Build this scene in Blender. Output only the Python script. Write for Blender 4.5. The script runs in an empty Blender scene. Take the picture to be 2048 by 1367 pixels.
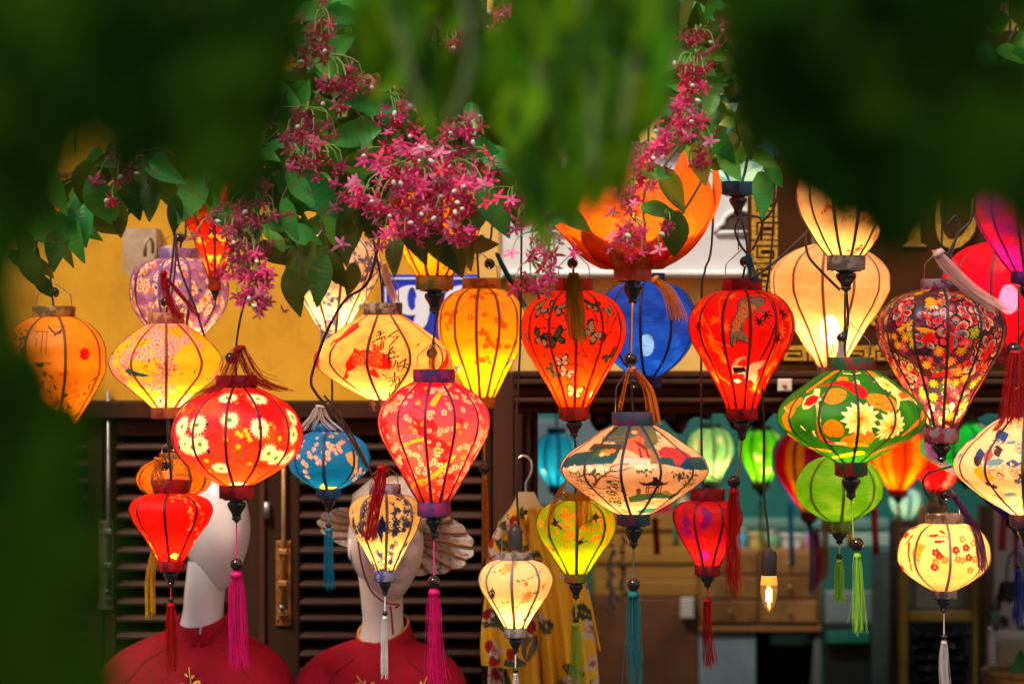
import bpy, math, random
import numpy as np
from mathutils import Vector, Matrix, Euler
pi = math.pi
scene = bpy.context.scene
C = scene.collection

# ------------------------------------------------------------------ camera
FOC, ZC, FY = 90.0, 2.1, 5.62          # lens, camera height, focus distance
SP = 36.0 / (FOC * 2048.0)             # metres per photo pixel per metre of distance
cam_d = bpy.data.cameras.new('camera')
cam_d.lens = FOC; cam_d.sensor_width = 36.0; cam_d.clip_start = 0.05; cam_d.clip_end = 500
cam_d.dof.use_dof = True; cam_d.dof.focus_distance = FY; cam_d.dof.aperture_fstop = 3.0
cam = bpy.data.objects.new('camera', cam_d); C.objects.link(cam)
cam.location = (0, 0, ZC); cam.rotation_euler = (pi/2, 0, 0)
scene.camera = cam

# ------------------------------------------------------------------ sky, sun, exposure
SUN_EL, SUN_AZ = 52, -35               # degrees; azimuth measured from behind the camera, towards the left
w = bpy.data.worlds.new('World'); scene.world = w; w.use_nodes = True
nt = w.node_tree; nt.nodes.clear()
sky = nt.nodes.new('ShaderNodeTexSky'); sky.sky_type = 'NISHITA'; sky.sun_disc = False
sky.sun_elevation = math.radians(SUN_EL); sky.sun_rotation = math.radians(180 + SUN_AZ); sky.dust_density = 2.0
bg = nt.nodes.new('ShaderNodeBackground'); bg.inputs['Strength'].default_value = 0.10
wo = nt.nodes.new('ShaderNodeOutputWorld')
nt.links.new(sky.outputs[0], bg.inputs[0]); nt.links.new(bg.outputs[0], wo.inputs[0])
sl = bpy.data.lights.new('sun', 'SUN'); sl.energy = 3.4; sl.angle = math.radians(14); sl.color = (1.0, 0.93, 0.82)
sun = bpy.data.objects.new('sun', sl); C.objects.link(sun)
_e, _a = math.radians(SUN_EL), math.radians(SUN_AZ)
_d = Vector((math.sin(_a)*math.cos(_e), -math.cos(_a)*math.cos(_e), math.sin(_e)))   # towards the sun
sun.rotation_euler = _d.to_track_quat('Z', 'Y').to_euler(); sun.location = _d*20
scene.view_settings.view_transform = 'Standard'; scene.view_settings.look = 'None'
scene.view_settings.exposure = 0.45; scene.view_settings.gamma = 1.0; scene.view_settings.use_curve_mapping = False
scene.render.engine = 'CYCLES'
cy = scene.cycles
cy.max_bounces = 9; cy.diffuse_bounces = 5; cy.glossy_bounces = 3; cy.transmission_bounces = 6; cy.transparent_max_bounces = 8
cy.sample_clamp_indirect = 6.0; cy.use_denoising = True; cy.caustics_reflective = False; cy.caustics_refractive = False
try: cy.denoiser = 'OPENIMAGEDENOISE'; cy.denoising_input_passes = 'RGB_ALBEDO_NORMAL'
except Exception: pass

# ------------------------------------------------------------------ helpers
def P(px, py, y):                      # a photo position at distance y from the camera
    return Vector(((px-1024)*SP*y, y, ZC-(py-683.5)*SP*y))
def lin(r, g, b):
    f = lambda c: (c/255/12.92) if c/255 <= 0.04045 else ((c/255+0.055)/1.055)**2.4
    return (f(r), f(g), f(b))
_mats = {}
def mat(col, rough=0.5, metal=0.0, spec=0.5, noise=0.0, nscale=20.0, col2=None, bump=0.0, bscale=60.0, trans=0.0, emit=None, coat=0.0, stretch=None, alpha=None, band=.15):
    key = (tuple(round(c, 4) for c in col), rough, metal, spec, noise, nscale, col2, bump, bscale, trans, emit, coat, stretch, band)
    if key in _mats: return _mats[key]
    m = bpy.data.materials.new('paint'); m.use_nodes = True; n = m.node_tree; b = n.nodes['Principled BSDF']; out = n.nodes['Material Output']
    b.inputs['Base Color'].default_value = (*col, 1); b.inputs['Roughness'].default_value = rough
    b.inputs['Metallic'].default_value = metal; b.inputs['Specular IOR Level'].default_value = spec
    if coat: b.inputs['Coat Weight'].default_value = coat; b.inputs['Coat Roughness'].default_value = 0.08
    if emit: b.inputs['Emission Color'].default_value = (*emit[:3], 1); b.inputs['Emission Strength'].default_value = emit[3]
    csock = None
    if noise or bump:
        tc = n.nodes.new('ShaderNodeTexCoord'); mp = n.nodes.new('ShaderNodeMapping')
        if stretch: mp.inputs['Scale'].default_value = stretch
        n.links.new(tc.outputs['Object'], mp.inputs[0])
    if noise:
        nz = n.nodes.new('ShaderNodeTexNoise'); nz.inputs['Scale'].default_value = nscale; nz.inputs['Detail'].default_value = 6; nz.inputs['Roughness'].default_value = 0.65
        n.links.new(mp.outputs[0], nz.inputs['Vector'])
        rp = n.nodes.new('ShaderNodeValToRGB'); c2 = col2 or tuple(c*(1-noise) for c in col)
        rp.color_ramp.elements[0].position = .5-band; rp.color_ramp.elements[1].position = .5+band
        rp.color_ramp.elements[0].color = (*c2, 1); rp.color_ramp.elements[1].color = (*col, 1)
        n.links.new(nz.outputs['Fac'], rp.inputs[0]); n.links.new(rp.outputs[0], b.inputs['Base Color']); csock = rp.outputs[0]
    if bump:
        nb = n.nodes.new('ShaderNodeTexNoise'); nb.inputs['Scale'].default_value = bscale; nb.inputs['Detail'].default_value = 5
        n.links.new(mp.outputs[0], nb.inputs['Vector']); bp = n.nodes.new('ShaderNodeBump'); bp.inputs['Strength'].default_value = bump; bp.inputs['Distance'].default_value = 0.01
        n.links.new(nb.outputs['Fac'], bp.inputs['Height']); n.links.new(bp.outputs[0], b.inputs['Normal'])
    if trans:
        tr = n.nodes.new('ShaderNodeBsdfTranslucent'); tr.inputs[0].default_value = (*col, 1)
        if csock: n.links.new(csock, tr.inputs[0])
        mx = n.nodes.new('ShaderNodeMixShader'); mx.inputs[0].default_value = trans
        n.links.new(b.outputs[0], mx.inputs[1]); n.links.new(tr.outputs[0], mx.inputs[2]); n.links.new(mx.outputs[0], out.inputs[0])
    _mats[key] = m
    return m
def silk(trans=0.55, rough=0.5, weave=0.3, gam=1.15, streak=0.0, clear=0.0, key='silk'):
    k = ('silk', trans, rough, weave, gam, streak, clear)
    if k in _mats: return _mats[k]
    m = bpy.data.materials.new('printed_silk'); m.use_nodes = True; n = m.node_tree; b = n.nodes['Principled BSDF']; out = n.nodes['Material Output']
    at = n.nodes.new('ShaderNodeAttribute'); at.attribute_name = 'Col'
    b.inputs['Roughness'].default_value = rough; b.inputs['Specular IOR Level'].default_value = 0.35
    tc = n.nodes.new('ShaderNodeTexCoord'); mp = n.nodes.new('ShaderNodeMapping'); mp.inputs['Scale'].default_value = (1, 1, 9 if streak else 2)
    n.links.new(tc.outputs['Object'], mp.inputs[0])
    nz = n.nodes.new('ShaderNodeTexNoise'); nz.inputs['Scale'].default_value = 22 if not streak else 30; nz.inputs['Detail'].default_value = 7; nz.inputs['Roughness'].default_value = 0.7
    n.links.new(mp.outputs[0], nz.inputs['Vector'])
    bp = n.nodes.new('ShaderNodeBump'); bp.inputs['Strength'].default_value = weave; bp.inputs['Distance'].default_value = 0.004
    n.links.new(nz.outputs['Fac'], bp.inputs['Height']); n.links.new(bp.outputs[0], b.inputs['Normal'])
    # cloth is a little uneven in thickness: threads vary the dye
    mr = n.nodes.new('ShaderNodeMapRange'); mr.inputs[1].default_value = 0.25; mr.inputs[2].default_value = 0.75
    mr.inputs[3].default_value = 0.80-streak; mr.inputs[4].default_value = 1.08
    n.links.new(nz.outputs['Fac'], mr.inputs[0])
    ml = n.nodes.new('ShaderNodeMix'); ml.data_type = 'RGBA'; ml.blend_type = 'MULTIPLY'; ml.inputs[0].default_value = 1.0
    n.links.new(at.outputs['Color'], ml.inputs[6]); n.links.new(mr.outputs[0], ml.inputs[7])
    n.links.new(ml.outputs[2], b.inputs['Base Color'])
    gm = n.nodes.new('ShaderNodeGamma'); gm.inputs[1].default_value = gam; n.links.new(ml.outputs[2], gm.inputs[0])
    tr = n.nodes.new('ShaderNodeBsdfTranslucent'); n.links.new(gm.outputs[0], tr.inputs[0])
    mx = n.nodes.new('ShaderNodeMixShader'); mx.inputs[0].default_value = trans
    n.links.new(b.outputs[0], mx.inputs[1]); n.links.new(tr.outputs[0], mx.inputs[2]); last = mx
    if clear:
        tp = n.nodes.new('ShaderNodeBsdfTransparent'); g3 = n.nodes.new('ShaderNodeGamma'); g3.inputs[1].default_value = .4; n.links.new(ml.outputs[2], g3.inputs[0]); n.links.new(g3.outputs[0], tp.inputs[0])
        m2 = n.nodes.new('ShaderNodeMixShader'); m2.inputs[0].default_value = clear
        n.links.new(mx.outputs[0], m2.inputs[1]); n.links.new(tp.outputs[0], m2.inputs[2]); last = m2
    n.links.new(last.outputs[0], out.inputs[0])
    _mats[k] = m
    return m
def attr_mat(rough=0.6, trans=0.0, bump=0.0, bscale=80):
    k = ('attr', rough, trans, bump)
    if k in _mats: return _mats[k]
    m = bpy.data.materials.new('printed_cloth'); m.use_nodes = True; n = m.node_tree; b = n.nodes['Principled BSDF']; out = n.nodes['Material Output']
    at = n.nodes.new('ShaderNodeAttribute'); at.attribute_name = 'Col'; n.links.new(at.outputs['Color'], b.inputs['Base Color'])
    b.inputs['Roughness'].default_value = rough; b.inputs['Specular IOR Level'].default_value = 0.3
    if bump:
        nb = n.nodes.new('ShaderNodeTexNoise'); nb.inputs['Scale'].default_value = bscale
        bp = n.nodes.new('ShaderNodeBump'); bp.inputs['Strength'].default_value = bump; bp.inputs['Distance'].default_value = 0.005
        n.links.new(nb.outputs['Fac'], bp.inputs['Height']); n.links.new(bp.outputs[0], b.inputs['Normal'])
    if trans:
        tr = n.nodes.new('ShaderNodeBsdfTranslucent'); n.links.new(at.outputs['Color'], tr.inputs[0])
        mx = n.nodes.new('ShaderNodeMixShader'); mx.inputs[0].default_value = trans
        n.links.new(b.outputs[0], mx.inputs[1]); n.links.new(tr.outputs[0], mx.inputs[2]); n.links.new(mx.outputs[0], out.inputs[0])
    _mats[k] = m
    return m

def link(o, parent=None):
    C.objects.link(o)
    if parent is not None: o.parent = parent
    return o
def tag(o, label=None, cat=None, group=None, kind=None):
    if label: o['label'] = label
    if cat: o['category'] = cat
    if group: o['group'] = group
    if kind: o['kind'] = kind
    return o
def empty(name, loc, label=None, cat=None, group=None, kind=None):
    o = bpy.data.objects.new(name, None); o.empty_display_size = 0.05; o.location = loc; link(o)
    return tag(o, label, cat, group, kind)

class MB:                               # mesh collector in world coordinates
    def __init__(s): s.v = []; s.f = []; s.mi = []
    def add(s, vs, fs, mi=0):
        b = len(s.v); s.v += [tuple(v) for v in vs]; s.f += [tuple(b+i for i in f) for f in fs]; s.mi += [mi]*len(fs); return s
    def box(s, x0, x1, y0, y1, z0, z1, mi=0, rot=None, bev=0.0):
        c = Vector(((x0+x1)/2, (y0+y1)/2, (z0+z1)/2))
        hx, hy, hz = abs(x1-x0)/2, abs(y1-y0)/2, abs(z1-z0)/2
        if bev <= 0:
            pts = [Vector((sx*hx, sy*hy, sz*hz)) for sz in (-1, 1) for sy in (-1, 1) for sx in (-1, 1)]
            fs = [(0, 2, 3, 1), (4, 5, 7, 6), (0, 1, 5, 4), (2, 6, 7, 3), (0, 4, 6, 2), (1, 3, 7, 5)]
        else:                           # chamfered front and vertical edges
            b = min(bev, hx*.9, hy*.9, hz*.9); pts = []; fs = []
            for (ex, ez, ey) in ((hx, hz, hy), (hx, hz, -hy+b), (hx-b, hz-b, -hy)):
                pts += [Vector((-ex, ey, -ez)), Vector((ex, ey, -ez)), Vector((ex, ey, ez)), Vector((-ex, ey, ez))]
            fs = [(0, 3, 2, 1), (8, 9, 10, 11)]
            for k in (0, 4):
                for i in range(4): j = (i+1) % 4; fs.append((k+i, k+j, k+4+j, k+4+i))
        if rot is not None: pts = [rot @ p for p in pts]
        return s.add([c+p for p in pts], fs, mi)
    def tube(s, path, rad, n=6, mi=0, cap=True, rads=None):
        path = [Vector(p) for p in path]; vs = []; fs = []; prev = None
        for i, p in enumerate(path):
            t = (path[min(i+1, len(path)-1)]-path[max(i-1, 0)])
            t = t.normalized() if t.length > 1e-9 else Vector((0, 0, 1))
            if prev is None:
                u = t.cross(Vector((0, 1, 0)));  u = u if u.length > 1e-3 else t.cross(Vector((1, 0, 0)))
                u.normalize()
            else:
                u = prev-t*prev.dot(t); u = u if u.length > 1e-6 else t.orthogonal(); u.normalize()
            prev = u; v2 = t.cross(u); r = rads[i] if rads else rad
            for k in range(n):
                a = 2*pi*k/n; vs.append(p+(u*math.cos(a)+v2*math.sin(a))*r)
        m = len(path)
        for i in range(m-1):
            for k in range(n):
                k2 = (k+1) % n; fs.append((i*n+k, i*n+k2, (i+1)*n+k2, (i+1)*n+k))
        if cap: fs.append(tuple(range(n-1, -1, -1))); fs.append(tuple((m-1)*n+k for k in range(n)))
        return s.add(vs, fs, mi)
    def lathe(s, c, prof, n=20, mi=0, cap=True, sx=1.0, sy=1.0):   # prof: (radius, z offset) bottom -> top or reverse
        c = Vector(c); vs = []; fs = []
        for r, z in prof:
            for k in range(n): a = 2*pi*k/n; vs.append(c+Vector((r*math.cos(a)*sx, r*math.sin(a)*sy, z)))
        m = len(prof)
        for i in range(m-1):
            for k in range(n): k2 = (k+1) % n; fs.append((i*n+k, i*n+k2, (i+1)*n+k2, (i+1)*n+k))
        if cap: fs.append(tuple(range(n-1, -1, -1))); fs.append(tuple((m-1)*n+k for k in range(n)))
        return s.add(vs, fs, mi)
    def ball(s, c, r, n=14, mi=0, sx=1, sy=1, sz=1):
        return s.lathe(c, [(max(r*math.sin(pi*i/10), r*0.02), -r*sz*math.cos(pi*i/10)) for i in range(11)], n, mi, True, sx, sy)
    def grid(s, rows, mi=0, wrap=False):
        h = len(rows); wd = len(rows[0]); vs = [p for r in rows for p in r]; fs = []
        for i in range(h-1):
            for j in range(wd if wrap else wd-1):
                j2 = (j+1) % wd; fs.append((i*wd+j, i*wd+j2, (i+1)*wd+j2, (i+1)*wd+j))
        return s.add(vs, fs, mi)
    def poly(s, pts, mi=0): return s.add(pts, [tuple(range(len(pts)))], mi)
    def prism(s, pts, d, mi=0):          # closed outline extruded by vector d
        n = len(pts); d = Vector(d); a = [Vector(p) for p in pts]; b = [p+d for p in a]
        fs = [tuple(range(n)), tuple(range(2*n-1, n-1, -1))]+[(i, n+i, n+(i+1) % n, (i+1) % n) for i in range(n)]
        return s.add(a+b, fs, mi)
    def mesh(s, name, mats, off=Vector((0, 0, 0)), smooth=True):
        me = bpy.data.meshes.new(name); o = Vector(off)
        me.from_pydata([(v[0]-o.x, v[1]-o.y, v[2]-o.z) for v in s.v], [], s.f)
        for m in (mats if isinstance(mats, (list, tuple)) else [mats]): me.materials.append(m)
        me.polygons.foreach_set('material_index', s.mi); me.polygons.foreach_set('use_smooth', [smooth]*len(s.f)); me.update()
        return me
    def build(s, name, mats, parent=None, smooth=True):
        off = world_loc(parent) if parent is not None else (Vector(s.v[0]) if False else Vector((0, 0, 0)))
        return link(bpy.data.objects.new(name, s.mesh(name, mats, off, smooth)), parent)
def world_loc(o):
    l = Vector((0, 0, 0))
    while o is not None: l += Vector(o.location); o = o.parent
    return l
def autosmooth(o, ang=40):
    me = o.data
    try: me.set_sharp_from_angle(angle=math.radians(ang))
    except Exception: pass
    return o
def np_grid_mesh(name, co, wrap, col=None, mats=None):
    H, W = co.shape[:2]; me = bpy.data.meshes.new(name)
    nv = H*W; wf = W if wrap else W-1; nf = (H-1)*wf
    me.vertices.add(nv); me.vertices.foreach_set('co', co.reshape(-1).astype(np.float32))
    i = np.arange(H-1)[:, None]; j = np.arange(wf)[None, :]; j2 = (j+1) % W
    q = np.stack([i*W+j, i*W+j2, (i+1)*W+j2, (i+1)*W+j], -1).reshape(-1)
    me.loops.add(nf*4); me.loops.foreach_set('vertex_index', q.astype(np.int32))
    me.polygons.add(nf); me.polygons.foreach_set('loop_start', (np.arange(nf)*4).astype(np.int32))
    try: me.polygons.foreach_set('loop_total', np.full(nf, 4, np.int32))
    except Exception: pass
    me.polygons.foreach_set('use_smooth', np.ones(nf, bool))
    if col is not None:
        a = me.color_attributes.new('Col', 'FLOAT_COLOR', 'POINT')
        c4 = np.ones((nv, 4), np.float32); c4[:, :3] = col.reshape(-1, 3); a.data.foreach_set('color', c4.reshape(-1))
    for m in (mats or []): me.materials.append(m)
    me.update(calc_edges=True); me.validate()
    return me
def pchip(xs, ys, x):
    xs = np.asarray(xs, float); ys = np.asarray(ys, float); h = np.diff(xs); d = np.diff(ys)/h; m = np.zeros(len(xs))
    m[0], m[-1] = d[0], d[-1]
    for i in range(1, len(xs)-1):
        if d[i-1]*d[i] > 0:
            w1, w2 = 2*h[i]+h[i-1], h[i]+2*h[i-1]; m[i] = (w1+w2)/(w1/d[i-1]+w2/d[i])
    k = np.clip(np.searchsorted(xs, x)-1, 0, len(xs)-2); t = (x-xs[k])/h[k]
    return ys[k]*(2*t**3-3*t**2+1)+m[k]*h[k]*(t**3-2*t**2+t)+ys[k+1]*(-2*t**3+3*t**2)+m[k+1]*h[k]*(t**3-t**2)
def curve(pts, n):                       # smooth path through points (any dimension)
    pts = np.array([tuple(p) for p in pts], float)
    if len(pts) == 2: return [pts[0]+(pts[1]-pts[0])*t for t in np.linspace(0, 1, n)]
    out = []
    for t in np.linspace(0, len(pts)-1, n):
        i = min(int(t), len(pts)-2); f = t-i; p0 = pts[max(i-1, 0)]; p1 = pts[i]; p2 = pts[i+1]; p3 = pts[min(i+2, len(pts)-1)]
        out.append(0.5*((2*p1)+(p2-p0)*f+(2*p0-5*p1+4*p2-p3)*f*f+(3*p1-p0-3*p2+p3)*f**3))
    return out
# ------------------------------------------------------------------ printing cloth
def fl(n, R, k=0.5, rot=0.0):
    def f(x, y):
        a = np.arctan2(y, x)+rot; return np.hypot(x, y) < R*((1-k)+k*np.abs(np.cos(n*a/2)))
    f.B = R*1.05; return f
def ell(rx, ry, rot=0.0):
    c, s = math.cos(rot), math.sin(rot)
    def f(x, y): return ((x*c+y*s)/rx)**2+((-x*s+y*c)/ry)**2 < 1
    f.B = max(rx, ry)*1.05; return f
def ring(r0, r1):
    def f(x, y): d = np.hypot(x, y); return (d > r0) & (d < r1)
    f.B = r1*1.05; return f
def drop(L, W, rot):                     # petal / paisley drop pointing along rot from the origin
    c, s = math.cos(rot), math.sin(rot)
    def f(x, y):
        u = (x*c+y*s)/L; v = (-x*s+y*c)/W; t = np.clip(u, 0, 1); return (u > 0) & (u < 1) & (np.abs(v) < np.sqrt(np.clip(1-(2*t**1.4-1)**2, 0, 1)))
    f.B = L*1.05; return f
def lance(L, W, rot):                    # pointed petal or leaf
    c, s = math.cos(rot), math.sin(rot)
    def f(x, y):
        u = (x*c+y*s)/L; v = (-x*s+y*c)/W; t = np.clip(u, 0, 1); return (u > 0) & (u < 1) & (np.abs(v) < np.sin(pi*t**.8))
    f.B = L*1.05; return f
def shp(pts, sc=1.0, rot=0.0):           # filled outline around the origin
    c, s = math.cos(rot), math.sin(rot); q = [((px*c-py*s)*sc, (px*s+py*c)*sc) for px, py in pts]
    def f(x, y):
        ins = np.zeros(x.shape, bool); n = len(q)
        for i in range(n):
            (x0, y0), (x1, y1) = q[i], q[(i+1) % n]
            if y0 == y1: continue
            ins ^= ((y0 > y) != (y1 > y)) & (x < (x1-x0)*(y-y0)/(y1-y0)+x0)
        return ins
    f.B = max(max(abs(u), abs(v)) for u, v in q)*1.05; return f
class Paint:
    def __init__(s, th, A, R, Y, xc, prof_r, prof_a, seed):
        s.th, s.A, s.R, s.Y, s.xc = th, A, R, Y, xc; s.pr, s.pa = prof_r, prof_a
        s.rng = random.Random(seed); s.col = np.zeros(th.shape+(3,), np.float32)
        s.a0, s.a1 = float(A.min()), float(A.max()); s.rm = float(R.max())
    def fill(s, c): s.col[:] = c; return s
    def grad(s, stops):                  # along the photo's vertical
        ys = [q[0] for q in stops]
        for k in range(3): s.col[..., k] = np.interp(s.Y, ys, [q[1][k] for q in stops])
        return s
    def noise(s, scale, seed=0, oct=3):
        r = random.Random(seed*7+13); x = np.sin(s.th)*s.R; y = np.cos(s.th)*s.R; v = np.zeros(s.th.shape)
        am = 1.0; tot = 0
        for o in range(oct):
            for k in range(5):
                f = [r.gauss(0, 1)/scale*(2**o) for _ in range(3)]; v += am*np.cos(x*f[0]+y*f[1]+s.A*f[2]+r.random()*6.3)
            tot += am*1.6; am *= 0.6
        return v/tot
    def blotch(s, c, scale=30, thr=0.3, soft=0.3, seed=1, amt=1.0):
        m = (np.clip((s.noise(scale, seed)-thr)/soft, 0, 1)*amt)[..., None]; s.col[:] = s.col*(1-m)+np.array(c)*m; return s
    def loc(s, X, Y):
        r = float(s.pr(np.array([Y]))[0]); return math.asin(max(-1, min(1, (X-s.xc)/max(r, 1)))), float(s.pa(Y))
    def put(s, th0, a0, fn, c, alpha=1.0):
        B = fn.B; ii = np.where(np.abs(s.A[:, 0]-a0) < B)[0]
        if len(ii) == 0: return s
        i0, i1 = ii[0], ii[-1]+1
        d = (s.th[i0:i1]-th0+pi) % (2*pi)-pi; lx = d*s.R[i0:i1]; ly = s.A[i0:i1]-a0
        sel = np.abs(lx) < B
        if not sel.any(): return s
        m = np.zeros(sel.shape, np.float32); m[sel] = fn(lx[sel], ly[sel]).astype(np.float32); m = (m*alpha)[..., None]
        s.col[i0:i1] = s.col[i0:i1]*(1-m)+np.array(c, np.float32)*m
        return s
    def at(s, X, Y, fn, c, alpha=1.0): th0, a0 = s.loc(X, Y); return s.put(th0, a0, fn, c, alpha)
    def polyabs(s, pts, c, alpha=1.0):   # outline given in photo pixels
        L = [s.loc(*p) for p in pts]; tc = sum(l[0] for l in L)/len(L); ac = sum(l[1] for l in L)/len(L)
        rr = np.interp([l[1] for l in L], s.A[:, 0], s.R[:, 0])
        return s.put(tc, ac, shp([((l[0]-tc)*r, l[1]-ac) for l, r in zip(L, rr)]), c, alpha)
    def _stroke(s, L, wd, c, alpha=1.0):  # L: (theta, arc)
        tc = sum(l[0] for l in L)/len(L); ac = sum(l[1] for l in L)/len(L)
        rr = np.interp([l[1] for l in L], s.A[:, 0], s.R[:, 0]); q = [((l[0]-tc)*r, l[1]-ac) for l, r in zip(L, rr)]
        ws = wd if isinstance(wd, (list, tuple)) else [wd]*len(q)
        def f(x, y):
            m = np.zeros(x.shape, bool)
            for i in range(len(q)-1):
                (x0, y0), (x1, y1) = q[i], q[i+1]; dx, dy = x1-x0, y1-y0; l2 = dx*dx+dy*dy+1e-9
                t = np.clip(((x-x0)*dx+(y-y0)*dy)/l2, 0, 1); m |= np.hypot(x-x0-t*dx, y-y0-t*dy) < (ws[i]+(ws[i+1]-ws[i])*t)/2
            return m
        f.B = max(max(abs(u), abs(v)) for u, v in q)+max(ws)
        return s.put(tc, ac, f, c, alpha)
    def stroke(s, pts, wd, c, n=None, alpha=1.0):
        pts = curve(pts, n or max(6, 4*len(pts))) if len(pts) > 2 else pts
        if isinstance(wd, tuple): wd = list(np.linspace(wd[0], wd[1], len(pts)))
        return s._stroke([s.loc(p[0], p[1]) for p in pts], wd, c, alpha)
    def rpos(s):
        while True:
            a = s.rng.uniform(s.a0, s.a1)
            if s.rng.random() < np.interp(a, s.A[:, 0], s.R[:, 0])/s.rm: return s.rng.uniform(-pi, pi), a
    def scatter(s, n, fn):
        for _ in range(n): fn(s, *s.rpos())
        return s
    def twig(s, th, a, L, wd, c, wander=0.5, d0=None, blossoms=None):
        g = s.rng; d = g.uniform(0, 2*pi) if d0 is None else d0; pts = [(th, a)]; k = 7
        for i in range(k):
            d += g.uniform(-wander, wander); r = max(float(np.interp(a, s.A[:, 0], s.R[:, 0])), 12)
            th += math.cos(d)*L/k/r; a += math.sin(d)*L/k; pts.append((th, a))
        s._stroke(pts, list(np.linspace(wd, wd*0.5, len(pts))), c)
        if blossoms:
            for p in pts[1:]:
                if g.random() < 0.75: blossoms(s, p[0]+g.uniform(-.05, .05), p[1]+g.uniform(-5, 5))
        return s
def blossom(R, pc, cc, edge=None, n=5):
    def f(s, th, a):
        r = R*s.rng.uniform(0.7, 1.15); ro = s.rng.uniform(0, 6)
        if edge is not None: s.put(th, a, fl(n, r*1.16, 0.4, ro), edge)
        s.put(th, a, fl(n, r, 0.42, ro), pc); s.put(th, a, ell(r*0.28, r*0.28), cc)
        for k in range(3): an = ro+2.1*k; s.put(th+math.cos(an)*r*.45/max(20, np.interp(a, s.A[:, 0], s.R[:, 0])), a+math.sin(an)*r*.45, ell(r*.1, r*.1), cc)
    return f
def clump(R, pc, cc, edge, n=4):
    b = blossom(R, pc, cc, edge)
    def f(s, th, a):
        rr = max(20, np.interp(a, s.A[:, 0], s.R[:, 0]))
        for k in range(n): b(s, th+s.rng.gauss(0, R*1.2)/rr, a+s.rng.gauss(0, R*1.0))
    return f
def leafm(L, c):
    def f(s, th, a): s.put(th, a, ell(L, L*0.38, s.rng.uniform(0, 3.1)), c)
    return f
SWALLOW = [(-16, 2), (-6, -3), (-14, -16), (0, -6), (12, -10), (5, -1), (18, 6), (20, 12), (6, 4), (0, 6)]
def bfly(s, X, Y, R, rot, c1, c2, dark=(0.012, 0.02, 0.018)):
    th, a = s.loc(X, Y)
    for sg in (-1, 1):
        up = [(0, 0), (sg*3, -7), (sg*11, -12), (sg*14, -9), (sg*12, -2), (sg*3, 1.5)]
        lo = [(0, 0), (sg*8, 0), (sg*11, 5), (sg*8, 10), (sg*3, 8)]
        for q in (up, lo): s.put(th, a, shp(q, R/12.0*1.16, rot), dark)
        ctr = lambda q, k: [(x*k+sum(u[0] for u in q)/len(q)*(1-k), y*k+sum(u[1] for u in q)/len(q)*(1-k)) for x, y in q]
        s.put(th, a, shp(ctr(up, .82), R/12.0, rot), c1); s.put(th, a, shp(ctr(lo, .82), R/12.0, rot), c2)
        s.put(th, a, shp([(0, 0), (sg*9, -7), (sg*9, -6)], R/12.0, rot), dark)
    s.put(th, a, ell(R*.1, R*.55, rot), dark)

# ------------------------------------------------------------------ lantern builder
BLACK = (0.012, 0.011, 0.010)
LAC = lambda: mat((.008, .006, .005), 0.12, 0, 0.45, coat=0.15)
WIRE = lambda: mat((0.25, 0.2, 0.16), 0.35, 0.8)
CORD = lambda: mat((0.018, 0.017, 0.014), 0.45)
BEAD = lambda: mat((0.014, 0.007, 0.005), 0.1, 0, 0.5)
BULB = lambda g: mat((0.9, 0.8, 0.6), 0.3, emit=(1.0, 0.60, 0.25, round(g, 2)))
def tassel(parent, path, dep, wpx, col, n=26, knot=True, spread=1.25, seed=0, name='tassel', loop=False, rough=0.55):
    g = random.Random(seed+int(path[0][0])); s_ = SP*dep; mb = MB(); base = curve([tuple(p) for p in path], 9)
    sway = g.uniform(-.22, .22)*wpx
    for k in range(int(n*1.7)):
        a = g.uniform(0, 2*pi); q = math.sqrt(g.random()); ox, od = math.cos(a)*q*wpx/2, math.sin(a)*q*wpx/2
        ln = g.uniform(0.88, 1.0) if g.random() < .85 else g.uniform(.66, 1.06); pts = []
        ph = g.uniform(0, 6); am = wpx*g.uniform(.02, .12); stray = g.uniform(-1, 1)*wpx*.55 if g.random() < .14 else 0
        for i, b in enumerate(base):
            t = i/8.0; sp_ = (0.55+min(1, t*4)*0.45)*(1+(spread-1)*t)
            bb = np.array(base[0])+(np.array(b)-np.array(base[0]))*ln
            pts.append(P(bb[0]+ox*sp_+am*math.sin(ph+t*5)*t+stray*t*t+sway*t*t, bb[1], dep)+Vector((0, od*sp_*s_, 0)))
        mb.tube(pts, 0.52*s_*g.uniform(.7, 1.3), 3, cap=False)
    if knot:
        b0, b1 = Vector(P(base[0][0], base[0][1], dep)), Vector(P(base[1][0], base[1][1], dep)); m = b0.lerp(b1, 0.75)
        mb.tube([b0, b0.lerp(b1, .3), m], wpx*.36*s_, 8, rads=[wpx*.16*s_, wpx*.36*s_, wpx*.40*s_])
    m_ = mat(tuple(min(.9, c*1.3) for c in col), rough, 0, 0.2, trans=0.4)
    return mb.build(name, m_, parent)
def cordpath(parent, pts, dep, rpx=2.2, name='cord', m=None, n=None):
    pp = [P(p[0], p[1], (p[2] if len(p) > 2 else dep)) for p in pts]
    q = [Vector(x) for x in curve(pp, n or max(6, 5*len(pp)))]
    return MB().tube(q, rpx*SP*dep, 7).build(name, m or CORD(), parent)
LANTERNS = []
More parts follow.
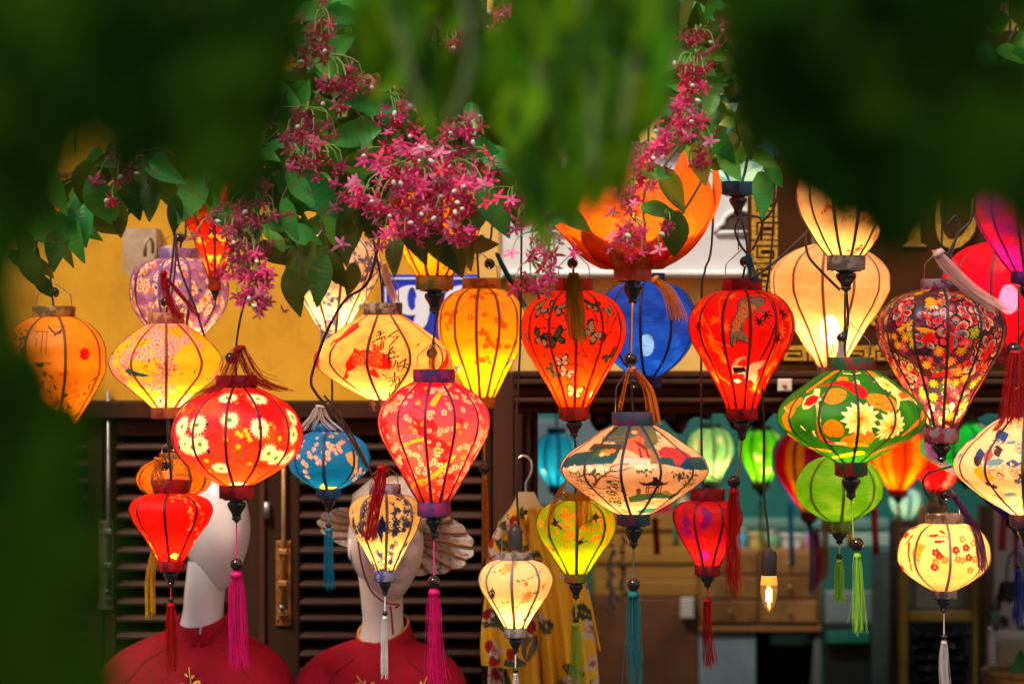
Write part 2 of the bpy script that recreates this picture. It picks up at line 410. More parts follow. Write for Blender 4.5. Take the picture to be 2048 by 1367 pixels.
def lantern(label, xc, dep, ct, st, sb, cb, rt, rb, pts, paint, n=12, ph=0.0, rib=(0.05, 0.03, 0.02), col=(0.3, 0.02, 0.02), col2=None, glow=1.0,
            fin=44, tail=None, cord='up', bail=46, tassels=(), weave=0.32, trans=0.55, streak=0.0, rough=0.5, gam=1.15, seed=1, group='lanterns hung across the shop front',
            ribw=6.0, det=1.0, bulb=None, tilt=0.0, clear=0.0, flat=0.8, beadtop=None, socket=False, upside=False, bulbr=None):
    s_ = SP*dep; loc = P(xc, cb, dep)
    root = empty('silk_lantern', loc, label, 'lantern', group)
    ys = [st]+[p[0] for p in pts]+[sb]; rs = [rt*0.97]+[p[1] for p in pts]+[rb*0.97]
    prf = lambda y: pchip(ys, rs, np.clip(np.asarray(y, float), ys[0], ys[-1]))
    yf = np.linspace(st, sb, 400); rf = prf(yf); arc = np.concatenate([[0], np.cumsum(np.hypot(np.diff(yf), np.diff(rf)))])
    rm = max(rs); nw = int(max(60, 3.66*rm/2.0*det)); nh = int(max(40, arc[-1]/2.1*det)); nb = max(24, nw//7)
    th1 = np.concatenate([np.linspace(-1.83, 1.83, nw), np.linspace(1.83, 2*pi-1.83, nb+2)[1:-1]])
    aa = np.linspace(0, arc[-1], nh); yy = np.interp(aa, arc, yf); rr = prf(yy)
    TH, A = np.meshgrid(th1, aa); R = np.repeat(rr[:, None], len(th1), 1); Y = np.repeat(yy[:, None], len(th1), 1)
    p = Paint(TH, A, R, Y, xc, prf, lambda y: np.interp(y, yf, arc), seed); paint(p)
    p.col = np.clip(p.col, 0, .95)**1.28
    phr = math.radians(ph); f = ((TH-phr) % (2*pi/n))-pi/n
    fade = np.clip(np.minimum(A, arc[-1]-A)/25.0, 0.15, 1)
    RR = R*(1-flat*fade*(1-math.cos(pi/n)/np.cos(f)))
    rng = np.random.RandomState(seed); jit = lambda t: 1+.010*math.sin(seed)*np.sin(2*t+seed)+.007*np.sin(3*t+1.7*seed)
    RR = RR*jit(TH)+(0.30*p.noise(14, seed+3)+.32*p.noise(5, seed+9, 2)+.55*np.sin(A*.16+2.5*p.noise(40, seed+4))*np.cos(f*n/2)**2)*fade*np.cos(f*n/2)**.5
    co = np.stack([RR*np.sin(TH)*s_, -RR*np.cos(TH)*s_, (cb-Y)*s_], -1)
    sh = link(bpy.data.objects.new('shade', np_grid_mesh('shade', co, True, p.col, [silk(trans, rough, weave, gam, streak, clear)])), root)
    # rib strips proud of the cloth, colour darkened to paint their backlit silhouette
    me = None
    rw = ribw*0.5*s_; idx = np.linspace(0, nh-1, 30).astype(int); prof = [(rr[i]*s_+0.0006, (cb-yy[i])*s_) for i in idx]
    mb = MB(); rows = []
    for r_, z_ in prof: rows.append([Vector((-rw, -r_, z_)), Vector((-rw*.55, -r_-0.0014, z_)), Vector((rw*.55, -r_-0.0014, z_)), Vector((rw, -r_, z_))])
    mb.grid(rows); me = mb.mesh('rib', mat(rib, 0.55, trans=0.3))
    for k in range(n):
        o = link(bpy.data.objects.new('rib', me), root); o.rotation_euler = (0, 0, phr+2*pi*k/n); j_ = float(jit(phr+2*pi*k/n)); o.scale = (1, j_, 1)
    cm = mat(col, 0.5, 0, 0.4, noise=(0.6 if col2 is None else 1.0), nscale=38, col2=col2, bump=0.1, bscale=90, trans=0.38, band=.04)
    def ringm(y0, y1, r, name):
        t = min(3.2, r*.2); q = [(r-t, y0), (r, y0), (r+.8, y0+1.5), (r+.8, y1-1.5), (r, y1), (r-t, y1), (r-t, y0)]
        return MB().lathe(loc, [(a*s_, (cb-b)*s_) for a, b in q], 28, cap=False).build(name, cm, root, True)
    if ct is not None and not upside: autosmooth(ringm(ct, st+1.5, rt, 'top_collar'))
    autosmooth(ringm(sb-1.5, cb, rb, 'bottom_collar'))
    # bottom disc and turned finial
    if fin:
        w_ = max(fin*.40, rb*.55); q = [(rb*.80, 0.5), (rb*.80, 3), (w_*.72, 5), (w_*.72, fin*.14), (w_*.95, fin*.17), (w_, fin*.26), (w_*.98, fin*.34), (w_*.80, fin*.48), (w_*.52, fin*.66), (w_*.46, fin*.8), (w_*.52, fin*.86), (w_*.48, fin*.93), (w_*.2, fin), (w_*.16, fin*1.06)]
        autosmooth(MB().lathe(loc, [(a*s_, -b*s_) for a, b in q], 22).build('finial', LAC(), root), 35)
    # lamp inside
    if glow > 0:
        br = (bulbr or max(8.0, rb*.42)); by = bulb if bulb is not None else sb-max(34, (sb-st)*.27)
        MB().ball(P(xc, by, dep), br*s_, 12, sz=1.5).build('bulb', BULB(glow*128*(13.0/br)**2*(rm/100.0)**2), root)
        MB().tube([P(xc, by+br*1.5, dep), P(xc, cb, dep)], br*.7*s_, 10).build('lamp_socket', mat((0.02, 0.02, 0.02), .5), root)
    # hanging wire and feed cord
    topy = (ct if ct is not None else st)
    if bail:
        b = bail; mb = MB()
        for sg in (-1, 1):
            mb.tube([P(xc+sg*rt*.85, topy+2, dep), P(xc+sg*rt*.80, topy-b*.45, dep), P(xc+sg*rt*.55, topy-b*.62, dep), P(xc+sg*3, topy-b*.9, dep), P(xc, topy-b, dep)], 1.1*s_, 5)
        mb.build('wire_hanger', WIRE(), root)
        if beadtop is not False: MB().ball(P(xc+(beadtop or 0), topy-b*.55, dep-rt*.35*s_), 11*s_, 14).build('bead', BEAD(), root)
    if cord == 'up': cordpath(root, [(xc, topy+2), (xc, topy-bail), (xc+2, -90)], dep, 2.0)
    elif cord: cordpath(root, cord, dep, 2.3)
    if socket:
        MB().lathe(P(xc, topy, dep), [(13*s_, 0), (14*s_, 10*s_), (14*s_, 42*s_), (10*s_, 50*s_), (4*s_, 54*s_)], 16).build('bulb_holder', mat((0.02, 0.018, 0.016), 0.5), root)
    if tail:
        tc = tail['c']; f0 = cb+fin
        if tail.get('bead'):
            br = tail.get('br', 11); by = tail['bead']
            cordpath(root, [(xc, f0-2), (xc+tail.get('dx', 0)*.5, by)], dep, 1.5, 'tassel_cord', mat(tc, .6))
            MB().ball(P(xc+tail.get('dx', 0), by, dep), br*s_, 16).build('bead', BEAD(), root)
        else: cordpath(root, [(xc, f0-2), (xc, tail['t0']+4)], dep, 1.5, 'tassel_cord', mat(tc, .6))
        tassel(root, [(xc+tail.get('dx', 0), tail['t0']), (xc+tail.get('dx', 0)*1.3, (tail['t0']+tail['t1'])/2), (xc+tail.get('dx', 0)*1.2+tail.get('sw', 0), tail['t1'])], dep, tail['w'], tc, tail.get('n', 30), seed=seed)
    for t in tassels:
        tassel(root, t['p'], dep-t.get('fwd', 0.0), t['w'], t['c'], t.get('n', 26), seed=seed+5, spread=t.get('sp', 1.25))
    if tilt: root.rotation_euler = (0, math.radians(tilt), 0)
    LANTERNS.append(root)
    return root
# ------------------------------------------------------------------ ground, shop front
YW = 6.75                                # street face of the wall
def bxp(mb, x0, x1, y0, y1, d0, d1, ref=None, mi=0, bev=0.0):   # photo-pixel rectangle at distance ref (default d0), from depth d0 to d1
    r = ref or d0; a = P(x0, y1, r); b = P(x1, y0, r); return mb.box(a.x, b.x, d0, d1, a.z, b.z, mi, bev=bev)
g = MB(); g.add([(-300, -300, 0), (300, -300, 0), (300, 300, 0), (-300, 300, 0)], [(0, 1, 2, 3)])
tag(g.build('ground', mat((0.11, 0.10, 0.09), 0.8, noise=0.5, nscale=3.0, bump=0.3, bscale=30)), kind='structure')
house = empty('shop_house', (0, YW, 0), 'ochre plastered shop house with dark wooden shutters and open doorway', 'building')
def weathered(m, dark, scale, lo, hi, stretch=(1, 1, .35)):
    n = m.node_tree; b = n.nodes['Principled BSDF']; src = b.inputs['Base Color'].links[0].from_socket
    tc = n.nodes.new('ShaderNodeTexCoord'); mp = n.nodes.new('ShaderNodeMapping'); mp.inputs['Scale'].default_value = stretch; n.links.new(tc.outputs['Object'], mp.inputs[0])
    nz = n.nodes.new('ShaderNodeTexNoise'); nz.inputs['Scale'].default_value = scale; nz.inputs['Detail'].default_value = 9; nz.inputs['Roughness'].default_value = .72; n.links.new(mp.outputs[0], nz.inputs['Vector'])
    r = n.nodes.new('ShaderNodeMapRange'); r.inputs[1].default_value = lo; r.inputs[2].default_value = hi; n.links.new(nz.outputs['Fac'], r.inputs[0])
    mx = n.nodes.new('ShaderNodeMix'); mx.data_type = 'RGBA'; mx.inputs[7].default_value = (*dark, 1); n.links.new(r.outputs[0], mx.inputs[0]); n.links.new(src, mx.inputs[6]); n.links.new(mx.outputs[2], b.inputs['Base Color']); return m
ochre = mat((0.66, 0.325, 0.018), 0.85, 0, 0.2, noise=1.0, nscale=2.2, col2=(0.56, 0.255, 0.012), bump=0.25, bscale=14)
pale = mat((0.72, 0.46, 0.12), 0.85, 0, 0.2, noise=1.0, nscale=3.0, col2=(0.62, 0.38, 0.085), bump=0.2, bscale=14)
white = mat((0.66, 0.65, 0.60), 0.8, 0, 0.2, noise=1.0, nscale=4.0, col2=(0.52, 0.51, 0.47), bump=0.2, bscale=12)
wood = mat((0.046, 0.018, 0.006), 0.7, 0, 0.1, noise=1.0, nscale=9.0, col2=(0.026, 0.010, 0.005), bump=0.25, bscale=20, stretch=(1, 1, .12))
woodh = mat((0.050, 0.020, 0.007), 0.7, 0, 0.1, noise=1.0, nscale=9.0, col2=(0.030, 0.012, 0.006), bump=0.25, bscale=20, stretch=(.1, 1, 1))
woodr = mat((0.080, 0.024, 0.008), 0.55, 0, 0.2, noise=1.0, nscale=7.0, col2=(0.05, 0.018, 0.009), bump=0.2, bscale=20, stretch=(1, 1, .1))
weathered(ochre, (.36, .15, .012), 6.5, .50, .82, (1, 1, .6)); weathered(pale, (.40, .20, .05), 6, .55, .8); weathered(white, (.26, .24, .20), 8, .56, .8); weathered(wood, (.075, .036, .018), 14, .58, .85); weathered(woodh, (.08, .038, .02), 14, .58, .85, (.3, 1, 1))
XL, XR = -900, 3000
# plaster wall in pieces round the shutter window and the doorway
mb = MB(); bxp(mb, XL, 985, -1800, 800, YW, YW+.3); bxp(mb, XL, 40, 800, 1950, YW, YW+.3); mb.build('plaster_wall', ochre, house, False)
mb = MB(); bxp(mb, 985, XR, 556, 742, YW+.012, YW+.3, YW); bxp(mb, 985, XR, -1800, 300, YW+.012, YW+.3, YW); mb.build('pale_plaster_band', pale, house, False)
mb = MB(); bxp(mb, 958, 1001, -1800, 742, YW-.035, YW-.001, YW, bev=.006); mb.build('pilaster', mat((0.70, 0.42, 0.09), .85, noise=.2, nscale=3), house, False)
mb = MB(); bxp(mb, 1001.5, XR, 300, 552, YW-.02, YW+.3, YW)
mb.build('white_frieze', white, house, False)
mb = MB(); bxp(mb, 1001.5, XR, 540, 556, YW-.05, YW-.021, YW, bev=.008); bxp(mb, 1001.5, XR, 286, 302, YW-.05, YW-.021, YW, bev=.008); mb.build('frieze_moulding', white, house, False)
# cloud-shaped vents in the frieze: flat dark plates painted as their shaded hollows
def cloud(cx, cy, k=1.0):
    pts = [(-70, 30), (-62, 8), (-48, 2), (-44, -18), (-22, -34), (-2, -30), (10, -40), (34, -34), (44, -14), (60, -6), (70, 12), (66, 30)]
    return [P(cx+x*k, cy+y*k, YW-.0225) for x, y in pts]
for cx in (1130, 1320, 1478):
    v = MB().prism(cloud(cx, 446, .62), (0, .004, 0)).build('vent_shade_plate', mat((0.055, 0.028, 0.016), .8), house, False)
    q = cloud(cx, 446, .66)
    MB().tube(q+[q[0]], .0075, 6).build('vent_moulding', white, v)
# lintel and stepped cornice of dark wood over the doorway
for i, (a, b, d) in enumerate(((741, 756, .075), (756.5, 770, .10), (770.5, 793, .055), (793.5, 806, .085), (806.5, 826, .03))):
    mb = MB(); bxp(mb, 1028, XR, a, b, YW-d, YW+.3, YW, bev=.006); mb.build('cornice_board', woodh, house, False)
# casing between the window and the doorway
for (a, b, d, m) in ((986, 1030, .03, woodr), (1030.5, 1046, .065, wood), (1046.5, 1062, .04, wood), (1062.5, 1076, .0, wood)):
    mb = MB(); bxp(mb, a, b, (742 if a < 1030 else 826.5), 1950, YW-d, YW+.25, YW, bev=.005); mb.build('door_casing', m, house, False)
mb = MB(); bxp(mb, 2420, XR, 826.5, 1950, YW, YW+.3, YW); mb.build('plaster_wall', ochre, house, False)
# window head
mb = MB(); bxp(mb, 41, 985.5, 800.5, 838, YW-.03, YW+.2, YW, bev=.006); mb.build('window_head', wood, house, False)
# shutters: stiles, rails, louvre slats
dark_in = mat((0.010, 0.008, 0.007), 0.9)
mb = MB(); bxp(mb, 41, 985, 838, 1950, YW+.20, YW+.26, YW); mb.build('unlit_room_sheet', dark_in, house, False)  # near-black sheet, its colour stands in for the unlit room behind the slats
def shutter(x0, x1, lst, rst, open_=0.0):
    o = empty('shutter', P(x0, 1950, YW)); o.parent = house; o.location = P(x0, 1950, YW)-Vector((0, YW, 0))
    def part(nm, a, b, c, d, e, f, m=wood, bev=.004): mb_ = MB(); bxp(mb_, a, b, c, d, YW+e, YW+f, YW, bev=bev); return mb_.build(nm, m, o, False)
    part('stile', x0, x0+lst, 839, 1949, .0, .045); part('stile', x1-rst, x1, 839, 1949, .0, .045)
    part('rail', x0+lst+.5, x1-rst-.5, 839, 872, .004, .041, woodh)
    sp_ = 34.4; y = 890; pm = None; w2 = (x1-x0-lst-rst)/2*SP*YW
    mbs = MB(); mbs.box(-w2, w2, -.024, .024, -.0050, .0050, rot=Matrix.Rotation(math.radians(24), 3, 'X'), bev=.0015); me = mbs.mesh('slat', mat((0.060, 0.027, 0.014), .6, 0, .3, noise=1.0, nscale=12, col2=(0.036, 0.016, 0.009), stretch=(.15, 1, 1)), smooth=False)
    while y < 1940:
        s = link(bpy.data.objects.new('slat', me), o); s.location = P((x0+lst+x1-rst)/2, y, YW+.022)*1.0-world_loc(o)
        s.location.x = (P((x0+lst+x1-rst)/2, y, YW).x)-world_loc(o).x; s.location.z = P(0, y, YW).z-world_loc(o).z; s.rotation_euler = (math.radians((int(y*7) % 7-3)*1.3), math.radians((int(y*11) % 5-2)*.16), 0); y += sp_
    return o
sA = shutter(42, 205, 30, 32); sB = shutter(207.5, 524, 24, 150); sC = shutter(527, 985, 72, 22)
# brass bolts on the shutters
brass = mat((0.55, 0.19, 0.03), 0.45, 0.45, noise=0.6, nscale=30); rod_m = mat((0.58, 0.28, 0.08), .4, .6, noise=.4, nscale=20); steel = mat((0.40, 0.36, 0.30), .4, .8, noise=.5, nscale=30)
def bolt(sh, x, rx, y0, y1, r0, m, mr):
    mb = MB(); bxp(mb, x-15, x+15, y0, y1, YW-.008, YW-.001, YW, bev=.002); b = mb.build('bolt_plate', m, sh, False)
    MB().tube([P(rx, r0, YW-.016), P(rx, y1-14, YW-.016)], 4.5*SP*YW, 10).build('bolt_rod', mr, sh)
    for yy in (y0+22, (y0+y1)/2, y1-26):
        mb = MB(); bxp(mb, rx-9, rx+9, yy-6, yy+6, YW-.026, YW-.008, YW, bev=.003); mb.build('bolt_guide', mr, sh, False)
    MB().ball(P(rx-4, y1-36, YW-.03), 6*SP*YW, 10).build('bolt_knob', steel, sh)
    for sx in (-11, 11):
        for yy in (y0+10, y1-10): MB().ball(P(x+sx, yy, YW-.009), 2.6*SP*YW, 8).build('screw', mat((.1, .06, .03), .4, .8), sh)
bolt(sC, 567, 567, 1080, 1250, 840, brass, rod_m); bolt(sB, 211, 216, 1040, 1218, 782, mat((0.30, 0.24, 0.12), .45, .7), steel)
MB().tube([P(533, 1003, YW-.014), P(533, 1036, YW-.014)], 7*SP*YW, 10).build('hinge_barrel', steel, sC)
mb = MB(); bxp(mb, 519, 531, 840, 1949, YW-.012, YW-.001, YW, bev=.003); mb.build('cover_strip', woodr, sC, False)
# shop interior shell
mb = MB(); bxp(mb, 300, 3000, -400, 2600, 11.2, 11.4, 11.2); tag(mb.build('wall_back', mat((0.010, 0.10, 0.080), .7, 0, .2, noise=.3, nscale=2)), kind='structure')
mb = MB(); mb.box(-1.2, -1.05, YW+.31, 11.2, .05, 3.4); tag(mb.build('wall_side', mat((0.02, 0.07, 0.06), .7, noise=.3, nscale=2)), kind='structure')
mb = MB(); mb.box(4.2, 4.35, YW+.31, 11.2, .05, 3.4); tag(mb.build('wall_far_side', mat((0.10, 0.09, 0.07), .7, noise=.3, nscale=2)), kind='structure')
mb = MB(); mb.box(-1.2, 4.35, YW+.31, 8.5, 3.4, 3.5); tag(mb.build('ceiling', mat((0.12, 0.10, 0.08), .8, noise=.3, nscale=2)), kind='structure')  # stops short of the back wall, left open so daylight brightens the shop
mb = MB(); mb.box(-1.2, 4.35, YW+.01, 11.2, .004, .05); tag(mb.build('floor', mat((0.13, 0.07, 0.045), .5, noise=.4, nscale=5)), kind='structure')

# house number plate
plate = empty('house_number_plate', P(880, 650, YW-.012), 'blue enamel house number plate with white numeral 9 on ochre wall', 'sign')
blue = mat((0.006, 0.035, 0.50), .25, 0, .5, noise=.15, nscale=20); enam = mat((0.70, 0.72, 0.74), .3)
mb = MB(); bxp(mb, 763, 968, 549, 700, YW-.012, YW-.004, YW, bev=.002); mb.build('panel', blue, plate, False)
for (a, b, c, d) in ((770, 962, 555, 558.5), (770, 962, 691, 694.5), (770, 773.5, 558.6, 690.9), (958.5, 962, 558.6, 690.9)):
    mb = MB(); bxp(mb, a, b, c, d, YW-.0145, YW-.0121, YW); mb.build('border_line', enam, plate, False)
def digit9(cx):
    o = MB(); pts = []
    # bowl as ring with slim counter, plus swept tail
    N = 28; outer = [(cx+37*math.cos(2*pi*k/N), 600+30*math.sin(2*pi*k/N)) for k in range(N)]; inner = [(cx+2+9*math.cos(2*pi*k/N), 597+23*math.sin(2*pi*k/N)) for k in range(N)]
    z = YW-.0145; vs = [P(x, y, z) for x, y in outer]+[P(x, y, z) for x, y in inner]
    o.add(vs, [(k, (k+1) % N, N+(k+1) % N, N+k) for k in range(N)])
    tail = [(cx+8, 596), (cx+37, 598), (cx+37, 625), (cx+32, 646), (cx+20, 662), (cx-2, 676), (cx-26, 680), (cx-30, 674), (cx-14, 667), (cx+2, 652), (cx+9, 630)]
    o.poly([P(x, y, YW-.0150) for x, y in tail]); return o
digit9(822).build('numeral', enam, plate, False); digit9(925).build('numeral', enam, plate, False)
# old electric meter box
bx = empty('electric_box', P(285, 555, YW-.1), 'rusty cream metal electric box on the ochre wall beside the purple lantern', 'electric box')
cream = mat((0.50, 0.36, 0.22), .6, noise=1.0, nscale=9, col2=(0.34, 0.19, 0.09), bump=.2)
mb = MB(); q = [(246, 456), (312, 456), (312, 520), (296, 556), (262, 556), (246, 540)]
mb.prism([P(x, y, YW-.09) for x, y in q], (0, .088, 0)); mb.build('case', cream, bx, False)
MB().tube([P(290, 512, YW-.12), P(290, 486, YW-.13), P(300, 474, YW-.13), P(306, 486, YW-.12), P(306, 505, YW-.1)], 4*SP*YW, 8).build('handle', cream, bx)
MB().tube([P(312, 502, YW-.05), P(360, 502, YW-.05)], 12*SP*YW, 12).build('conduit', cream, bx)

# sign board with gilt key pattern and lettering
sign = empty('shop_sign_board', P(1800, 720, YW-.07), 'brown lacquered sign board with gilt key-pattern border and gold letters', 'sign')
brown = mat((0.055, 0.018, 0.003), .75, 0, .08, noise=1.0, nscale=4, col2=(0.040, 0.012, 0.003)); gilt = mat((0.62, 0.33, 0.03), .38, .75, noise=1.0, nscale=160, col2=(0.35, 0.16, 0.01), bump=.8, bscale=220)
mb = MB(); bxp(mb, 1496, 2700, 60, 728, YW-.07, YW-.051, YW-.07, bev=.004); mb.build('board', brown, sign, False)
def key(cx, cy, w_, h_, horiz=False):
    mb = MB(); D0, D1 = YW-.0745, YW-.0702; R_ = YW-.07
    def r(a, b, c, d):
        if horiz: bxp(mb, cx+c, cx+d, cy+a, cy+b, D0, D1, R_)
        else: bxp(mb, cx+a, cx+b, cy+c, cy+d, D0, D1, R_)
    t = 6.2; X, Yh = w_/2, h_/2
    r(-X, X, -Yh, -Yh+t+2); r(-X, -X+t+3, -Yh+t+2.1, Yh-1); r(-X+t+3.1, X, Yh-t-3, Yh-1); r(X-t, X, -Yh+t+6, Yh-t-3.1); r(-X+t+7, X-t-.1, -Yh+t+6, -Yh+t+12); r(-X+t+7, -X+t+12, -Yh+t+12.1, Yh-t-7); r(-X+t+12.1, X-t-4, Yh-t-12, Yh-t-7)
    return mb.build('key_motif', gilt, sign, False)
for k in range(13): key(1529, 132+k*46.5, 52, 44.5)
for k in range(14): key(1585+k*62, 706-.5, 30, 58, True)
def letter(ch, cx, base, size, serif=False):
    cu = bpy.data.curves.new('letter', 'FONT'); cu.body = ch; cu.size = size*SP*YW; cu.extrude = .003; cu.align_x = 'CENTER'; cu.materials.append(gilt)
    cu.bevel_depth = .0012
    t_ = bpy.data.objects.new('letter', cu); C.objects.link(t_); bpy.context.view_layer.update(); dg = bpy.context.evaluated_depsgraph_get()
    me = bpy.data.meshes.new_from_object(t_.evaluated_get(dg)); bpy.data.objects.remove(t_); bpy.data.curves.remove(cu)
    o = bpy.data.objects.new('letter', me); link(o, sign); o.location = P(cx, base, YW-.075)-world_loc(sign); o.rotation_euler = (pi/2, 0, 0); return o
for i, ch in enumerate('lasact'): letter(ch, 1725+i*30-((i > 2)*2), 650, 78)
mb = MB(); mb.prism([P(x, y, YW-.079) for x, y in ((1803, 492), (1814, 484), (1817, 440), (1817, 330), (1837, 330), (1838, 440), (1841, 484), (1852, 490), (1852, 493))], (0, .006, 0)); mb.build('letter', gilt, sign, False)
q = [(1945, 395), (1947, 430), (1940, 462), (1920, 483), (1900, 488), (1884, 476), (1876, 452), (1874, 420), (1880, 390), (1895, 360), (1920, 352), (1938, 368)]
cv = curve(q, 40); mb = MB(); vs = []
for i, c in enumerate(cv):
    t = np.array(cv[min(i+1, 39)])-np.array(cv[max(i-1, 0)]); t /= np.linalg.norm(t)+1e-9; wd = 3+6*abs(math.sin(i/39*pi*1.5))
    vs += [P(c[0]-t[1]*wd, c[1]+t[0]*wd, YW-.079), P(c[0]+t[1]*wd, c[1]-t[0]*wd, YW-.079)]
mb.add(vs, [(2*i, 2*i+1, 2*i+3, 2*i+2) for i in range(39)]); o = mb.build('letter', gilt, sign, False)
md = o.modifiers.new('depth', 'SOLIDIFY'); md.thickness = .006
sw = empty('wall_switch', P(1569, 782, YW-.1), 'small cream square switch plate on the dark cornice', 'switch')
mb = MB(); bxp(mb, 1555, 1583, 757, 782, YW-.114, YW-.1005, YW-.1, bev=.003); mb.build('plate', mat((.62, .50, .38), .5), sw, False)
MB().ball(P(1569, 770, YW-.115), 5*SP*YW, 10).build('button', mat((.35, .2, .1), .4), sw)
# ------------------------------------------------------------------ the lanterns
RED = (0.55, 0.006, 0.008); CREAM = (0.80, 0.60, 0.36); GOLD = (0.78, 0.40, 0.03); INK = (0.012, 0.014, 0.03); LIME = (0.42, 0.60, 0.05)
Z = lambda x0, y0, k: (lambda X, Y: (x0+X/k, y0+Y/k))
up = lambda x, y, *q: [(x, y)]+list(q)

# -- D red with white daisies
def pD(p):
    p.grad([(775, (.60, .008, .02)), (850, (.62, .03, .03)), (900, (.70, .10, .05)), (970, (.72, .13, .03))]).blotch((.66, .06, .10), 34, .1, .6, 5, .7).blotch((.75, .17, .03), 26, .25, .5, 9, .6)
    z = Z(330, 730, 4.883)
    dz = [(205, 585), (380, 565), (245, 755), (330, 780), (410, 750), (700, 515), (990, 590), (600, 985), (1130, 890), (1070, 840), (655, 310), (945, 320), (1275, 500), (1295, 670), (130, 890), (730, 1170), (150, 420), (300, 1030), (1230, 900)]
    for X, Y in [(470, 560), (180, 790), (925, 530), (970, 480), (490, 820)]: p.at(*z(X, Y), fl(4, 6, .4), (.05, .02, .16))
    for X, Y in [(820, 860), (900, 830), (1140, 670), (1070, 730), (560, 940), (250, 480), (760, 840)]:
        x, y = z(X, Y); p.stroke([(x-7, y+5), (x, y), (x+8, y-6)], 1.3, (.08, .13, .02))
        for k in (-5, 0, 5): p.at(x+k, y-k*.7-2, ell(3.5, 1.6, .6), (.10, .16, .02))
    for X, Y in [(775, 640), (815, 665), (850, 615), (875, 660), (895, 705), (780, 770), (665, 700), (920, 380), (1175, 700), (460, 910), (1000, 890), (210, 430), (880, 940), (470, 1010)]: p.at(*z(X, Y), ell(5, 5), (.85, .55, .02))
    for X, Y in [(1090, 555), (1125, 590), (1070, 690), (750, 355), (775, 275)]: p.at(*z(X, Y), ring(2.2, 4), (.85, .42, .02))
    for k in range(16): dz.append(None)
    for q in dz:
        if q is None:
            th = p.rng.uniform(1.7, 4.6); a = p.rng.uniform(30, p.a1-20)
        else: th, a = p.loc(*z(*q))
        ro = p.rng.uniform(0, 1); R = 22*p.rng.uniform(.88, 1.08)
        R *= 1.06; [p.put(th, a, lance(R*p.rng.uniform(.92, 1.06), R*.16, ro+j*2*pi/19), (.88, .76, .56) if j % 2 else (.80, .66, .48)) for j in range(19)]; p.put(th, a, ell(R*.66, R*.66), (.88, .78, .58)); p.put(th, a, ell(5.0, 5.0), (.14, .40, .03))
    x, y = z(1010, 950); p.polyabs([z(930, 950), z(990, 925), z(1060, 950), z(1110, 960), z(1040, 985), z(960, 985)], (.35, .07, .01))
lantern('round red lantern printed with white daisies beside the yellow blossom lantern', 473, 5.42, 750, 774, 969, 996, 41, 34, [(786, 66), (810, 106), (840, 127), (868, 133), (895, 128), (925, 105), (950, 68)], pD, 12, -3, (.10, .008, .02), (.40, .015, .03), glow=1.15,
        fin=46, tail=dict(c=(.75, .01, .18), bead=1128, br=13, t0=1140, t1=1340, w=32, n=44), cord=[(473, 770), (472, 700), (480, 640), (497, 560), (510, 380), (520, -90)], bail=62, beadtop=-12,
        tassels=[dict(p=[(480, 690), (495, 730), (520, 766), (560, 782)], w=26, c=(.32, .008, .01), n=30, fwd=.05, sp=2.0), dict(p=[(478, 692), (462, 735), (445, 772), (405, 790)], w=22, c=(.32, .008, .01), n=22, fwd=.05, sp=2.0)], det=1.25, seed=2, bulb=918)

# -- C yellow with pink blossoms and a blue bird
def pC(p):
    p.grad([(645, (.76, .36, .02)), (725, (.80, .48, .04)), (815, (.82, .56, .10))])
    b = clump(7, (.82, .42, .44), (.34, .04, .06), (.56, .18, .18), 2)
    p.scatter(64, lambda s, th, a: s.twig(th, a, 60, 1.8, (.20, .06, .02), .6, None, b if s.rng.random() < .8 else None))
    p.scatter(50, leafm(4.5, (.55, .02, .02))); p.scatter(50, leafm(5, (.18, .30, .03)))
    z = Z(200, 600, 5.47)
    p.polyabs([z(330, 775), z(350, 745), z(390, 735), z(430, 760), z(520, 790), z(640, 815), z(560, 830), z(470, 825), z(420, 800), z(395, 825), z(360, 790)], (.02, .15, .27)); p.polyabs([z(395, 825), z(420, 800), z(450, 820), z(410, 840)], (.7, .22, .03))
    p.stroke([z(300, 700), z(380, 730), z(440, 650), z(520, 480)], 2.2, (.25, .10, .05)); p.stroke([z(670, 640), z(720, 720), z(800, 750), z(900, 760)], 2.2, (.25, .08, .03))
lantern('yellow saucer lantern with pink cherry blossoms and a small blue bird', 332, 5.75, 625, 646, 815, 836, 36, 29, [(656, 52), (680, 86), (705, 108), (725, 117), (745, 110), (775, 76), (800, 44)], pC, 10, 8, (.26, .07, .015), (.62, .34, .10), (.45, .10, .10), 1.1, 0, None,
        [(332, 640), (335, 600), (345, 520), (350, 460), (362, 300), (365, -90)], 38, [dict(p=[(327, 540), (330, 580), (345, 612), (360, 640)], w=18, c=(.42, .008, .012), n=26, fwd=.08), dict(p=[(332, 555), (370, 600), (400, 635)], w=10, c=(.42, .008, .012), n=12, fwd=.1)], det=1.25, seed=3)

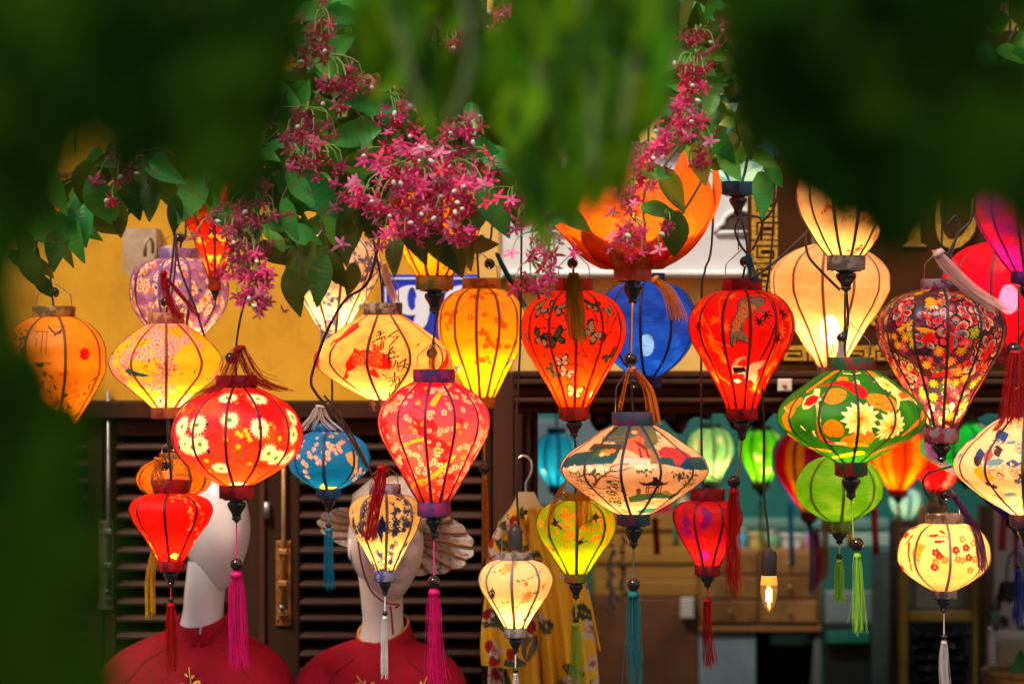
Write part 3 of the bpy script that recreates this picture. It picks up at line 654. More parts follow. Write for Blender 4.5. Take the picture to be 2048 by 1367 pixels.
# -- F small red one with a spray of pale blossoms
def pF(p):
    p.fill((.62, .020, .009)); b = blossom(3.6, (.85, .42, .16), (.5, .03, .02))
    for q in ([(365, 990), (385, 1005), (392, 1030), (385, 1055)], [(390, 995), (410, 1015), (412, 1040), (400, 1062)], [(352, 994), (375, 990), (398, 992)], [(290, 1060), (300, 1085), (312, 1112)]):
        p.stroke(q, 1.2, (.5, .16, .03))
        for c in curve(q, 11): th, a = p.loc(c[0]+p.rng.uniform(-4, 4), c[1]+p.rng.uniform(-4, 4)); b(p, th, a)
    for k in range(30): b(p, p.rng.uniform(1.5, 4.7), p.rng.uniform(20, p.a1-20))
    p.at(352, 1108, shp([(-9, 2), (0, -6), (10, -2), (4, 4), (8, 9), (-3, 6)]), (.9, .6, .1))
lantern('small plain red lantern with a pale blossom spray beside the mannequin head', 342, 5.72, 959, 985, 1120, 1141, 35, 27, [(990, 55), (1002, 77), (1018, 84), (1040, 77), (1070, 56), (1100, 37)], pF, 8, -1, (.10, .006, .006), (.42, .006, .01), glow=1.65, fin=29,
        tail=dict(c=(.50, .006, .01), bead=1198, br=6, t0=1204, t1=1350, w=22, n=36), cord=[(342, 965), (340, 930), (336, 880), (334, 836)], bail=52, beadtop=-14, tassels=[dict(p=[(318, 915), (312, 940), (322, 972)], w=26, c=(.75, .22, .02), n=22, fwd=.03)], seed=4, socket=False)
# -- E small amber one behind it
def pE(p): p.fill((.70, .30, .02)); p.scatter(22, lambda s, th, a: s.twig(th, a, 45, 1.8, (.12, .05, .02), .4)); p.scatter(26, blossom(5, (.62, .06, .02), (.8, .4, .1)))
lantern('small amber lantern with dark twigs half hidden behind the small red lantern', 347, 6.02, 905, 916, 1000, 1012, 28, 24, [(922, 45), (938, 68), (957, 75), (975, 68), (990, 46)], pE, 12, 4, (.16, .06, .01), (.5, .2, .02), glow=.6, fin=20,
        tail=dict(c=(.75, .42, .02), t0=1090, t1=1236, w=18, n=20, dx=-36), cord=[(347, 905), (343, 880), (338, 850), (336, 836)], bail=26, seed=5)

# -- B purple floral
def pB(p):
    p.fill((.34, .17, .40)).blotch((.42, .25, .48), 12, .2, .4, 3).blotch((.48, .34, .46), 8, .45, .2, 8)
    p.scatter(190, blossom(9, (.86, .72, .62), (.55, .16, .05), (.50, .26, .20), 6)); p.scatter(50, blossom(6, (.78, .30, .12), (.5, .05, .03))); p.scatter(26, blossom(7, (.78, .45, .10), (.6, .2, .02))); p.scatter(26, blossom(5, (.14, .18, .40), (.05, .05, .2))); p.scatter(40, leafm(5, (.34, .36, .12)))
lantern('purple lantern crowded with small pink and orange flowers by the electric box', 358, 6.12, 497, 516, 692, 712, 40, 34, [(526, 72), (548, 93), (578, 98), (605, 95), (640, 76), (672, 48)], pB, 10, 20, (.16, .08, .20), (.30, .16, .36), (.5, .34, .4), .85, 0, None, [(358, 505), (366, 470), (372, 430), (372, -90)], 36, seed=6)
cordpath(LANTERNS[-1], [(352, 470), (356, 520), (368, 560), (392, 620), (416, 700), (418, 738)], 5.95, 2.4, 'power_cord'); cordpath(LANTERNS[-1], [(352, 470), (350, 540), (338, 620)], 5.9, 2.0, 'power_cord')

# -- A amber with birds, far left
def pA(p):
    p.fill((.78, .36, .03)); z = Z(0, 400, 2.734)
    for q in ([(300, 690), (340, 720), (400, 715)], [(340, 740), (380, 700), (320, 690)], [(310, 700), (360, 735), (390, 680)]): p.stroke([z(*c) for c in q], (4, 1.5), (.06, .02, .01))
    for q in ([(230, 720), (310, 720)], [(240, 840), (325, 840)], [(240, 890), (330, 890)]): p.stroke([z(*c) for c in q], 2, (.22, .08, .02))
    for X in (245, 275, 300): p.stroke([z(X, 720), z(X, 840)], 1.2, (.22, .08, .02))
    p.at(*z(505, 840), fl(7, 14, .3), (.55, .02, .01)); p.at(*z(265, 900), ell(9, 3), (.06, .05, .06))
    lf = leafm(6, (.05, .07, .02))
    for k in range(120):
        x, y = p.rng.uniform(20, 200), p.rng.uniform(745, 850); th, a = p.loc(x, y); lf(p, th, a) if p.rng.random() < .45 else blossom(6, (.75, .12, .03), (.8, .5, .1))(p, th, a)
    for k in range(60): th, a = p.loc(p.rng.uniform(10, 70), p.rng.uniform(660, 720)); leafm(6, (.06, .09, .05))(p, th, a)
lantern('amber lantern with birds and a red flower at the dark leafy edge', 108, 5.85, 612, 633, 880, 905, 42, 26, [(642, 62), (665, 90), (700, 105), (735, 106), (770, 92), (815, 64), (855, 38)], pA, 8, 22, (.16, .06, .012), (.55, .28, .06), glow=1.5, fin=40, tail=dict(c=(.6, .25, .02), bead=1000, t0=1010, t1=1180, w=24), cord=[(108, 620), (100, 540), (98, 400), (95, -90)], bail=50, seed=7)

# -- G white lantern printed with blue flowers
def toile(p, n, k=1.0, c=(.09, .09, .26)):
    def f(s, th, a):
        s.twig(th, a, 40*k, 1.3, c, .6)
        for i in range(4): s.put(th+s.rng.gauss(0, .09), a+s.rng.gauss(0, 7*k), fl(5, 5.2*k, .6, s.rng.random()*6), c, .85); s.put(th+s.rng.gauss(0, .12), a+s.rng.gauss(0, 9*k), ell(4.5*k, 1.6*k, s.rng.uniform(0, 3)), c, .8)
    p.scatter(n, f)
def pG(p): p.fill((.76, .60, .44)); toile(p, 70, 1.15, (.11, .10, .30))
lantern('white lantern printed with blue flowers behind the carp lantern', 667, 6.12, 452, 470, 668, 690, 42, 25, [(484, 74), (505, 92), (530, 96), (556, 90), (590, 70), (635, 42)], pG, 10, 14, (.20, .12, .09), (.55, .48, .5), glow=1.15, fin=0, cord=[(667, 455), (668, 400), (670, -90)], bail=0, seed=8)
# -- I blue with white blossoms
def pI(p):
    p.fill((.012, .26, .56)); b = blossom(5.5, (.86, .66, .56), (.72, .14, .02), (.62, .16, .10))
    for q in ([(600, 880), (620, 900), (640, 890), (665, 905), (690, 895)], [(606, 885), (600, 905), (612, 925), (620, 945)], [(625, 905), (645, 925), (660, 915)], [(640, 868), (660, 862), (680, 870), (700, 880), (720, 892)], [(662, 885), (676, 900), (684, 885)], [(715, 930), (725, 945), (712, 952)]):
        p.stroke(q, 1.5, (.30, .16, .02))
        for c in curve(q, 9): th, a = p.loc(c[0]+p.rng.uniform(-5, 5), c[1]+p.rng.uniform(-6, 6)); b(p, th, a)
    for k in range(60): b(p, p.rng.uniform(1.4, 4.8), p.rng.uniform(15, p.a1-15))
    p.polyabs([(697, 905), (712, 898), (722, 912), (718, 935), (706, 953), (702, 950), (710, 930), (702, 918)], (.75, .48, .18)); p.polyabs([(640, 972), (650, 962), (658, 970), (676, 972), (668, 978), (646, 980)], (.8, .66, .12))
lantern('small blue lantern with white blossoms and a crane against the shutter', 657, 6.02, 846, 862, 977, 995, 31, 24, [(872, 54), (892, 76), (918, 83), (940, 77), (960, 54)], pI, 8, -3, (.006, .07, .20), (.01, .15, .40), glow=.62, fin=28,
        tail=dict(c=(.01, .30, .48), bead=1051, br=6, t0=1054, t1=1180, w=18, n=26), cord=[(660, 855), (664, 800), (664, 740), (666, 690)], bail=42, beadtop=-12, tassels=[dict(p=[(640, 810), (632, 835), (612, 862)], w=22, c=(.62, .58, .54), n=18, fwd=.1, sp=2.0), dict(p=[(642, 812), (650, 840), (672, 862)], w=18, c=(.62, .58, .54), n=14, fwd=.1, sp=2)], seed=9, bulb=945)

# -- H cream lantern with red carp and brushed characters
def carp(p, body, c, dark, sc):
    p.polyabs(body, c)
def pH(p):
    p.grad([(628, (.76, .47, .20)), (720, (.78, .50, .20)), (800, (.80, .58, .28))]); z = Z(600, 560, 4.882); GR = (.34, .24, .14)
    for k in range(40):
        x, y = p.rng.uniform(640, 900), p.rng.uniform(640, 795); r = p.rng.uniform(5, 13)
        th, a = p.loc(x, y)
        for q in (1, .62, .3): p.put(th, a, ring(r*q-.9, r*q+.3), GR, .6)
    for q in ([(190, 790), (280, 760), (360, 650), (440, 690), (350, 780), (240, 800)], [(250, 880), (380, 800), (470, 830), (560, 900)], [(560, 860), (640, 880), (760, 900), (900, 930)], [(800, 360), (900, 420), (1030, 470), (1090, 560)], [(650, 440), (760, 470), (880, 420), (1000, 440)], [(780, 950), (900, 970), (1000, 950)], [(1040, 540), (1000, 560), (940, 640)], [(640, 600), (700, 560), (640, 540), (620, 590)]): p.stroke([z(*c) for c in q], 1.7, GR, alpha=.75)
    p.at(*z(1100, 640), ell(14, 10), (.80, .46, .04), .7)
    RC, RL = (.66, .035, .012), (.80, .33, .14)
    p.polyabs([z(*c) for c in ((470, 800), (540, 710), (550, 655), (600, 685), (690, 680), (800, 690), (870, 720), (935, 790), (930, 850), (860, 865), (780, 850), (700, 830), (600, 820), (540, 870), (480, 890), (490, 940), (440, 975), (470, 880))], RC)
    p.polyabs([z(*c) for c in ((740, 690), (735, 610), (790, 640), (850, 590), (855, 660), (800, 700))], RC)
    p.polyabs([z(*c) for c in ((705, 880), (760, 850), (810, 940), (770, 945), (720, 915))], RC)
    for i in range(9):
        for j in range(5): th, a = p.loc(*z(560+i*32, 706+j*27+(i % 2)*13)); p.put(th, a, ring(2.4, 3.1), RL)
    for k in range(4): p.stroke([z(750+k*28, 690), z(745+k*30, 620)], 1, RL)
    p.polyabs([z(*c) for c in ((300, 640), (330, 590), (400, 560), (450, 500), (520, 430), (580, 410), (590, 460), (500, 530), (420, 590), (340, 610), (310, 650))], RC)
    for k in range(9): p.at(*z(430+k*17, 540-k*14), ring(1.4, 2.3), RL)
    p.polyabs([(625, 735), (632, 705), (640, 695), (640, 720), (640, 745), (650, 760), (645, 765), (632, 752)], RC); p.polyabs([(899, 690), (908, 715), (905, 742), (880, 760), (872, 745), (888, 725)], RC)
    for k in range(9): p.at(880+k % 3*8, 715+k*4, ring(1.2, 2), RL)
    I = (.018, .014, .012)
    S = [[(775, 515), (800, 500), (820, 492)], [(770, 545), (850, 510)], [(800, 500), (812, 530), (800, 560)], [(735, 605), (800, 575), (865, 545)], [(775, 575), (845, 560)], [(820, 560), (830, 600), (800, 605)], [(845, 550), (862, 575), (850, 590)],
         [(975, 490), (930, 520), (880, 560)], [(900, 545), (940, 555), (985, 545)], [(985, 548), (950, 590), (910, 640), (905, 665)],
         [(845, 742), (930, 705)], [(940, 655), (900, 700), (925, 715)], [(895, 765), (950, 750), (1000, 738)], [(905, 700), (905, 790), (902, 875)], [(935, 690), (960, 720)],
         [(970, 780), (935, 860)], [(985, 800), (990, 885)], [(1005, 810), (1060, 765)], [(990, 840), (1110, 800)], [(1060, 765), (1050, 830), (1010, 890)], [(1040, 840), (1090, 860)],
         [(835, 915), (875, 935)], [(865, 955), (1060, 915)], [(955, 895), (945, 985)], [(890, 985), (925, 965), (930, 1000), (895, 1030)], [(955, 960), (990, 950), (985, 995), (955, 1000), (955, 965)], [(900, 1030), (960, 1015), (1010, 985)], [(960, 1010), (940, 1050)], [(1000, 1000), (980, 1040)], [(1040, 930), (1010, 985)], [(1165, 640), (1200, 615)], [(880, 1125), (890, 1090), (920, 1080)]]
    for q in S: p.stroke([z(*c) for c in q], (3.4, 2.0), I)
lantern('cream saucer lantern with red carp and brushed black characters', 765, 5.78, 605, 629, 799, 821, 39, 26, [(640, 56), (662, 88), (688, 122), (706, 135), (722, 137), (742, 122), (765, 88), (785, 52)], pH, 10, -10, (.20, .10, .05), (.60, .44, .26), (.16, .09, .06), 1.05, 0, None,
        [(765, 612), (762, 560), (745, 470), (738, 430), (730, -90)], 78, [dict(p=[(768, 526), (774, 560), (790, 605)], w=15, c=(.68, .40, .26), n=24, fwd=.05)], det=1.25, seed=10, beadtop=8)
# -- J toile lantern over the second mannequin
def pJ(p): p.fill((.80, .62, .30)); toile(p, 44, 1.3, (.05, .06, .17)); p.polyabs([(760, 1038), (768, 1024), (775, 1040), (782, 1062), (770, 1058), (766, 1085), (758, 1060), (748, 1066)], (.04, .05, .2)); p.at(796, 1058, fl(5, 11, .5), (.05, .07, .16))
lantern('cream lantern with blue toile flowers hanging before the mannequin with a hat', 770, 5.5, 968, 986, 1140, 1161, 31, 21, [(996, 56), (1012, 69), (1032, 72), (1055, 66), (1085, 50), (1115, 33)], pJ, 8, 6, (.17, .12, .10), (.45, .42, .46), (.08, .09, .3), 1.0, 28,
        dict(c=(.70, .66, .62), bead=1226, br=5.5, t0=1230, t1=1358, w=14, n=22), [(758, 975), (745, 950), (715, 890), (680, 830), (648, 790)], 42, [dict(p=[(764, 928), (758, 975), (746, 1030), (740, 1086)], w=24, c=(.48, .006, .01), n=46, fwd=.09, sp=1.3)], seed=11, beadtop=0)
cordpath(LANTERNS[-1], [(765, 440), (738, 560), (690, 600), (655, 660), (636, 710), (622, 760), (632, 786), (660, 820), (700, 875), (735, 935)], 5.6, 3.0, 'power_cord')
# -- K pink lantern
def pK(p):
    p.grad([(762, (.60, .02, .05)), (800, (.66, .05, .13)), (860, (.72, .13, .14)), (1003, (.70, .10, .06))]).blotch((.60, .01, .03), 26, .35, .4, 4, .8)
    z = Z(740, 720, 4.02)
    for q, w_ in (([(110, 400), (180, 340), (270, 290)], 10), ([(520, 340), (580, 250), (650, 200)], 12), ([(280, 670), (350, 640), (440, 620)], 9), ([(420, 980), (540, 900), (640, 810), (690, 760)], 12), ([(340, 1000), (400, 960), (450, 950)], 9)): p.stroke([z(*c) for c in q], (w_, w_*.6), (.82, .42, .03), alpha=.9)
    b = blossom(6.5, (.84, .44, .34), (.40, .03, .03), (.50, .06, .06)); p.scatter(90, lambda s, th, a: s.twig(th, a, 36, 1.3, (.40, .05, .04), .6, None, (b if s.rng.random() < .3 else None)))
    p.scatter(250, b); p.scatter(60, blossom(6, (.80, .34, .03), (.5, .06, .01))); p.scatter(40, leafm(4.5, (.42, .36, .05)))
    p.stroke([z(280, 620), z(320, 590), z(400, 595), z(450, 600)], (5, 3), (.14, .15, .22)); p.stroke([z(300, 640), z(360, 605)], (5, 2), (.12, .13, .2))
lantern('pink lantern with pale cherry blossoms and yellow streaks over the hatted mannequin', 868, 5.45, 738, 763, 1003, 1031, 41, 33, [(775, 64), (795, 91), (820, 109), (842, 113), (865, 109), (900, 92), (945, 66), (980, 46)], pK, 12, -7, (.14, .006, .04), (.42, .03, .14), (.10, .04, .16), 1.8, fin=45,
        tail=dict(c=(.75, .01, .17), bead=1163, br=13, t0=1175, t1=1380, w=30, n=46), cord=[(868, 745), (866, 700), (872, 640), (884, 600)], bail=58, beadtop=-4, det=1.25, seed=12, bulb=880, bulbr=17)
# -- L amber lantern above it, lower half below the flowers
def pL(p): p.fill((.74, .30, .02)); p.scatter(46, blossom(5, (.58, .03, .01), (.8, .4, .05))); p.scatter(60, lambda s, th, a: s.twig(th, a, 26, 1.2, (.4, .06, .01)))
lantern('amber lantern with red sprigs below the pink flower cluster', 869, 5.42, 330, 348, 552, 579, 40, 37, [(362, 70), (390, 92), (420, 97), (455, 91), (500, 67), (530, 50)], pL, 12, 10, (.20, .08, .01), (.55, .20, .02), (.16, .15, .02), 1.2, fin=46, cord=[(869, 335), (868, 200), (868, -90)], bail=0, seed=13)
tassel(LANTERNS[-1], [(866, 690), (864, 715), (862, 742)], 5.42, 16, (.58, .22, .04), 16)
# -- M golden lantern
def pM(p):
    p.grad([(578, (.80, .47, .025)), (690, (.84, .52, .025)), (795, (.88, .62, .03))]); b = blossom(6, (.66, .14, .01), (.80, .40, .03)); z = Z(760, 540, 6.826)
    for q in ([(860, 640), (930, 600), (1010, 620), (1060, 560)], [(920, 800), (930, 720), (980, 650)], [(1380, 820), (1430, 880), (1480, 940)], [(1440, 1040), (1560, 1020), (1640, 1030)], [(1740, 1060), (1880, 1010)], [(1620, 680), (1700, 780)], [(1100, 330), (1200, 300), (1340, 380)], [(1380, 300), (1500, 330), (1620, 320)], [(1260, 360), (1400, 390)], [(1340, 1250), (1440, 1180)]):
        p.stroke([z(*c) for c in q], (1.8, 1), (.24, .05, .01))
        for c in curve(q, 5): th, a = p.loc(*z(c[0]+p.rng.uniform(-30, 30), c[1]+p.rng.uniform(-30, 30))); b(p, th, a)
    for X, Y in ((1440, 610), (930, 600), (1500, 950), (1610, 960), (1500, 1260), (1240, 655), (1450, 1030)): th, a = p.loc(*z(X, Y)); b(p, th, a)
    p.scatter(40, lambda s, th, a: (b(s, th, a) if abs(((th+pi) % (2*pi))-pi) > 1.3 else None))
    bl = (.10, .16, .42); p.polyabs([z(*c) for c in ((1000, 1290), (1050, 1310), (1110, 1270), (1090, 1320), (1060, 1345), (1110, 1380), (1040, 1360))], bl); p.polyabs([z(*c) for c in ((1720, 1280), (1800, 1220), (1870, 1215), (1860, 1240), (1800, 1250), (1730, 1320))], bl)
lantern('golden yellow lantern with faint blossoms beside the number plate', 963, 6.05, 556, 577, 795, 816, 38, 27, [(588, 62), (612, 82), (640, 88), (668, 87), (700, 76), (745, 51), (775, 36)], pM, 12, -6, (.34, .10, .012), (.62, .26, .02), (.4, .12, .01), 1.5, 0, None, [(958, 560), (955, 500), (962, 470), (985, 440), (990, -90)], 52, [dict(p=[(993, 505), (1012, 545), (1035, 585), (1052, 618)], w=12, c=(.015, .15, .16), n=22, fwd=.12)], seed=14, beadtop=16)
cordpath(LANTERNS[-1], [(968, 816), (969, 930)], 6.05, 1.6, 'tassel_cord', mat((.66, .28, .02), .6)); MB().ball(P(969, 935, 6.05), 12*SP*6.05).build('bead', BEAD(), LANTERNS[-1]); tassel(LANTERNS[-1], [(969, 946), (971, 1040), (972, 1130)], 6.05, 13, (.66, .28, .02), 24)
# -- N orange with butterflies
def pN(p):
    p.grad([(580, (.66, .050, .006)), (700, (.68, .062, .006)), (820, (.72, .12, .01))]); z = Z(1040, 540, 4.02); bk = (.05, .02, .01); fb = blossom(6, (.80, .12, .05), (.6, .02, .02))
    for q in ([(480, 600), (520, 680), (590, 740), (600, 640), (560, 590)], [(340, 670), (420, 660), (520, 690)], [(130, 470), (230, 460), (360, 480)], [(700, 330), (700, 430), (690, 520), (650, 580)], [(560, 960), (590, 860), (640, 820), (690, 790)], [(180, 700), (200, 640), (240, 610)], [(320, 320), (350, 370), (360, 400)], [(570, 330), (610, 400), (600, 470)], [(380, 750), (480, 760), (540, 820)], [(160, 350), (200, 400), (240, 380)], [(770, 380), (730, 480), (660, 560)], [(300, 960), (310, 900)], [(370, 860), (420, 920), (530, 950)], [(430, 590), (420, 480)]):
        p.stroke([z(*c) for c in q], (1.8, 1), bk)
        for c in curve(q, 9): p.at(*z(c[0]+p.rng.uniform(-14, 14), c[1]+p.rng.uniform(-14, 14)), ell(2.2, 1.2, p.rng.uniform(0, 3)), bk)
    for X, Y in ((360, 650), (500, 720), (640, 620), (700, 600), (160, 800), (600, 950), (780, 450), (550, 440)):
        th, a = p.loc(*z(X, Y)); fb(p, th, a); fb(p, th+.06, a+5)
    gr, gn = (.28, .27, .22), (.07, .11, .07)
    for X, Y, R, ro, c1, c2 in ((150, 310, 17, .9, gr, gr), (280, 310, 17, .2, gr, gr), (160, 550, 18, .3, gn, gr), (270, 550, 19, -.4, gn, gn), (575, 290, 14, .3, gn, gr), (715, 335, 12, -.3, gr, gr), (575, 510, 19, .8, gr, gr), (325, 725, 14, -.1, gr, gr), (250, 810, 14, 1.2, gn, gn), (370, 820, 14, .4, gr, gr), (435, 975, 15, .2, (.3, .42, .16), (.4, .5, .3)), (580, 1000, 9, .2, (.6, .6, .4), (.7, .7, .6)), (720, 690, 14, -.7, gn, gn), (690, 850, 9, .6, gr, gn), (40, 540, 11, .3, gr, gr), (820, 430, 13, .2, gr, gr), (400, 215, 11, .4, gr, gn), (220, 215, 9, .4, gr, gr)): bfly(p, *z(X, Y), R, ro, c1, c2)
    for k in range(14): th, a = p.rng.uniform(1.6, 4.6), p.rng.uniform(30, p.a1-40); bfly(p, 1147+95*math.sin(0), 660, 0.01, 0, gr, gr); p.put(th, a, shp([(-12, -8), (0, 0), (12, -8), (10, 6), (0, 2), (-10, 6)], 1.1, p.rng.random()*6), gr)
lantern('orange lantern printed with butterflies and a green tassel on top', 1148, 5.76, 558, 580, 814, 838, 37, 30, [(592, 66), (615, 92), (642, 103), (665, 105), (690, 99), (730, 77), (775, 50)], pN, 12, 1, (.32, .006, .004), (.50, .025, .006), (.25, .012, .004), 1.65, fin=36, cord=[(1147, 565), (1147, 520), (1150, 470), (1165, 380), (1170, -90)], bail=58, beadtop=-3,
        tassels=[dict(p=[(1147, 545), (1148, 580), (1150, 630), (1152, 690)], w=30, c=(.30, .28, .02), n=60, fwd=.115, sp=1.3)], det=1.25, seed=15)
# -- AC lime with blossoms and swallows, below it
def pAC(p):
    p.fill((.34, .46, .01)).blotch((.55, .50, .01), 30, .2, .6, 2); b = clump(5, (.80, .36, .02), (.6, .12, .01), None, 3)
    p.scatter(95, b); p.scatter(70, blossom(3.5, (.75, .25, .01), (.5, .08, .01)))
    for X, Y, k, ro in ((1108, 1042, .9, .2), (1190, 1030, .9, 2.2), (1160, 1078, .85, -.5), (1103, 1098, .6, .4), (1096, 1070, .6, 1)): p.at(X, Y, shp(SWALLOW, k, ro), (.03, .05, .10))
lantern('lime green lantern with yellow blossoms and swallows below the butterfly lantern', 1152, 5.76, 984, 999, 1147, 1163, 30, 23, [(1008, 55), (1025, 73), (1048, 79), (1070, 74), (1100, 54), (1128, 34)], pAC, 8, 0, (.06, .11, .01), (.16, .28, .02), (.5, .2, .02), 1.2, fin=34,
        tail=dict(c=(.36, .52, .05), bead=1239, br=6, t0=1244, t1=1372, w=20, n=26), cord=[(1150, 990), (1153, 950), (1150, 874)], bail=40, tassels=[dict(p=[(1165, 968), (1168, 1000), (1172, 1058)], w=26, c=(.80, .20, .02), n=26, fwd=.10), dict(p=[(1140, 955), (1110, 995), (1088, 1060)], w=10, c=(.80, .20, .02), n=9, fwd=.07, sp=1.6)], seed=16)
# -- O plain blue silk
def pO(p): p.fill((.016, .11, .60)).blotch((.03, .16, .74), 16, 0, .8, 3)
lantern('plain royal blue silk lantern behind the orange lotus lantern', 1293, 6.08, 546, 563, 752, 775, 36, 30, [(574, 66), (600, 90), (630, 100), (660, 99), (690, 90), (725, 64)], pO, 10, -10, (.006, .015, .08), (.01, .03, .16), glow=1.1, fin=0, bail=0, cord=[(1293, 552), (1296, 400), (1298, -90)], weave=.5, streak=.25, rough=.35, clear=.018, bulb=690, bulbr=15, tassels=[dict(p=[(1306, 555), (1335, 580), (1352, 615), (1360, 642)], w=26, c=(.70, .26, .02), n=40, fwd=.115, sp=1.6)], seed=17)
# -- Q red with black carp
def pQ(p):
    p.fill((.60, .018, .008)); z = Z(1360, 540, 4.02); OR = (.84, .20, .014); DK = (.035, .006, .006)
    for q in ([(90, 300), (130, 420), (170, 560), (230, 720), (310, 860)], [(190, 250), (160, 360), (200, 470), (240, 560), (300, 640), (350, 740)], [(330, 200), (290, 260), (290, 370)], [(820, 250), (800, 420), (770, 600), (720, 800), (690, 900)], [(880, 350), (860, 520), (830, 680), (760, 830)], [(230, 560), (320, 600), (380, 600)], [(130, 600), (200, 700), (250, 800), (380, 910)], [(730, 640), (640, 830), (600, 900)]): p.stroke([z(*c) for c in q], 3.4, OR, alpha=.9)
    def bam(X, Y, R, c, n=6, sp=4.2, a0=None):
        th, a = p.loc(*z(X, Y)); a0 = p.rng.uniform(0, 6) if a0 is None else a0
        for k in range(n): p.put(th, a, lance(R*p.rng.uniform(.8, 1.15), R*.13, a0+k*sp/n), c)
    for X, Y in ((150, 390), (250, 420), (320, 460), (290, 680), (240, 600), (170, 670), (330, 700), (790, 500), (760, 740), (860, 380), (830, 600), (700, 800), (600, 940), (270, 860), (130, 300), (380, 210), (770, 220), (160, 240), (890, 470), (210, 560)): bam(X, Y, 17, OR)
    for X, Y in ((600, 410), (655, 360), (800, 355), (760, 545), (610, 185), (130, 460)): bam(X, Y, 15, DK, 7, 5.6)
    p.stroke([z(*c) for c in ((680, 200), (730, 270), (740, 400), (690, 570), (620, 720))], (4.2, 4), DK); p.stroke([z(*c) for c in ((710, 480), (680, 430), (640, 420))], 2, DK)
    G1, G2 = (.19, .18, .17), (.42, .24, .10)
    body = [(565, 220), (620, 212), (665, 235), (650, 275), (620, 300), (560, 335), (500, 390), (465, 440), (462, 490), (510, 560), (508, 595), (450, 565), (415, 570), (395, 622), (368, 605), (362, 520), (372, 450), (400, 390), (420, 330), (430, 260), (470, 235), (520, 215)]
    p.polyabs([z(*c) for c in body], DK); ctr = (500, 370); p.polyabs([z(ctr[0]+(x-ctr[0])*.95, ctr[1]+(y-ctr[1])*.96) for x, y in body], G1)
    p.polyabs([z(*c) for c in ((470, 260), (540, 270), (590, 300), (540, 345), (480, 400), (445, 450), (440, 490), (380, 500), (395, 420), (430, 350))], G2)
    for i in range(8):
        for j in range(5):
            u = i/8; cx, cy = 560-190*u+(j-2)*26*(1-.3*u), 285+210*u+(j-2)*20; p.at(*z(cx, cy), ring(2.3, 3.1), (.06, .045, .05))
    p.polyabs([z(*c) for c in ((590, 335), (660, 315), (650, 345), (610, 350))], G1); p.at(*z(625, 252), ell(1.6, 1.6), DK)
    for k in range(4): p.stroke([z(400+k*24, 520), z(385+k*32, 590)], 1.1, DK)
    lo = [(392, 770), (420, 710), (480, 690), (540, 705), (470, 715), (420, 760), (520, 775), (560, 740), (660, 722), (640, 770), (600, 800), (610, 850), (585, 915), (555, 880), (500, 875), (490, 830), (400, 835)]
    p.polyabs([z(*c) for c in lo], (.26, .22, .17)); p.polyabs([z(*c) for c in ((400, 780), (490, 775), (510, 810), (410, 830))], DK); p.polyabs([z(*c) for c in ((410, 885), (440, 870), (480, 890), (440, 905))], (.6, .45, .3))
lantern('bright red lantern with a grey carp and dark bamboo', 1484, 5.78, 557, 580, 818, 839, 40, 31, [(590, 70), (612, 94), (636, 105), (655, 107), (680, 101), (720, 79), (765, 53), (795, 38)], pQ, 12, 4, (.16, .004, .004), (.46, .006, .008), glow=1.8, fin=40,
        tail=dict(c=(.48, .008, .01), bead=962, br=13, t0=974, t1=1190, w=28, n=44, dx=-16), cord=[(1484, 565), (1492, 520), (1494, 490), (1484, 440)], bail=62, tassels=[dict(p=[(1496, 508), (1502, 535), (1514, 568)], w=14, c=(.01, .08, .16), n=22, fwd=.05)], det=1.25, seed=18, beadtop=6)
# -- R pale blue lantern, upper right
def pR(p): p.fill((.10, .32, .46)).blotch((.30, .52, .60), 26, .0, .5, 4); p.scatter(60, blossom(6, (.72, .55, .04), (.5, .35, .02))); p.scatter(26, blossom(7, (.70, .22, .22), (.4, .05, .05))); p.scatter(40, lambda s, th, a: s.twig(th, a, 24, 1.3, (.05, .08, .12)))
lantern('pale blue lantern with yellow flowers high above the carp lantern', 1476, 5.8, 190, 208, 365, 389, 36, 33, [(222, 66), (245, 86), (275, 92), (305, 84), (335, 62)], pR, 8, 10, (.02, .10, .20), (.02, .12, .26), glow=.9, fin=42, cord=[(1476, 195), (1480, -90)], bail=0, seed=19)
for q in ([(1484, 430), (1470, 455), (1478, 485), (1492, 505)], [(1486, 430), (1520, 436), (1522, 460), (1505, 500)], [(1522, 445), (1545, 420), (1556, 380), (1552, 300)], [(1526, 445), (1524, 465), (1522, 480)]): cordpath(LANTERNS[-1], q, 5.78, 2.6, 'power_cord', mat((.02, .015, .012), .35))
cordpath(LANTERNS[-1], [(1475, 425), (1477, 500)], 5.8, 1.3, 'tassel_cord', mat((.02, .12, .25), .6))
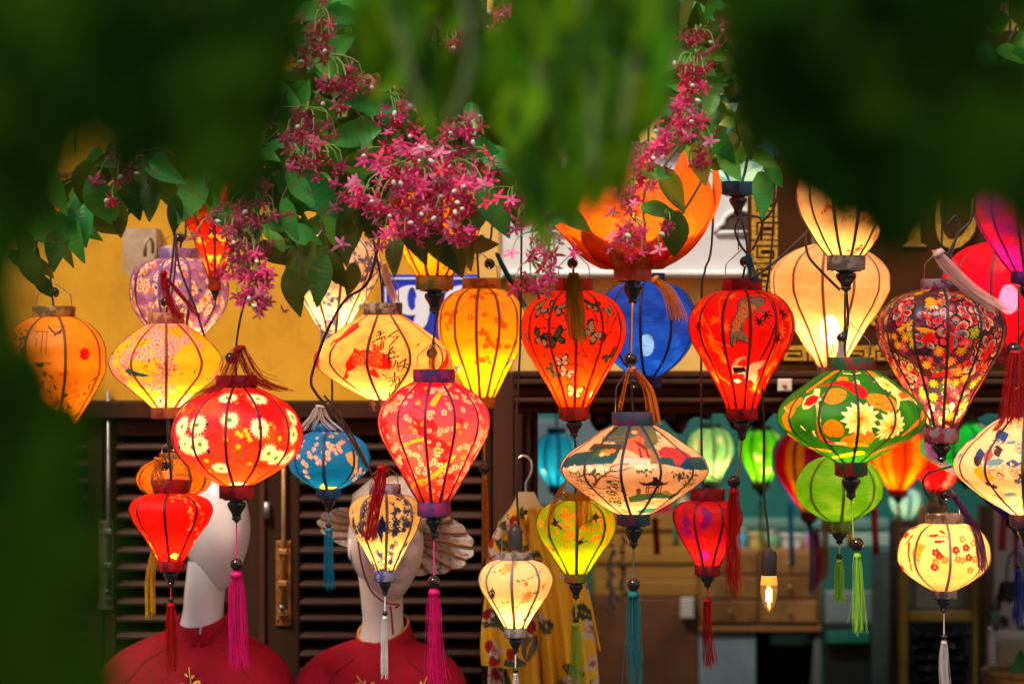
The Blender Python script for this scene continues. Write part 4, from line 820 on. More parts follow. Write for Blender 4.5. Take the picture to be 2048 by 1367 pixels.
# -- P orange lotus lantern
def lotus():
    dep = 5.5; xc = 1265; s_ = SP*dep; cb = 561; loc = P(xc, cb, dep); root = empty('lotus_lantern', loc, 'orange lotus shaped lantern with open petals above the blue lantern', 'lantern', 'lanterns hung across the shop front')
    def petal(ang, prof, wmax, c, seed):      # prof: (radius, y px) along the midrib
        pr = np.array(curve(prof, 26)); H = 26; W = 13; co = np.zeros((H, W, 3)); cl = np.zeros((H, W, 3)); g = np.random.RandomState(seed)
        arc_ = np.linspace(0, 1, H)
        for i in range(H):
            t = arc_[i]; wd = wmax*max(.03, math.sin(pi*min(1, t*.80+.20)))**.8
            for j in range(W):
                u = j/(W-1)*2-1; r, y = pr[i]; cup = (u*u)*wd*.20
                rr = r-cup*.7; ll = u*wd; wav = 1.6*math.sin(9*t+u*3+seed)*t
                x_, d_ = rr*math.sin(ang)+ll*math.cos(ang), rr*math.cos(ang)-ll*math.sin(ang)
                co[i, j] = (x_*s_, -(d_+wav)*s_, (cb-y)*s_)
                cl[i, j] = np.array(c)*(1-.10*abs(math.sin(u*9+seed)))*(.92+.16*g.rand())
                if abs(u) > .93: cl[i, j] *= .55
        o = link(bpy.data.objects.new('petal', np_grid_mesh('petal', co, False, cl, [silk(.55, .4, .5, 1.1, .12)])), root); return o
    for k in range(9):
        a = 2*pi*k/9+.20; fr = math.cos(a)
        if fr > .25: pf = [(34, 538), (75, 508), (112, 478), (132, 452), (140, 428)]; w_ = 66
        elif fr > -.4: pf = [(34, 538), (95, 508), (150, 452), (176, 395), (172, 345), (160, 300)]; w_ = 84
        else: pf = [(34, 538), (90, 505), (140, 450), (165, 395), (165, 345), (152, 292)]; w_ = 88
        petal(a, pf, w_, (.80, .15, .008), k)
    for k in range(8): petal(2*pi*(k+.5)/8+.30, [(30, 540), (64, 515), (92, 486), (100, 466)], 44, (.80, .17, .01), k+20)
    cm = mat((.55, .06, .008), .5, noise=.5, nscale=40, trans=.2, bump=.2)
    autosmooth(MB().lathe(loc, [(36*s_, 0), (38*s_, 0), (38*s_, 25*s_), (36*s_, 25*s_)], 28, cap=False).build('bottom_collar', cm, root))
    w_, fin = 20, 46; q = [(30, 0), (30, 3), (15, 5), (15, 8), (19, 9), (20, 13), (19, 18), (15, 26), (10, 34), (9, 38), (10, 41), (8, 45), (2, 47)]
    autosmooth(MB().lathe(loc, [(a*s_, -b*s_) for a, b in q], 22).build('finial', LAC(), root), 35)
    MB().ball(P(xc+8, 462, dep), 17*s_, 14, sz=1.2).build('bulb', BULB(330), root); MB().tube([P(xc+8, 475, dep), P(xc, 560, dep)], 10*s_, 8).build('lamp_socket', mat((.3, .25, .2), .5), root)
    cordpath(root, [(xc, 480), (xc+4, 300), (xc+8, -90)], dep+.05, 2.0); LANTERNS.append(root); return root
lot = lotus()
# -- Y garden scene lantern below the lotus
def pY(p):
    p.fill((.72, .50, .34)).blotch((.66, .44, .28), 30, .2, .4, 2); z = Z(1100, 810, 4.715); W = lambda *q: [z(*c) for c in q]
    TE, GN, BR, DG = (.030, .13, .16), (.10, .16, .06), (.20, .085, .04), (.035, .07, .035)
    p.polyabs(W((600, 190), (720, 175), (960, 180), (1010, 330), (900, 400), (640, 390), (560, 300)), (.16, .17, .14)); p.polyabs(W((470, 330), (560, 230), (700, 200), (690, 240), (650, 330)), (.12, .17, .15))
    p.polyabs(W((340, 410), (400, 350), (560, 350), (660, 350), (640, 400), (480, 410)), (.10, .085, .07))
    for X in (490, 545, 640, 660): p.stroke(W((X, 270), (X, 340)), 2.6, (.20, .13, .08))
    p.stroke(W((480, 295), (700, 280)), 3, (.30, .22, .14)); p.stroke(W((480, 325), (690, 315)), 2.2, (.30, .22, .14))
    p.polyabs(W((150, 500), (230, 440), (400, 410), (640, 400), (600, 470), (560, 520), (400, 530), (180, 560), (110, 590)), TE); p.polyabs(W((985, 470), (1100, 450), (1300, 470), (1420, 480), (1480, 600), (1380, 590), (1200, 560), (1000, 520)), TE); p.polyabs(W((1160, 520), (1300, 490), (1330, 590), (1230, 575)), (.012, .10, .20))
    for X, Y, r, c in ((430, 430, 15, GN), (500, 420, 13, (.42, .28, .03)), (560, 410, 9, (.68, .25, .12)), (470, 440, 7, (.8, .6, .3)), (520, 435, 6, (.7, .4, .08))): p.at(*z(X, Y), fl(7, r, .35), c)
    p.polyabs(W((640, 470), (760, 470), (910, 490), (915, 525), (720, 510), (640, 510)), (.62, .58, .56)); p.polyabs(W((900, 380), (970, 390), (985, 520), (915, 520)), (.36, .22, .09))
    for k in range(60): p.at(*z(p.rng.gauss(950, 45), p.rng.gauss(300, 45)), ell(4.5, 1.6, p.rng.uniform(.5, 2)), (.22, .21, .06))
    p.polyabs(W((985, 410), (1060, 370), (1180, 390), (1290, 440), (1320, 470), (1250, 480), (1200, 545), (1150, 530), (1130, 470), (1000, 460)), (.50, .075, .09))
    for k in range(34): p.at(*z(p.rng.uniform(1010, 1280), p.rng.uniform(395, 475)), ell(1.5, 1), (.25, .02, .04))
    # seated figure in a coral robe
    p.polyabs(W((740, 300), (700, 290), (690, 370), (680, 385), (760, 420), (830, 465), (905, 470), (915, 420), (860, 370), (870, 300), (820, 270)), (.74, .19, .11)); p.polyabs(W((765, 315), (830, 330), (890, 380), (912, 470), (890, 470), (870, 400), (810, 365)), (.30, .04, .04)); p.polyabs(W((805, 370), (830, 390), (842, 465), (820, 465)), (.25, .03, .04))
    p.at(*z(795, 235), ell(9.5, 8), (.45, .09, .03)); p.at(*z(782, 245), ell(6, 6.2), (.78, .50, .34)); p.polyabs(W((820, 220), (845, 270), (850, 300), (825, 280)), (.42, .08, .03))
    # blossom tree
    p.stroke(W((400, 730), (430, 670), (470, 630), (540, 590), (640, 580), (740, 550)), (5.5, 2.4), BR); p.stroke(W((410, 720), (400, 640), (330, 620), (230, 660), (150, 640)), (5, 1.8), BR); p.stroke(W((470, 640), (540, 630), (640, 660)), (3, 1.6), BR); p.stroke(W((400, 740), (470, 760), (530, 740), (580, 700)), (3.4, 1.4), BR); p.stroke(W((540, 590), (550, 550), (640, 520), (740, 530)), (3, 1.5), BR)
    for X, Y, n in ((190, 590, 14), (430, 590, 14), (840, 560, 14), (360, 580, 8), (900, 550, 8)):
        for k in range(n): p.at(*z(X+p.rng.gauss(0, 38), Y+p.rng.gauss(18, 14)), ell(4.6, 2, p.rng.uniform(0, 3)), GN)
        for k in range(n-3): p.at(*z(X+p.rng.gauss(0, 34), Y+p.rng.gauss(-8, 12)), fl(6, 5, .3), (.84, .70, .56))
    for X, Y, n in ((570, 710, 22), (290, 710, 14), (350, 745, 10), (1200, 640, 26), (1330, 660, 26), (560, 800, 22), (620, 890, 30), (1290, 720, 14), (640, 790, 8), (380, 830, 14), (260, 790, 12), (1250, 800, 12), (1330, 740, 14), (420, 860, 8)):
        for k in range(n): p.at(*z(X+p.rng.gauss(0, 36), Y+p.rng.gauss(0, 22)), ell(3.8, 1.7, p.rng.uniform(0, 3)), DG if p.rng.random() < .6 else (.16, .20, .05))
    # pavilion and hill
    p.polyabs(W((800, 685), (880, 700), (930, 680), (940, 640), (975, 640), (990, 675), (1050, 700), (1105, 680), (1060, 720), (960, 728), (850, 722)), (.055, .035, .035))
    for X in (885, 905, 1000, 1025): p.stroke(W((X, 725), (X-4, 795)), 2.6, (.34, .08, .03))
    p.stroke(W((880, 745), (1030, 740)), 2.6, (.34, .08, .03)); p.stroke(W((880, 785), (1030, 780)), 2.6, (.34, .08, .03))
    p.polyabs(W((785, 770), (830, 770), (825, 815), (790, 815)), (.25, .11, .06)); p.polyabs(W((780, 770), (808, 745), (836, 770)), (.12, .07, .06))
    p.polyabs(W((720, 840), (800, 810), (900, 800), (1020, 790), (1110, 830), (1080, 860), (960, 850), (830, 880), (730, 890)), (.10, .20, .10)); p.polyabs(W((1080, 850), (1150, 810), (1230, 800), (1130, 880)), TE); p.polyabs(W((1030, 790), (1080, 770), (1140, 820), (1110, 830)), (.36, .26, .08))
    for q in ([(740, 900), (860, 880), (980, 890), (1080, 870)], [(760, 930), (900, 910), (1040, 930)], [(850, 880), (930, 900), (1020, 880)]): p.stroke(W(*q), 1.6, BR)
    p.polyabs(W((780, 985), (900, 950), (1000, 960), (930, 1000), (860, 1010)), (.05, .30, .27)); p.polyabs(W((640, 950), (740, 985), (760, 1010), (690, 1005)), (.55, .30, .08)); p.polyabs(W((930, 1010), (1060, 920), (1160, 870), (1080, 950), (980, 1010)), (.60, .22, .20)); p.polyabs(W((590, 980), (660, 1010), (650, 1020)), (.55, .12, .14))
    for k in range(80): th, a = p.rng.uniform(1.6, 4.7), p.rng.uniform(20, p.a1-20); p.put(th, a, fl(5, p.rng.uniform(4, 12), .5), p.rng.choice([TE, GN, BR, (.7, .3, .2)]))
lantern('wide saucer lantern printed with a garden, pavilion and figure in coral robe', 1267, 5.48, 824, 849, 1027, 1049, 43, 33, [(862, 66), (885, 100), (908, 134), (924, 147), (938, 151), (952, 145), (972, 122), (998, 84), (1015, 56)], pY, 12, -12, (.030, .032, .06), (.03, .10, .13), (.16, .04, .12), .62, fin=45,
        tail=dict(c=(.012, .16, .18), bead=1168, br=13, t0=1180, t1=1380, w=30, n=34), cord=[(1267, 830), (1262, 760), (1260, 700), (1264, 605)], bail=108, tassels=[dict(p=[(1262, 735), (1285, 760), (1302, 790), (1312, 850)], w=20, c=(.72, .19, .015), n=26, fwd=.02), dict(p=[(1258, 735), (1250, 770), (1238, 822)], w=8, c=(.72, .19, .015), n=8, fwd=.02)], det=1.25, seed=21, trans=.48)
cordpath(LANTERNS[-1], [(1265, 605), (1262, 715)], 5.45, 1.6, 'tassel_cord', mat((.6, .2, .04), .6)); MB().ball(P(1261, 718, 5.42), 14*SP*5.42).build('bead', BEAD(), LANTERNS[-1])
# -- S cream silk, T above it
def pS(p): p.fill((.76, .54, .32)).blotch((.80, .60, .40), 40, 0, .8, 1)
lantern('large plain cream silk lantern in front of the sign board', 1660, 6.15, 472, 488, 735, 760, 36, 25, [(500, 70), (525, 105), (552, 119), (575, 119), (605, 107), (650, 76), (700, 45)], pS, 12, -14, (.26, .13, .07), (.55, .45, .38), glow=1.25, fin=0, bail=0, cord=[(1660, 480), (1664, 300), (1668, -90)], clear=.07, bulb=660, bulbr=20, seed=22, weave=.25)
def pT(p): p.fill((.80, .60, .34)); p.scatter(40, lambda s, th, a: s.twig(th, a, 50, 1.3, (.3, .08, .03), .5, None, blossom(4.5, (.72, .08, .03), (.8, .3, .1))))
lantern('cream lantern with red sprigs under the dark leaves above the lotus and koi lantern', 1692, 5.55, 300, 318, 512, 540, 40, 38, [(330, 74), (360, 98), (392, 102), (425, 94), (465, 72), (492, 54)], pT, 12, 8, (.05, .035, .03), (.28, .22, .18), glow=1.2, fin=42, cord=[(1690, 310), (1690, -90)], bail=0, seed=23)
for q in ([(1500, 560), (1560, 515), (1640, 440), (1700, 390)], [(1610, 470), (1616, 510), (1640, 540), (1680, 580)], [(1692, 580), (1696, 640), (1688, 700)]): cordpath(LANTERNS[-1], q, 5.62, 2.8, 'power_cord')
# -- X green koi
def pX(p):
    p.fill((.035, .17, .02)).blotch((.07, .24, .02), 40, 0, .8, 2); z = Z(1540, 690, 4.41); W = lambda *q: [z(*c) for c in q]; OC = (.58, .24, .012)
    def pad(X, Y, R, ro=0):
        th, a = p.loc(*z(X, Y)); p.put(th, a, fl(1, R, .12, ro), OC); p.put(th, a, shp([(0, 0), (R*1.1, -R*.12), (R*1.1, R*.12)], 1, ro+2), (.05, .2, .02))
        for k in range(7): p.put(th, a, shp([(0, 0), (math.cos(k*.9)*R*.9-.5, math.sin(k*.9)*R*.9), (math.cos(k*.9)*R*.9+.5, math.sin(k*.9)*R*.9)]), (.5, .19, .01))
    for X, Y, R in ((510, 430, 25), (870, 470, 22), (960, 500, 24), (480, 725, 22), (130, 560, 24), (100, 670, 22), (190, 500, 16), (170, 810, 16), (740, 800, 26), (650, 830, 22), (1290, 790, 14), (870, 250, 14), (600, 300, 12), (1330, 470, 12)): pad(X, Y, R, p.rng.uniform(0, 6))
    p.stroke(W((300, 400), (460, 290), (560, 230), (620, 195)), (8, 10), (.70, .20, .01)); p.polyabs(W((690, 200), (760, 195), (740, 225), (700, 225)), (.6, .02, .01)); p.stroke(W((620, 245), (700, 250), (760, 240)), (3, 4), (.78, .62, .36))
    RD = (.62, .012, .008)
    p.polyabs(W((380, 365), (480, 325), (600, 305), (700, 320), (780, 365), (800, 420), (760, 462), (700, 450), (640, 390), (560, 345), (450, 350)), RD); p.polyabs(W((680, 320), (715, 295), (740, 310), (740, 345)), (.78, .58, .34))
    p.polyabs(W((230, 520), (270, 450), (330, 425), (360, 375), (400, 380), (380, 440), (400, 470), (340, 500), (290, 545), (240, 555)), (.76, .56, .36)); p.polyabs(W((240, 515), (280, 455), (340, 430), (385, 445), (350, 495), (290, 525)), RD)
    p.stroke(W((355, 500), (365, 600), (370, 690), (400, 780), (470, 840), (590, 850)), (6, 11), (.78, .50, .26)); p.stroke(W((360, 640), (380, 760), (430, 820)), (6, 9), (.70, .11, .015)); p.stroke(W((430, 825), (500, 845)), 9, RD); p.polyabs(W((310, 740), (330, 735), (350, 790), (330, 780)), (.78, .6, .4))
    for k in range(10): p.at(*z(p.rng.uniform(350, 470), p.rng.uniform(640, 830)), ell(2.2, 1.6), RD)
    p.polyabs(W((1010, 420), (1100, 390), (1210, 430), (1280, 510), (1260, 530), (1180, 470), (1090, 480), (1060, 550), (1040, 540), (1070, 460)), (.78, .52, .28)); p.polyabs(W((1080, 420), (1150, 400), (1200, 440), (1120, 470)), (.72, .14, .015)); p.stroke(W((1200, 430), (1270, 490)), 6, (.70, .10, .02))
    for a_, b_, w_, c in (((1350, 600), (1130, 780), 15, (.72, .20, .008)), ((1160, 845), (840, 960), 17, (.72, .13, .008)), ((1160, 840), (1000, 890), 11, RD), ((760, 935), (540, 985), 17, (.80, .42, .01)), ((480, 920), (250, 905), 13, (.70, .22, .02)), ((700, 860), (800, 870), 17, (.74, .34, .01)), ((1180, 880), (900, 1000), 8, (.80, .50, .03))):
        p.stroke([z(*a_), z((a_[0]+b_[0])/2, (a_[1]+b_[1])/2-6), z(*b_)], (w_, w_*.4), c)
    def lot(X, Y, R, c0):
        th, a = p.loc(*z(X, Y))
        for n, k, c in ((15, 1.0, (.82, .68, .44)), (13, .78, (.84, .64, .30)), (11, .56, (.82, .56, .16)), (9, .36, (.80, .44, .06))):
            o = p.rng.uniform(0, 1)
            for j in range(n): p.put(th, a, lance(R*k*p.rng.uniform(.92, 1.08), R*k*.20, o+j*2*pi/n), tuple(q*(.80+.22*(j % 2)) for q in c))
        p.put(th, a, ell(R*.12, R*.12), c0)
    lot(715, 625, 39, (.72, .20, .01)); lot(1000, 705, 37, (.62, .04, .01)); lot(1000, 345, 31, (.72, .2, .02)); lot(1150, 930, 24, (.7, .2, .02))
    for k in range(8): th, a = p.rng.uniform(1.7, 4.6), p.rng.uniform(50, p.a1-40); X = 0; p.put(th, a, fl(12, 34, .3), (.82, .66, .4)); p.put(th, a, ell(8, 8), (.75, .4, .05))
    for X, Y in ((95, 545), (220, 700)): p.stroke([z(X, Y), z(X+40, Y+40)], (4, 1.5), (.8, .55, .3))
lantern('green saucer lantern with golden lotus flowers and red koi', 1702, 5.5, 714, 739, 924, 950, 46, 32, [(750, 66), (770, 95), (795, 128), (815, 144), (835, 149), (853, 143), (878, 116), (905, 66)], pX, 12, -2, (.012, .035, .012), (.02, .11, .05), (.36, .03, .02), 1.5, fin=47,
        tail=dict(c=(.36, .62, .06), bead=1088, br=14, t0=1104, t1=1268, w=20, n=36, dx=12), cord=[(1690, 720), (1690, 660), (1690, 585)], bail=70, tassels=[dict(p=[(1682, 665), (1681, 690), (1681, 722)], w=11, c=(.55, .46, .44), n=22, fwd=.02)], det=1.25, seed=24, beadtop=-18, bulb=880)
# -- AA plain lime silk behind
def pAA(p): p.fill((.22, .52, .03)).blotch((.36, .60, .08), 30, .0, .8, 2)
lantern('plain lime silk lantern hanging behind the green koi lantern', 1679, 5.95, 898, 912, 1042, 1063, 30, 26, [(920, 52), (942, 76), (968, 87), (990, 86), (1012, 72), (1030, 48)], pAA, 8, -2, (.10, .20, .02), (.28, .40, .08), glow=.62, fin=24, tail=dict(c=(.34, .60, .05), bead=1112, br=6, t0=1118, t1=1206, w=18, n=30), cord=[(1680, 905), (1682, 800), (1684, 760)], bail=0, weave=.4, streak=.18, rough=.35, seed=25, bulb=985, bulbr=18)
# -- U paisley
def pU(p):
    p.fill((.13, .030, .050)).blotch((.26, .06, .10), 8, .2, .3, 3).blotch((.08, .06, .11), 9, .4, .2, 8); BK = (.012, .008, .01)
    RDs = [(.46, .018, .04), (.52, .03, .06), (.58, .06, .10), (.38, .01, .03)]; GRs = [(.26, .30, .27), (.30, .32, .28), (.62, .46, .34), (.14, .24, .28)]
    def pet(s, th, a, L, ro, c):
        s.put(th, a, drop(L*1.12, L*.36, ro), BK); s.put(th, a, drop(L, L*.29, ro), (.66, .40, .32) if s.rng.random() < .5 else (.60, .08, .12)); r = max(25, np.interp(a, s.A[:, 0], s.R[:, 0]))
        s.put(th, a, drop(L*.90, L*.22, ro), c); s.put(th+math.cos(ro)*L*.55/r, a+math.sin(ro)*L*.55, ring(L*.06, L*.12), BK)
    def ros(s, th, a, L=26, n=None, a0=None):
        n = n or s.rng.randint(6, 8); a0 = s.rng.uniform(0, 6) if a0 is None else a0
        for k in range(n): pet(s, th, a, L*s.rng.uniform(.85, 1.1), a0+k*2*pi/n, s.rng.choice(RDs if k % 2 else GRs))
    def star(s, th, a):
        c = s.rng.choice([(.62, .36, .02), (.62, .36, .02), (.05, .20, .10), (.60, .09, .02), (.34, .40, .03), (.58, .12, .16)]); R = s.rng.uniform(8, 13)
        s.put(th, a, fl(s.rng.choice([7, 9, 10]), R, .62, s.rng.random()*6), c); s.put(th, a, ell(R*.16, R*.16), (.75, .5, .1))
    p.scatter(240, star); p.scatter(160, lambda s, th, a: pet(s, th, a, s.rng.uniform(10, 16), s.rng.uniform(0, 6), s.rng.choice(GRs+RDs)))
    z = Z(1740, 540, 3.8)
    p.scatter(120, star); p.scatter(30, lambda s, th, a: ros(s, th, a, 26))
    for X, Y in ((560, 480), (190, 320), (810, 360), (900, 560), (820, 590), (90, 600)): th, a = p.loc(*z(X, Y)); ros(p, th, a, 34 if X == 560 else 28, 8)
    for X, Y in ((500, 240), (235, 490), (640, 200), (610, 770), (510, 880), (250, 740), (400, 260), (700, 240), (540, 290), (330, 180), (660, 550), (600, 930), (750, 860), (530, 690)): star(p, *p.loc(*z(X, Y)))
    for q in (((470, 470), (510, 450), (550, 520), (550, 610), (510, 660), (470, 640), (520, 580), (515, 520)), ((330, 500), (380, 460), (420, 500), (400, 550), (340, 560)), ((850, 560), (880, 530), (885, 580), (820, 690), (780, 710), (800, 650)), ((420, 780), (540, 750), (560, 790), (420, 810))): p.polyabs([z(*c) for c in q], (.60, .02, .02))
    p.polyabs([z(*c) for c in ((270, 440), (330, 435), (440, 470), (330, 480))], (.66, .34, .02)); p.polyabs([z(*c) for c in ((240, 640), (340, 580), (410, 600), (350, 650))], (.06, .02, .08))
    bo = (p.A > p.a1-52)
    for k in range(26): th = -pi+k*2*pi/26; pet(p, th, p.a1-8-(k % 3)*15, 20, -pi/2+p.rng.uniform(-.3, .3), (.66, .56, .46))
lantern('large dark lantern densely printed with red paisley and bright small flowers', 1883, 5.62, 558, 578, 855, 884, 41, 34, [(590, 84), (612, 113), (638, 127), (662, 130), (690, 124), (730, 103), (780, 72), (820, 50)], pU, 12, -4, (.03, .012, .02), (.24, .16, .20), (.22, .02, .05), 1.35, fin=38,
        cord=[(1884, 565), (1880, 520), (1884, 440), (1880, -90)], bail=66, tassels=[dict(p=[(1872, 500), (1905, 545), (1950, 590), (2000, 622)], w=34, c=(.62, .36, .30), n=60, fwd=.10, sp=1.4)], det=1.25, seed=26, beadtop=False, rough=.28, trans=.5, weave=.08)
for q in ([(1895, 450), (1912, 432), (1918, 460), (1905, 490), (1895, 510)], [(1950, 395), (1942, 440), (1915, 470), (1900, 520)]): cordpath(LANTERNS[-1], q, 5.62, 2.6, 'power_cord')
# -- AE cream with red berries, below it
def pAE(p):
    p.fill((.82, .64, .36)).blotch((.84, .60, .26), 40, .2, .6, 2); RB = (.60, .012, .012); OB = (.78, .26, .06); z = Z(1750, 1050, 4.312)
    def br(X, Y, c, R=4.2, n=5):
        for k in range(n): p.at(*z(X+22*math.cos(k*2*pi/n+X), Y+20*math.sin(k*2*pi/n+X)), ell(R, R*.8, k), c)
    for X, Y in ((460, 205), (490, 235), (635, 185), (735, 165), (755, 250), (450, 330)): br(X, Y, RB)
    for X, Y in ((455, 285), (535, 265), (690, 270), (775, 360), (705, 95), (815, 265), (805, 130), (650, 260)): br(X, Y, OB, 3.4)
    for q in ([(430, 70), (490, 60)], [(465, 115), (535, 110)], [(520, 30), (545, 45)], [(250, 140), (240, 240), (270, 370)], [(280, 80), (230, 150)], [(910, 300), (880, 430)], [(920, 260), (915, 340)]): p.stroke([z(*c) for c in q], (7, 5), RB)
    p.stroke([z(*c) for c in ((390, 60), (480, 80), (560, 70), (590, 170))], 1.8, (.16, .12, .03)); p.polyabs([z(*c) for c in ((320, 130), (385, 150), (350, 200), (330, 290), (310, 240))], (.66, .40, .02)); p.stroke([z(*c) for c in ((310, 120), (300, 220), (325, 300))], 1.4, (.05, .04, .03)); p.stroke([z(*c) for c in ((280, 200), (300, 330), (360, 430), (430, 500))], (6, 4), (.72, .26, .03))
    for k in range(40): th, a = p.rng.uniform(1.4, 4.8), p.rng.uniform(25, p.a1-25); p.put(th, a, fl(5, 8, .4), RB)
    for k in range(5): p.stroke([z(840+k*22, 10+k*14), z(905+k*16, 120+k*30), z(950+k*13, 330+k*14)], 1.2, (.03, .02, .02))
lantern('small cream lantern painted with red plum blossoms under the paisley lantern', 1888, 5.62, 1027, 1045, 1180, 1195, 37, 25, [(1053, 60), (1070, 80), (1095, 91), (1115, 93), (1138, 84), (1160, 58)], pAE, 8, -2, (.30, .24, .24), (.50, .40, .38), glow=1.15, fin=28,
        tail=dict(c=(.60, .52, .48), bead=1273, br=6.5, t0=1280, t1=1400, w=17, n=34, sw=6), cord=[(1880, 1010), (1862, 1000), (1846, 970), (1852, 950), (1880, 938), (1960, 920)], bail=68, tassels=[dict(p=[(1902, 985), (1935, 1030), (1962, 1080), (1972, 1150)], w=14, c=(.09, .012, .10), n=26, fwd=.09, sp=1.8)], seed=27, beadtop=4, bulb=1105)
MB().lathe(P(1874, 1030, 5.62), [(14*SP*5.62, 0), (20*SP*5.62, 6*SP*5.62), (20*SP*5.62, 22*SP*5.62), (8*SP*5.62, 32*SP*5.62), (4*SP*5.62, 44*SP*5.62)], 16).build('bulb_holder', mat((.05, .03, .02), .4), LANTERNS[-1])
# -- Z fans, right edge
def pZ(p):
    p.fill((.76, .56, .38)).blotch((.70, .50, .32), 24, .2, .4, 2); z = Z(1880, 820, 5.697)
    def fan(X, Y, R, ro, c, d, sw=2.0):
        th, a = p.loc(*z(X, Y)); p.put(th, a, shp([(0, 0)]+[(math.cos(ro+t)*R, math.sin(ro+t)*R) for t in np.linspace(-sw/2, sw/2, 9)]), c)
        for t in np.linspace(-sw/2, sw/2, 8): p.put(th, a, shp([(0, 0), (math.cos(ro+t)*R-.5, math.sin(ro+t)*R), (math.cos(ro+t)*R+.5, math.sin(ro+t)*R)]), d)
    Yw, Bl, Rd, Dk, Sk = (.78, .42, .03), (.05, .09, .30), (.66, .09, .05), (.06, .04, .035), (.16, .30, .40)
    for f in ((400, 600, 34, 1.9, Yw, (.7, .3, .02)), (940, 600, 34, 2.4, Yw, (.7, .3, .02)), (820, 470, 24, 1.0, Dk, (.15, .1, .08)), (930, 470, 22, .4, Rd, (.7, .3, .2)), (500, 480, 22, 3.0, Rd, (.7, .3, .2)), (690, 520, 18, 1.6, Bl, (.1, .2, .4)), (420, 470, 26, 2.7, Bl, (.1, .2, .4)), (360, 520, 18, 2.4, Dk, (.15, .1, .08)), (190, 720, 26, 1.6, (.70, .14, .02), (.7, .3, .1)), (700, 250, 30, 2.6, Bl, (.1, .2, .4)), (880, 260, 22, .8, (.62, .4, .3), Dk), (600, 420, 20, 2.8, Dk, (.2, .1, .1)), (420, 950, 20, .5, (.7, .2, .03), (.6, .3, .1))): fan(*f)
    for X, Y, rx in ((500, 560, 18), (870, 350, 14), (690, 345, 12), (690, 930, 16), (890, 950, 14), (560, 320, 10), (780, 1070, 14)): p.at(*z(X, Y), ell(rx, rx*.4, -.2), Sk)
    for X, Y, n in ((470, 650, 12), (770, 400, 14), (670, 610, 6), (620, 940, 16), (540, 390, 10), (900, 160, 8), (820, 1090, 10)):
        for k in range(n): th, a = p.loc(*z(X+p.rng.gauss(0, 45), Y+p.rng.gauss(0, 28))); p.put(th, a, ell(4, 4), (.80, .68, .54)); p.put(th, a, ring(3, 4.2), (.10, .07, .06)); p.put(th, a, ell(1.4, 1.4), (.08, .05, .1))
    for X, Y in ((540, 620), (550, 720), (740, 600), (700, 680)): p.at(*z(X, Y), ring(6, 7.4), (.12, .08, .06))
    for X, Y, c in ((820, 770, (.10, .06, .05)), (780, 710, (.12, .06, .06)), (740, 770, (.15, .18, .32)), (450, 810, (.16, .06, .06)), (520, 840, (.12, .06, .06)), (940, 830, (.2, .07, .05)), (870, 240, (.2, .1, .08))): p.at(*z(X, Y), fl(5, 8, .35), c)
    for k in range(60): th, a = p.rng.uniform(1.2, 4.8), p.rng.uniform(20, p.a1-20); p.put(th, a, fl(4, p.rng.uniform(6, 16), .4), p.rng.choice([Yw, Bl, Rd, Dk, Sk]))
    for k in range(26): th, a = p.rng.uniform(0, 1.4), p.rng.uniform(20, p.a1-20); p.put(th, a, fl(4, p.rng.uniform(6, 16), .4), p.rng.choice([Yw, Bl, Rd, Dk, Sk]))
lantern('cream saucer lantern with painted fans cut by the right photo edge', 2052, 5.48, 806, 832, 1028, 1052, 42, 32, [(845, 66), (868, 96), (892, 124), (912, 139), (930, 145), (948, 140), (970, 118), (1000, 78)], pZ, 12, -14, (.04, .035, .06), (.30, .10, .12), (.1, .06, .14), 1.0, fin=42, cord=[(2045, 815), (2040, 760), (2036, 690)], bail=44, tassels=[dict(p=[(2032, 700), (2028, 760), (2020, 850)], w=34, c=(.48, .008, .012), n=60, fwd=.06, sp=1.4), dict(p=[(2010, 830), (1990, 862)], w=12, c=(.48, .008, .012), n=14, fwd=.07, sp=1.4)], det=1.25, seed=28)
# -- V crimson silk, W purple silk
def pV(p): p.fill((.62, .004, .035)).blotch((.66, .006, .09), 40, .0, .8, 2)
lantern('large crimson silk lantern with its bulb glowing through at the right', 2018, 6.1, 466, 482, 706, 730, 40, 30, [(495, 84), (520, 116), (550, 130), (580, 132), (615, 120), (660, 84)], pV, 10, -26, (.14, .006, .03), (.4, .01, .04), glow=1.0, fin=0, bail=0, cord=[(2018, 475), (2020, -90)], clear=.08, bulb=598, bulbr=20, seed=29, weave=.4, streak=.12, rough=.35)
def pW(p): p.fill((.46, .02, .36)).blotch((.62, .015, .15), 26, .0, .6, 2)
lantern('purple silk lantern tapering down at the upper right corner', 2056, 5.72, 320, 340, 545, 566, 44, 34, [(356, 84), (385, 106), (415, 110), (450, 100), (500, 68), (528, 48)], pW, 12, 8, (.14, .006, .12), (.12, .01, .16), glow=.9, fin=44, cord=[(2056, 325), (2056, -90)], bail=0, weave=.5, streak=.2, rough=.35, seed=30)
cordpath(LANTERNS[-1], [(1930, 560), (1985, 640), (2012, 690)], 5.72, 2.2, 'power_cord'); MB().ball(P(2028, 700, 5.5), 16*SP*5.5).build('bead', BEAD(), LANTERNS[-1])
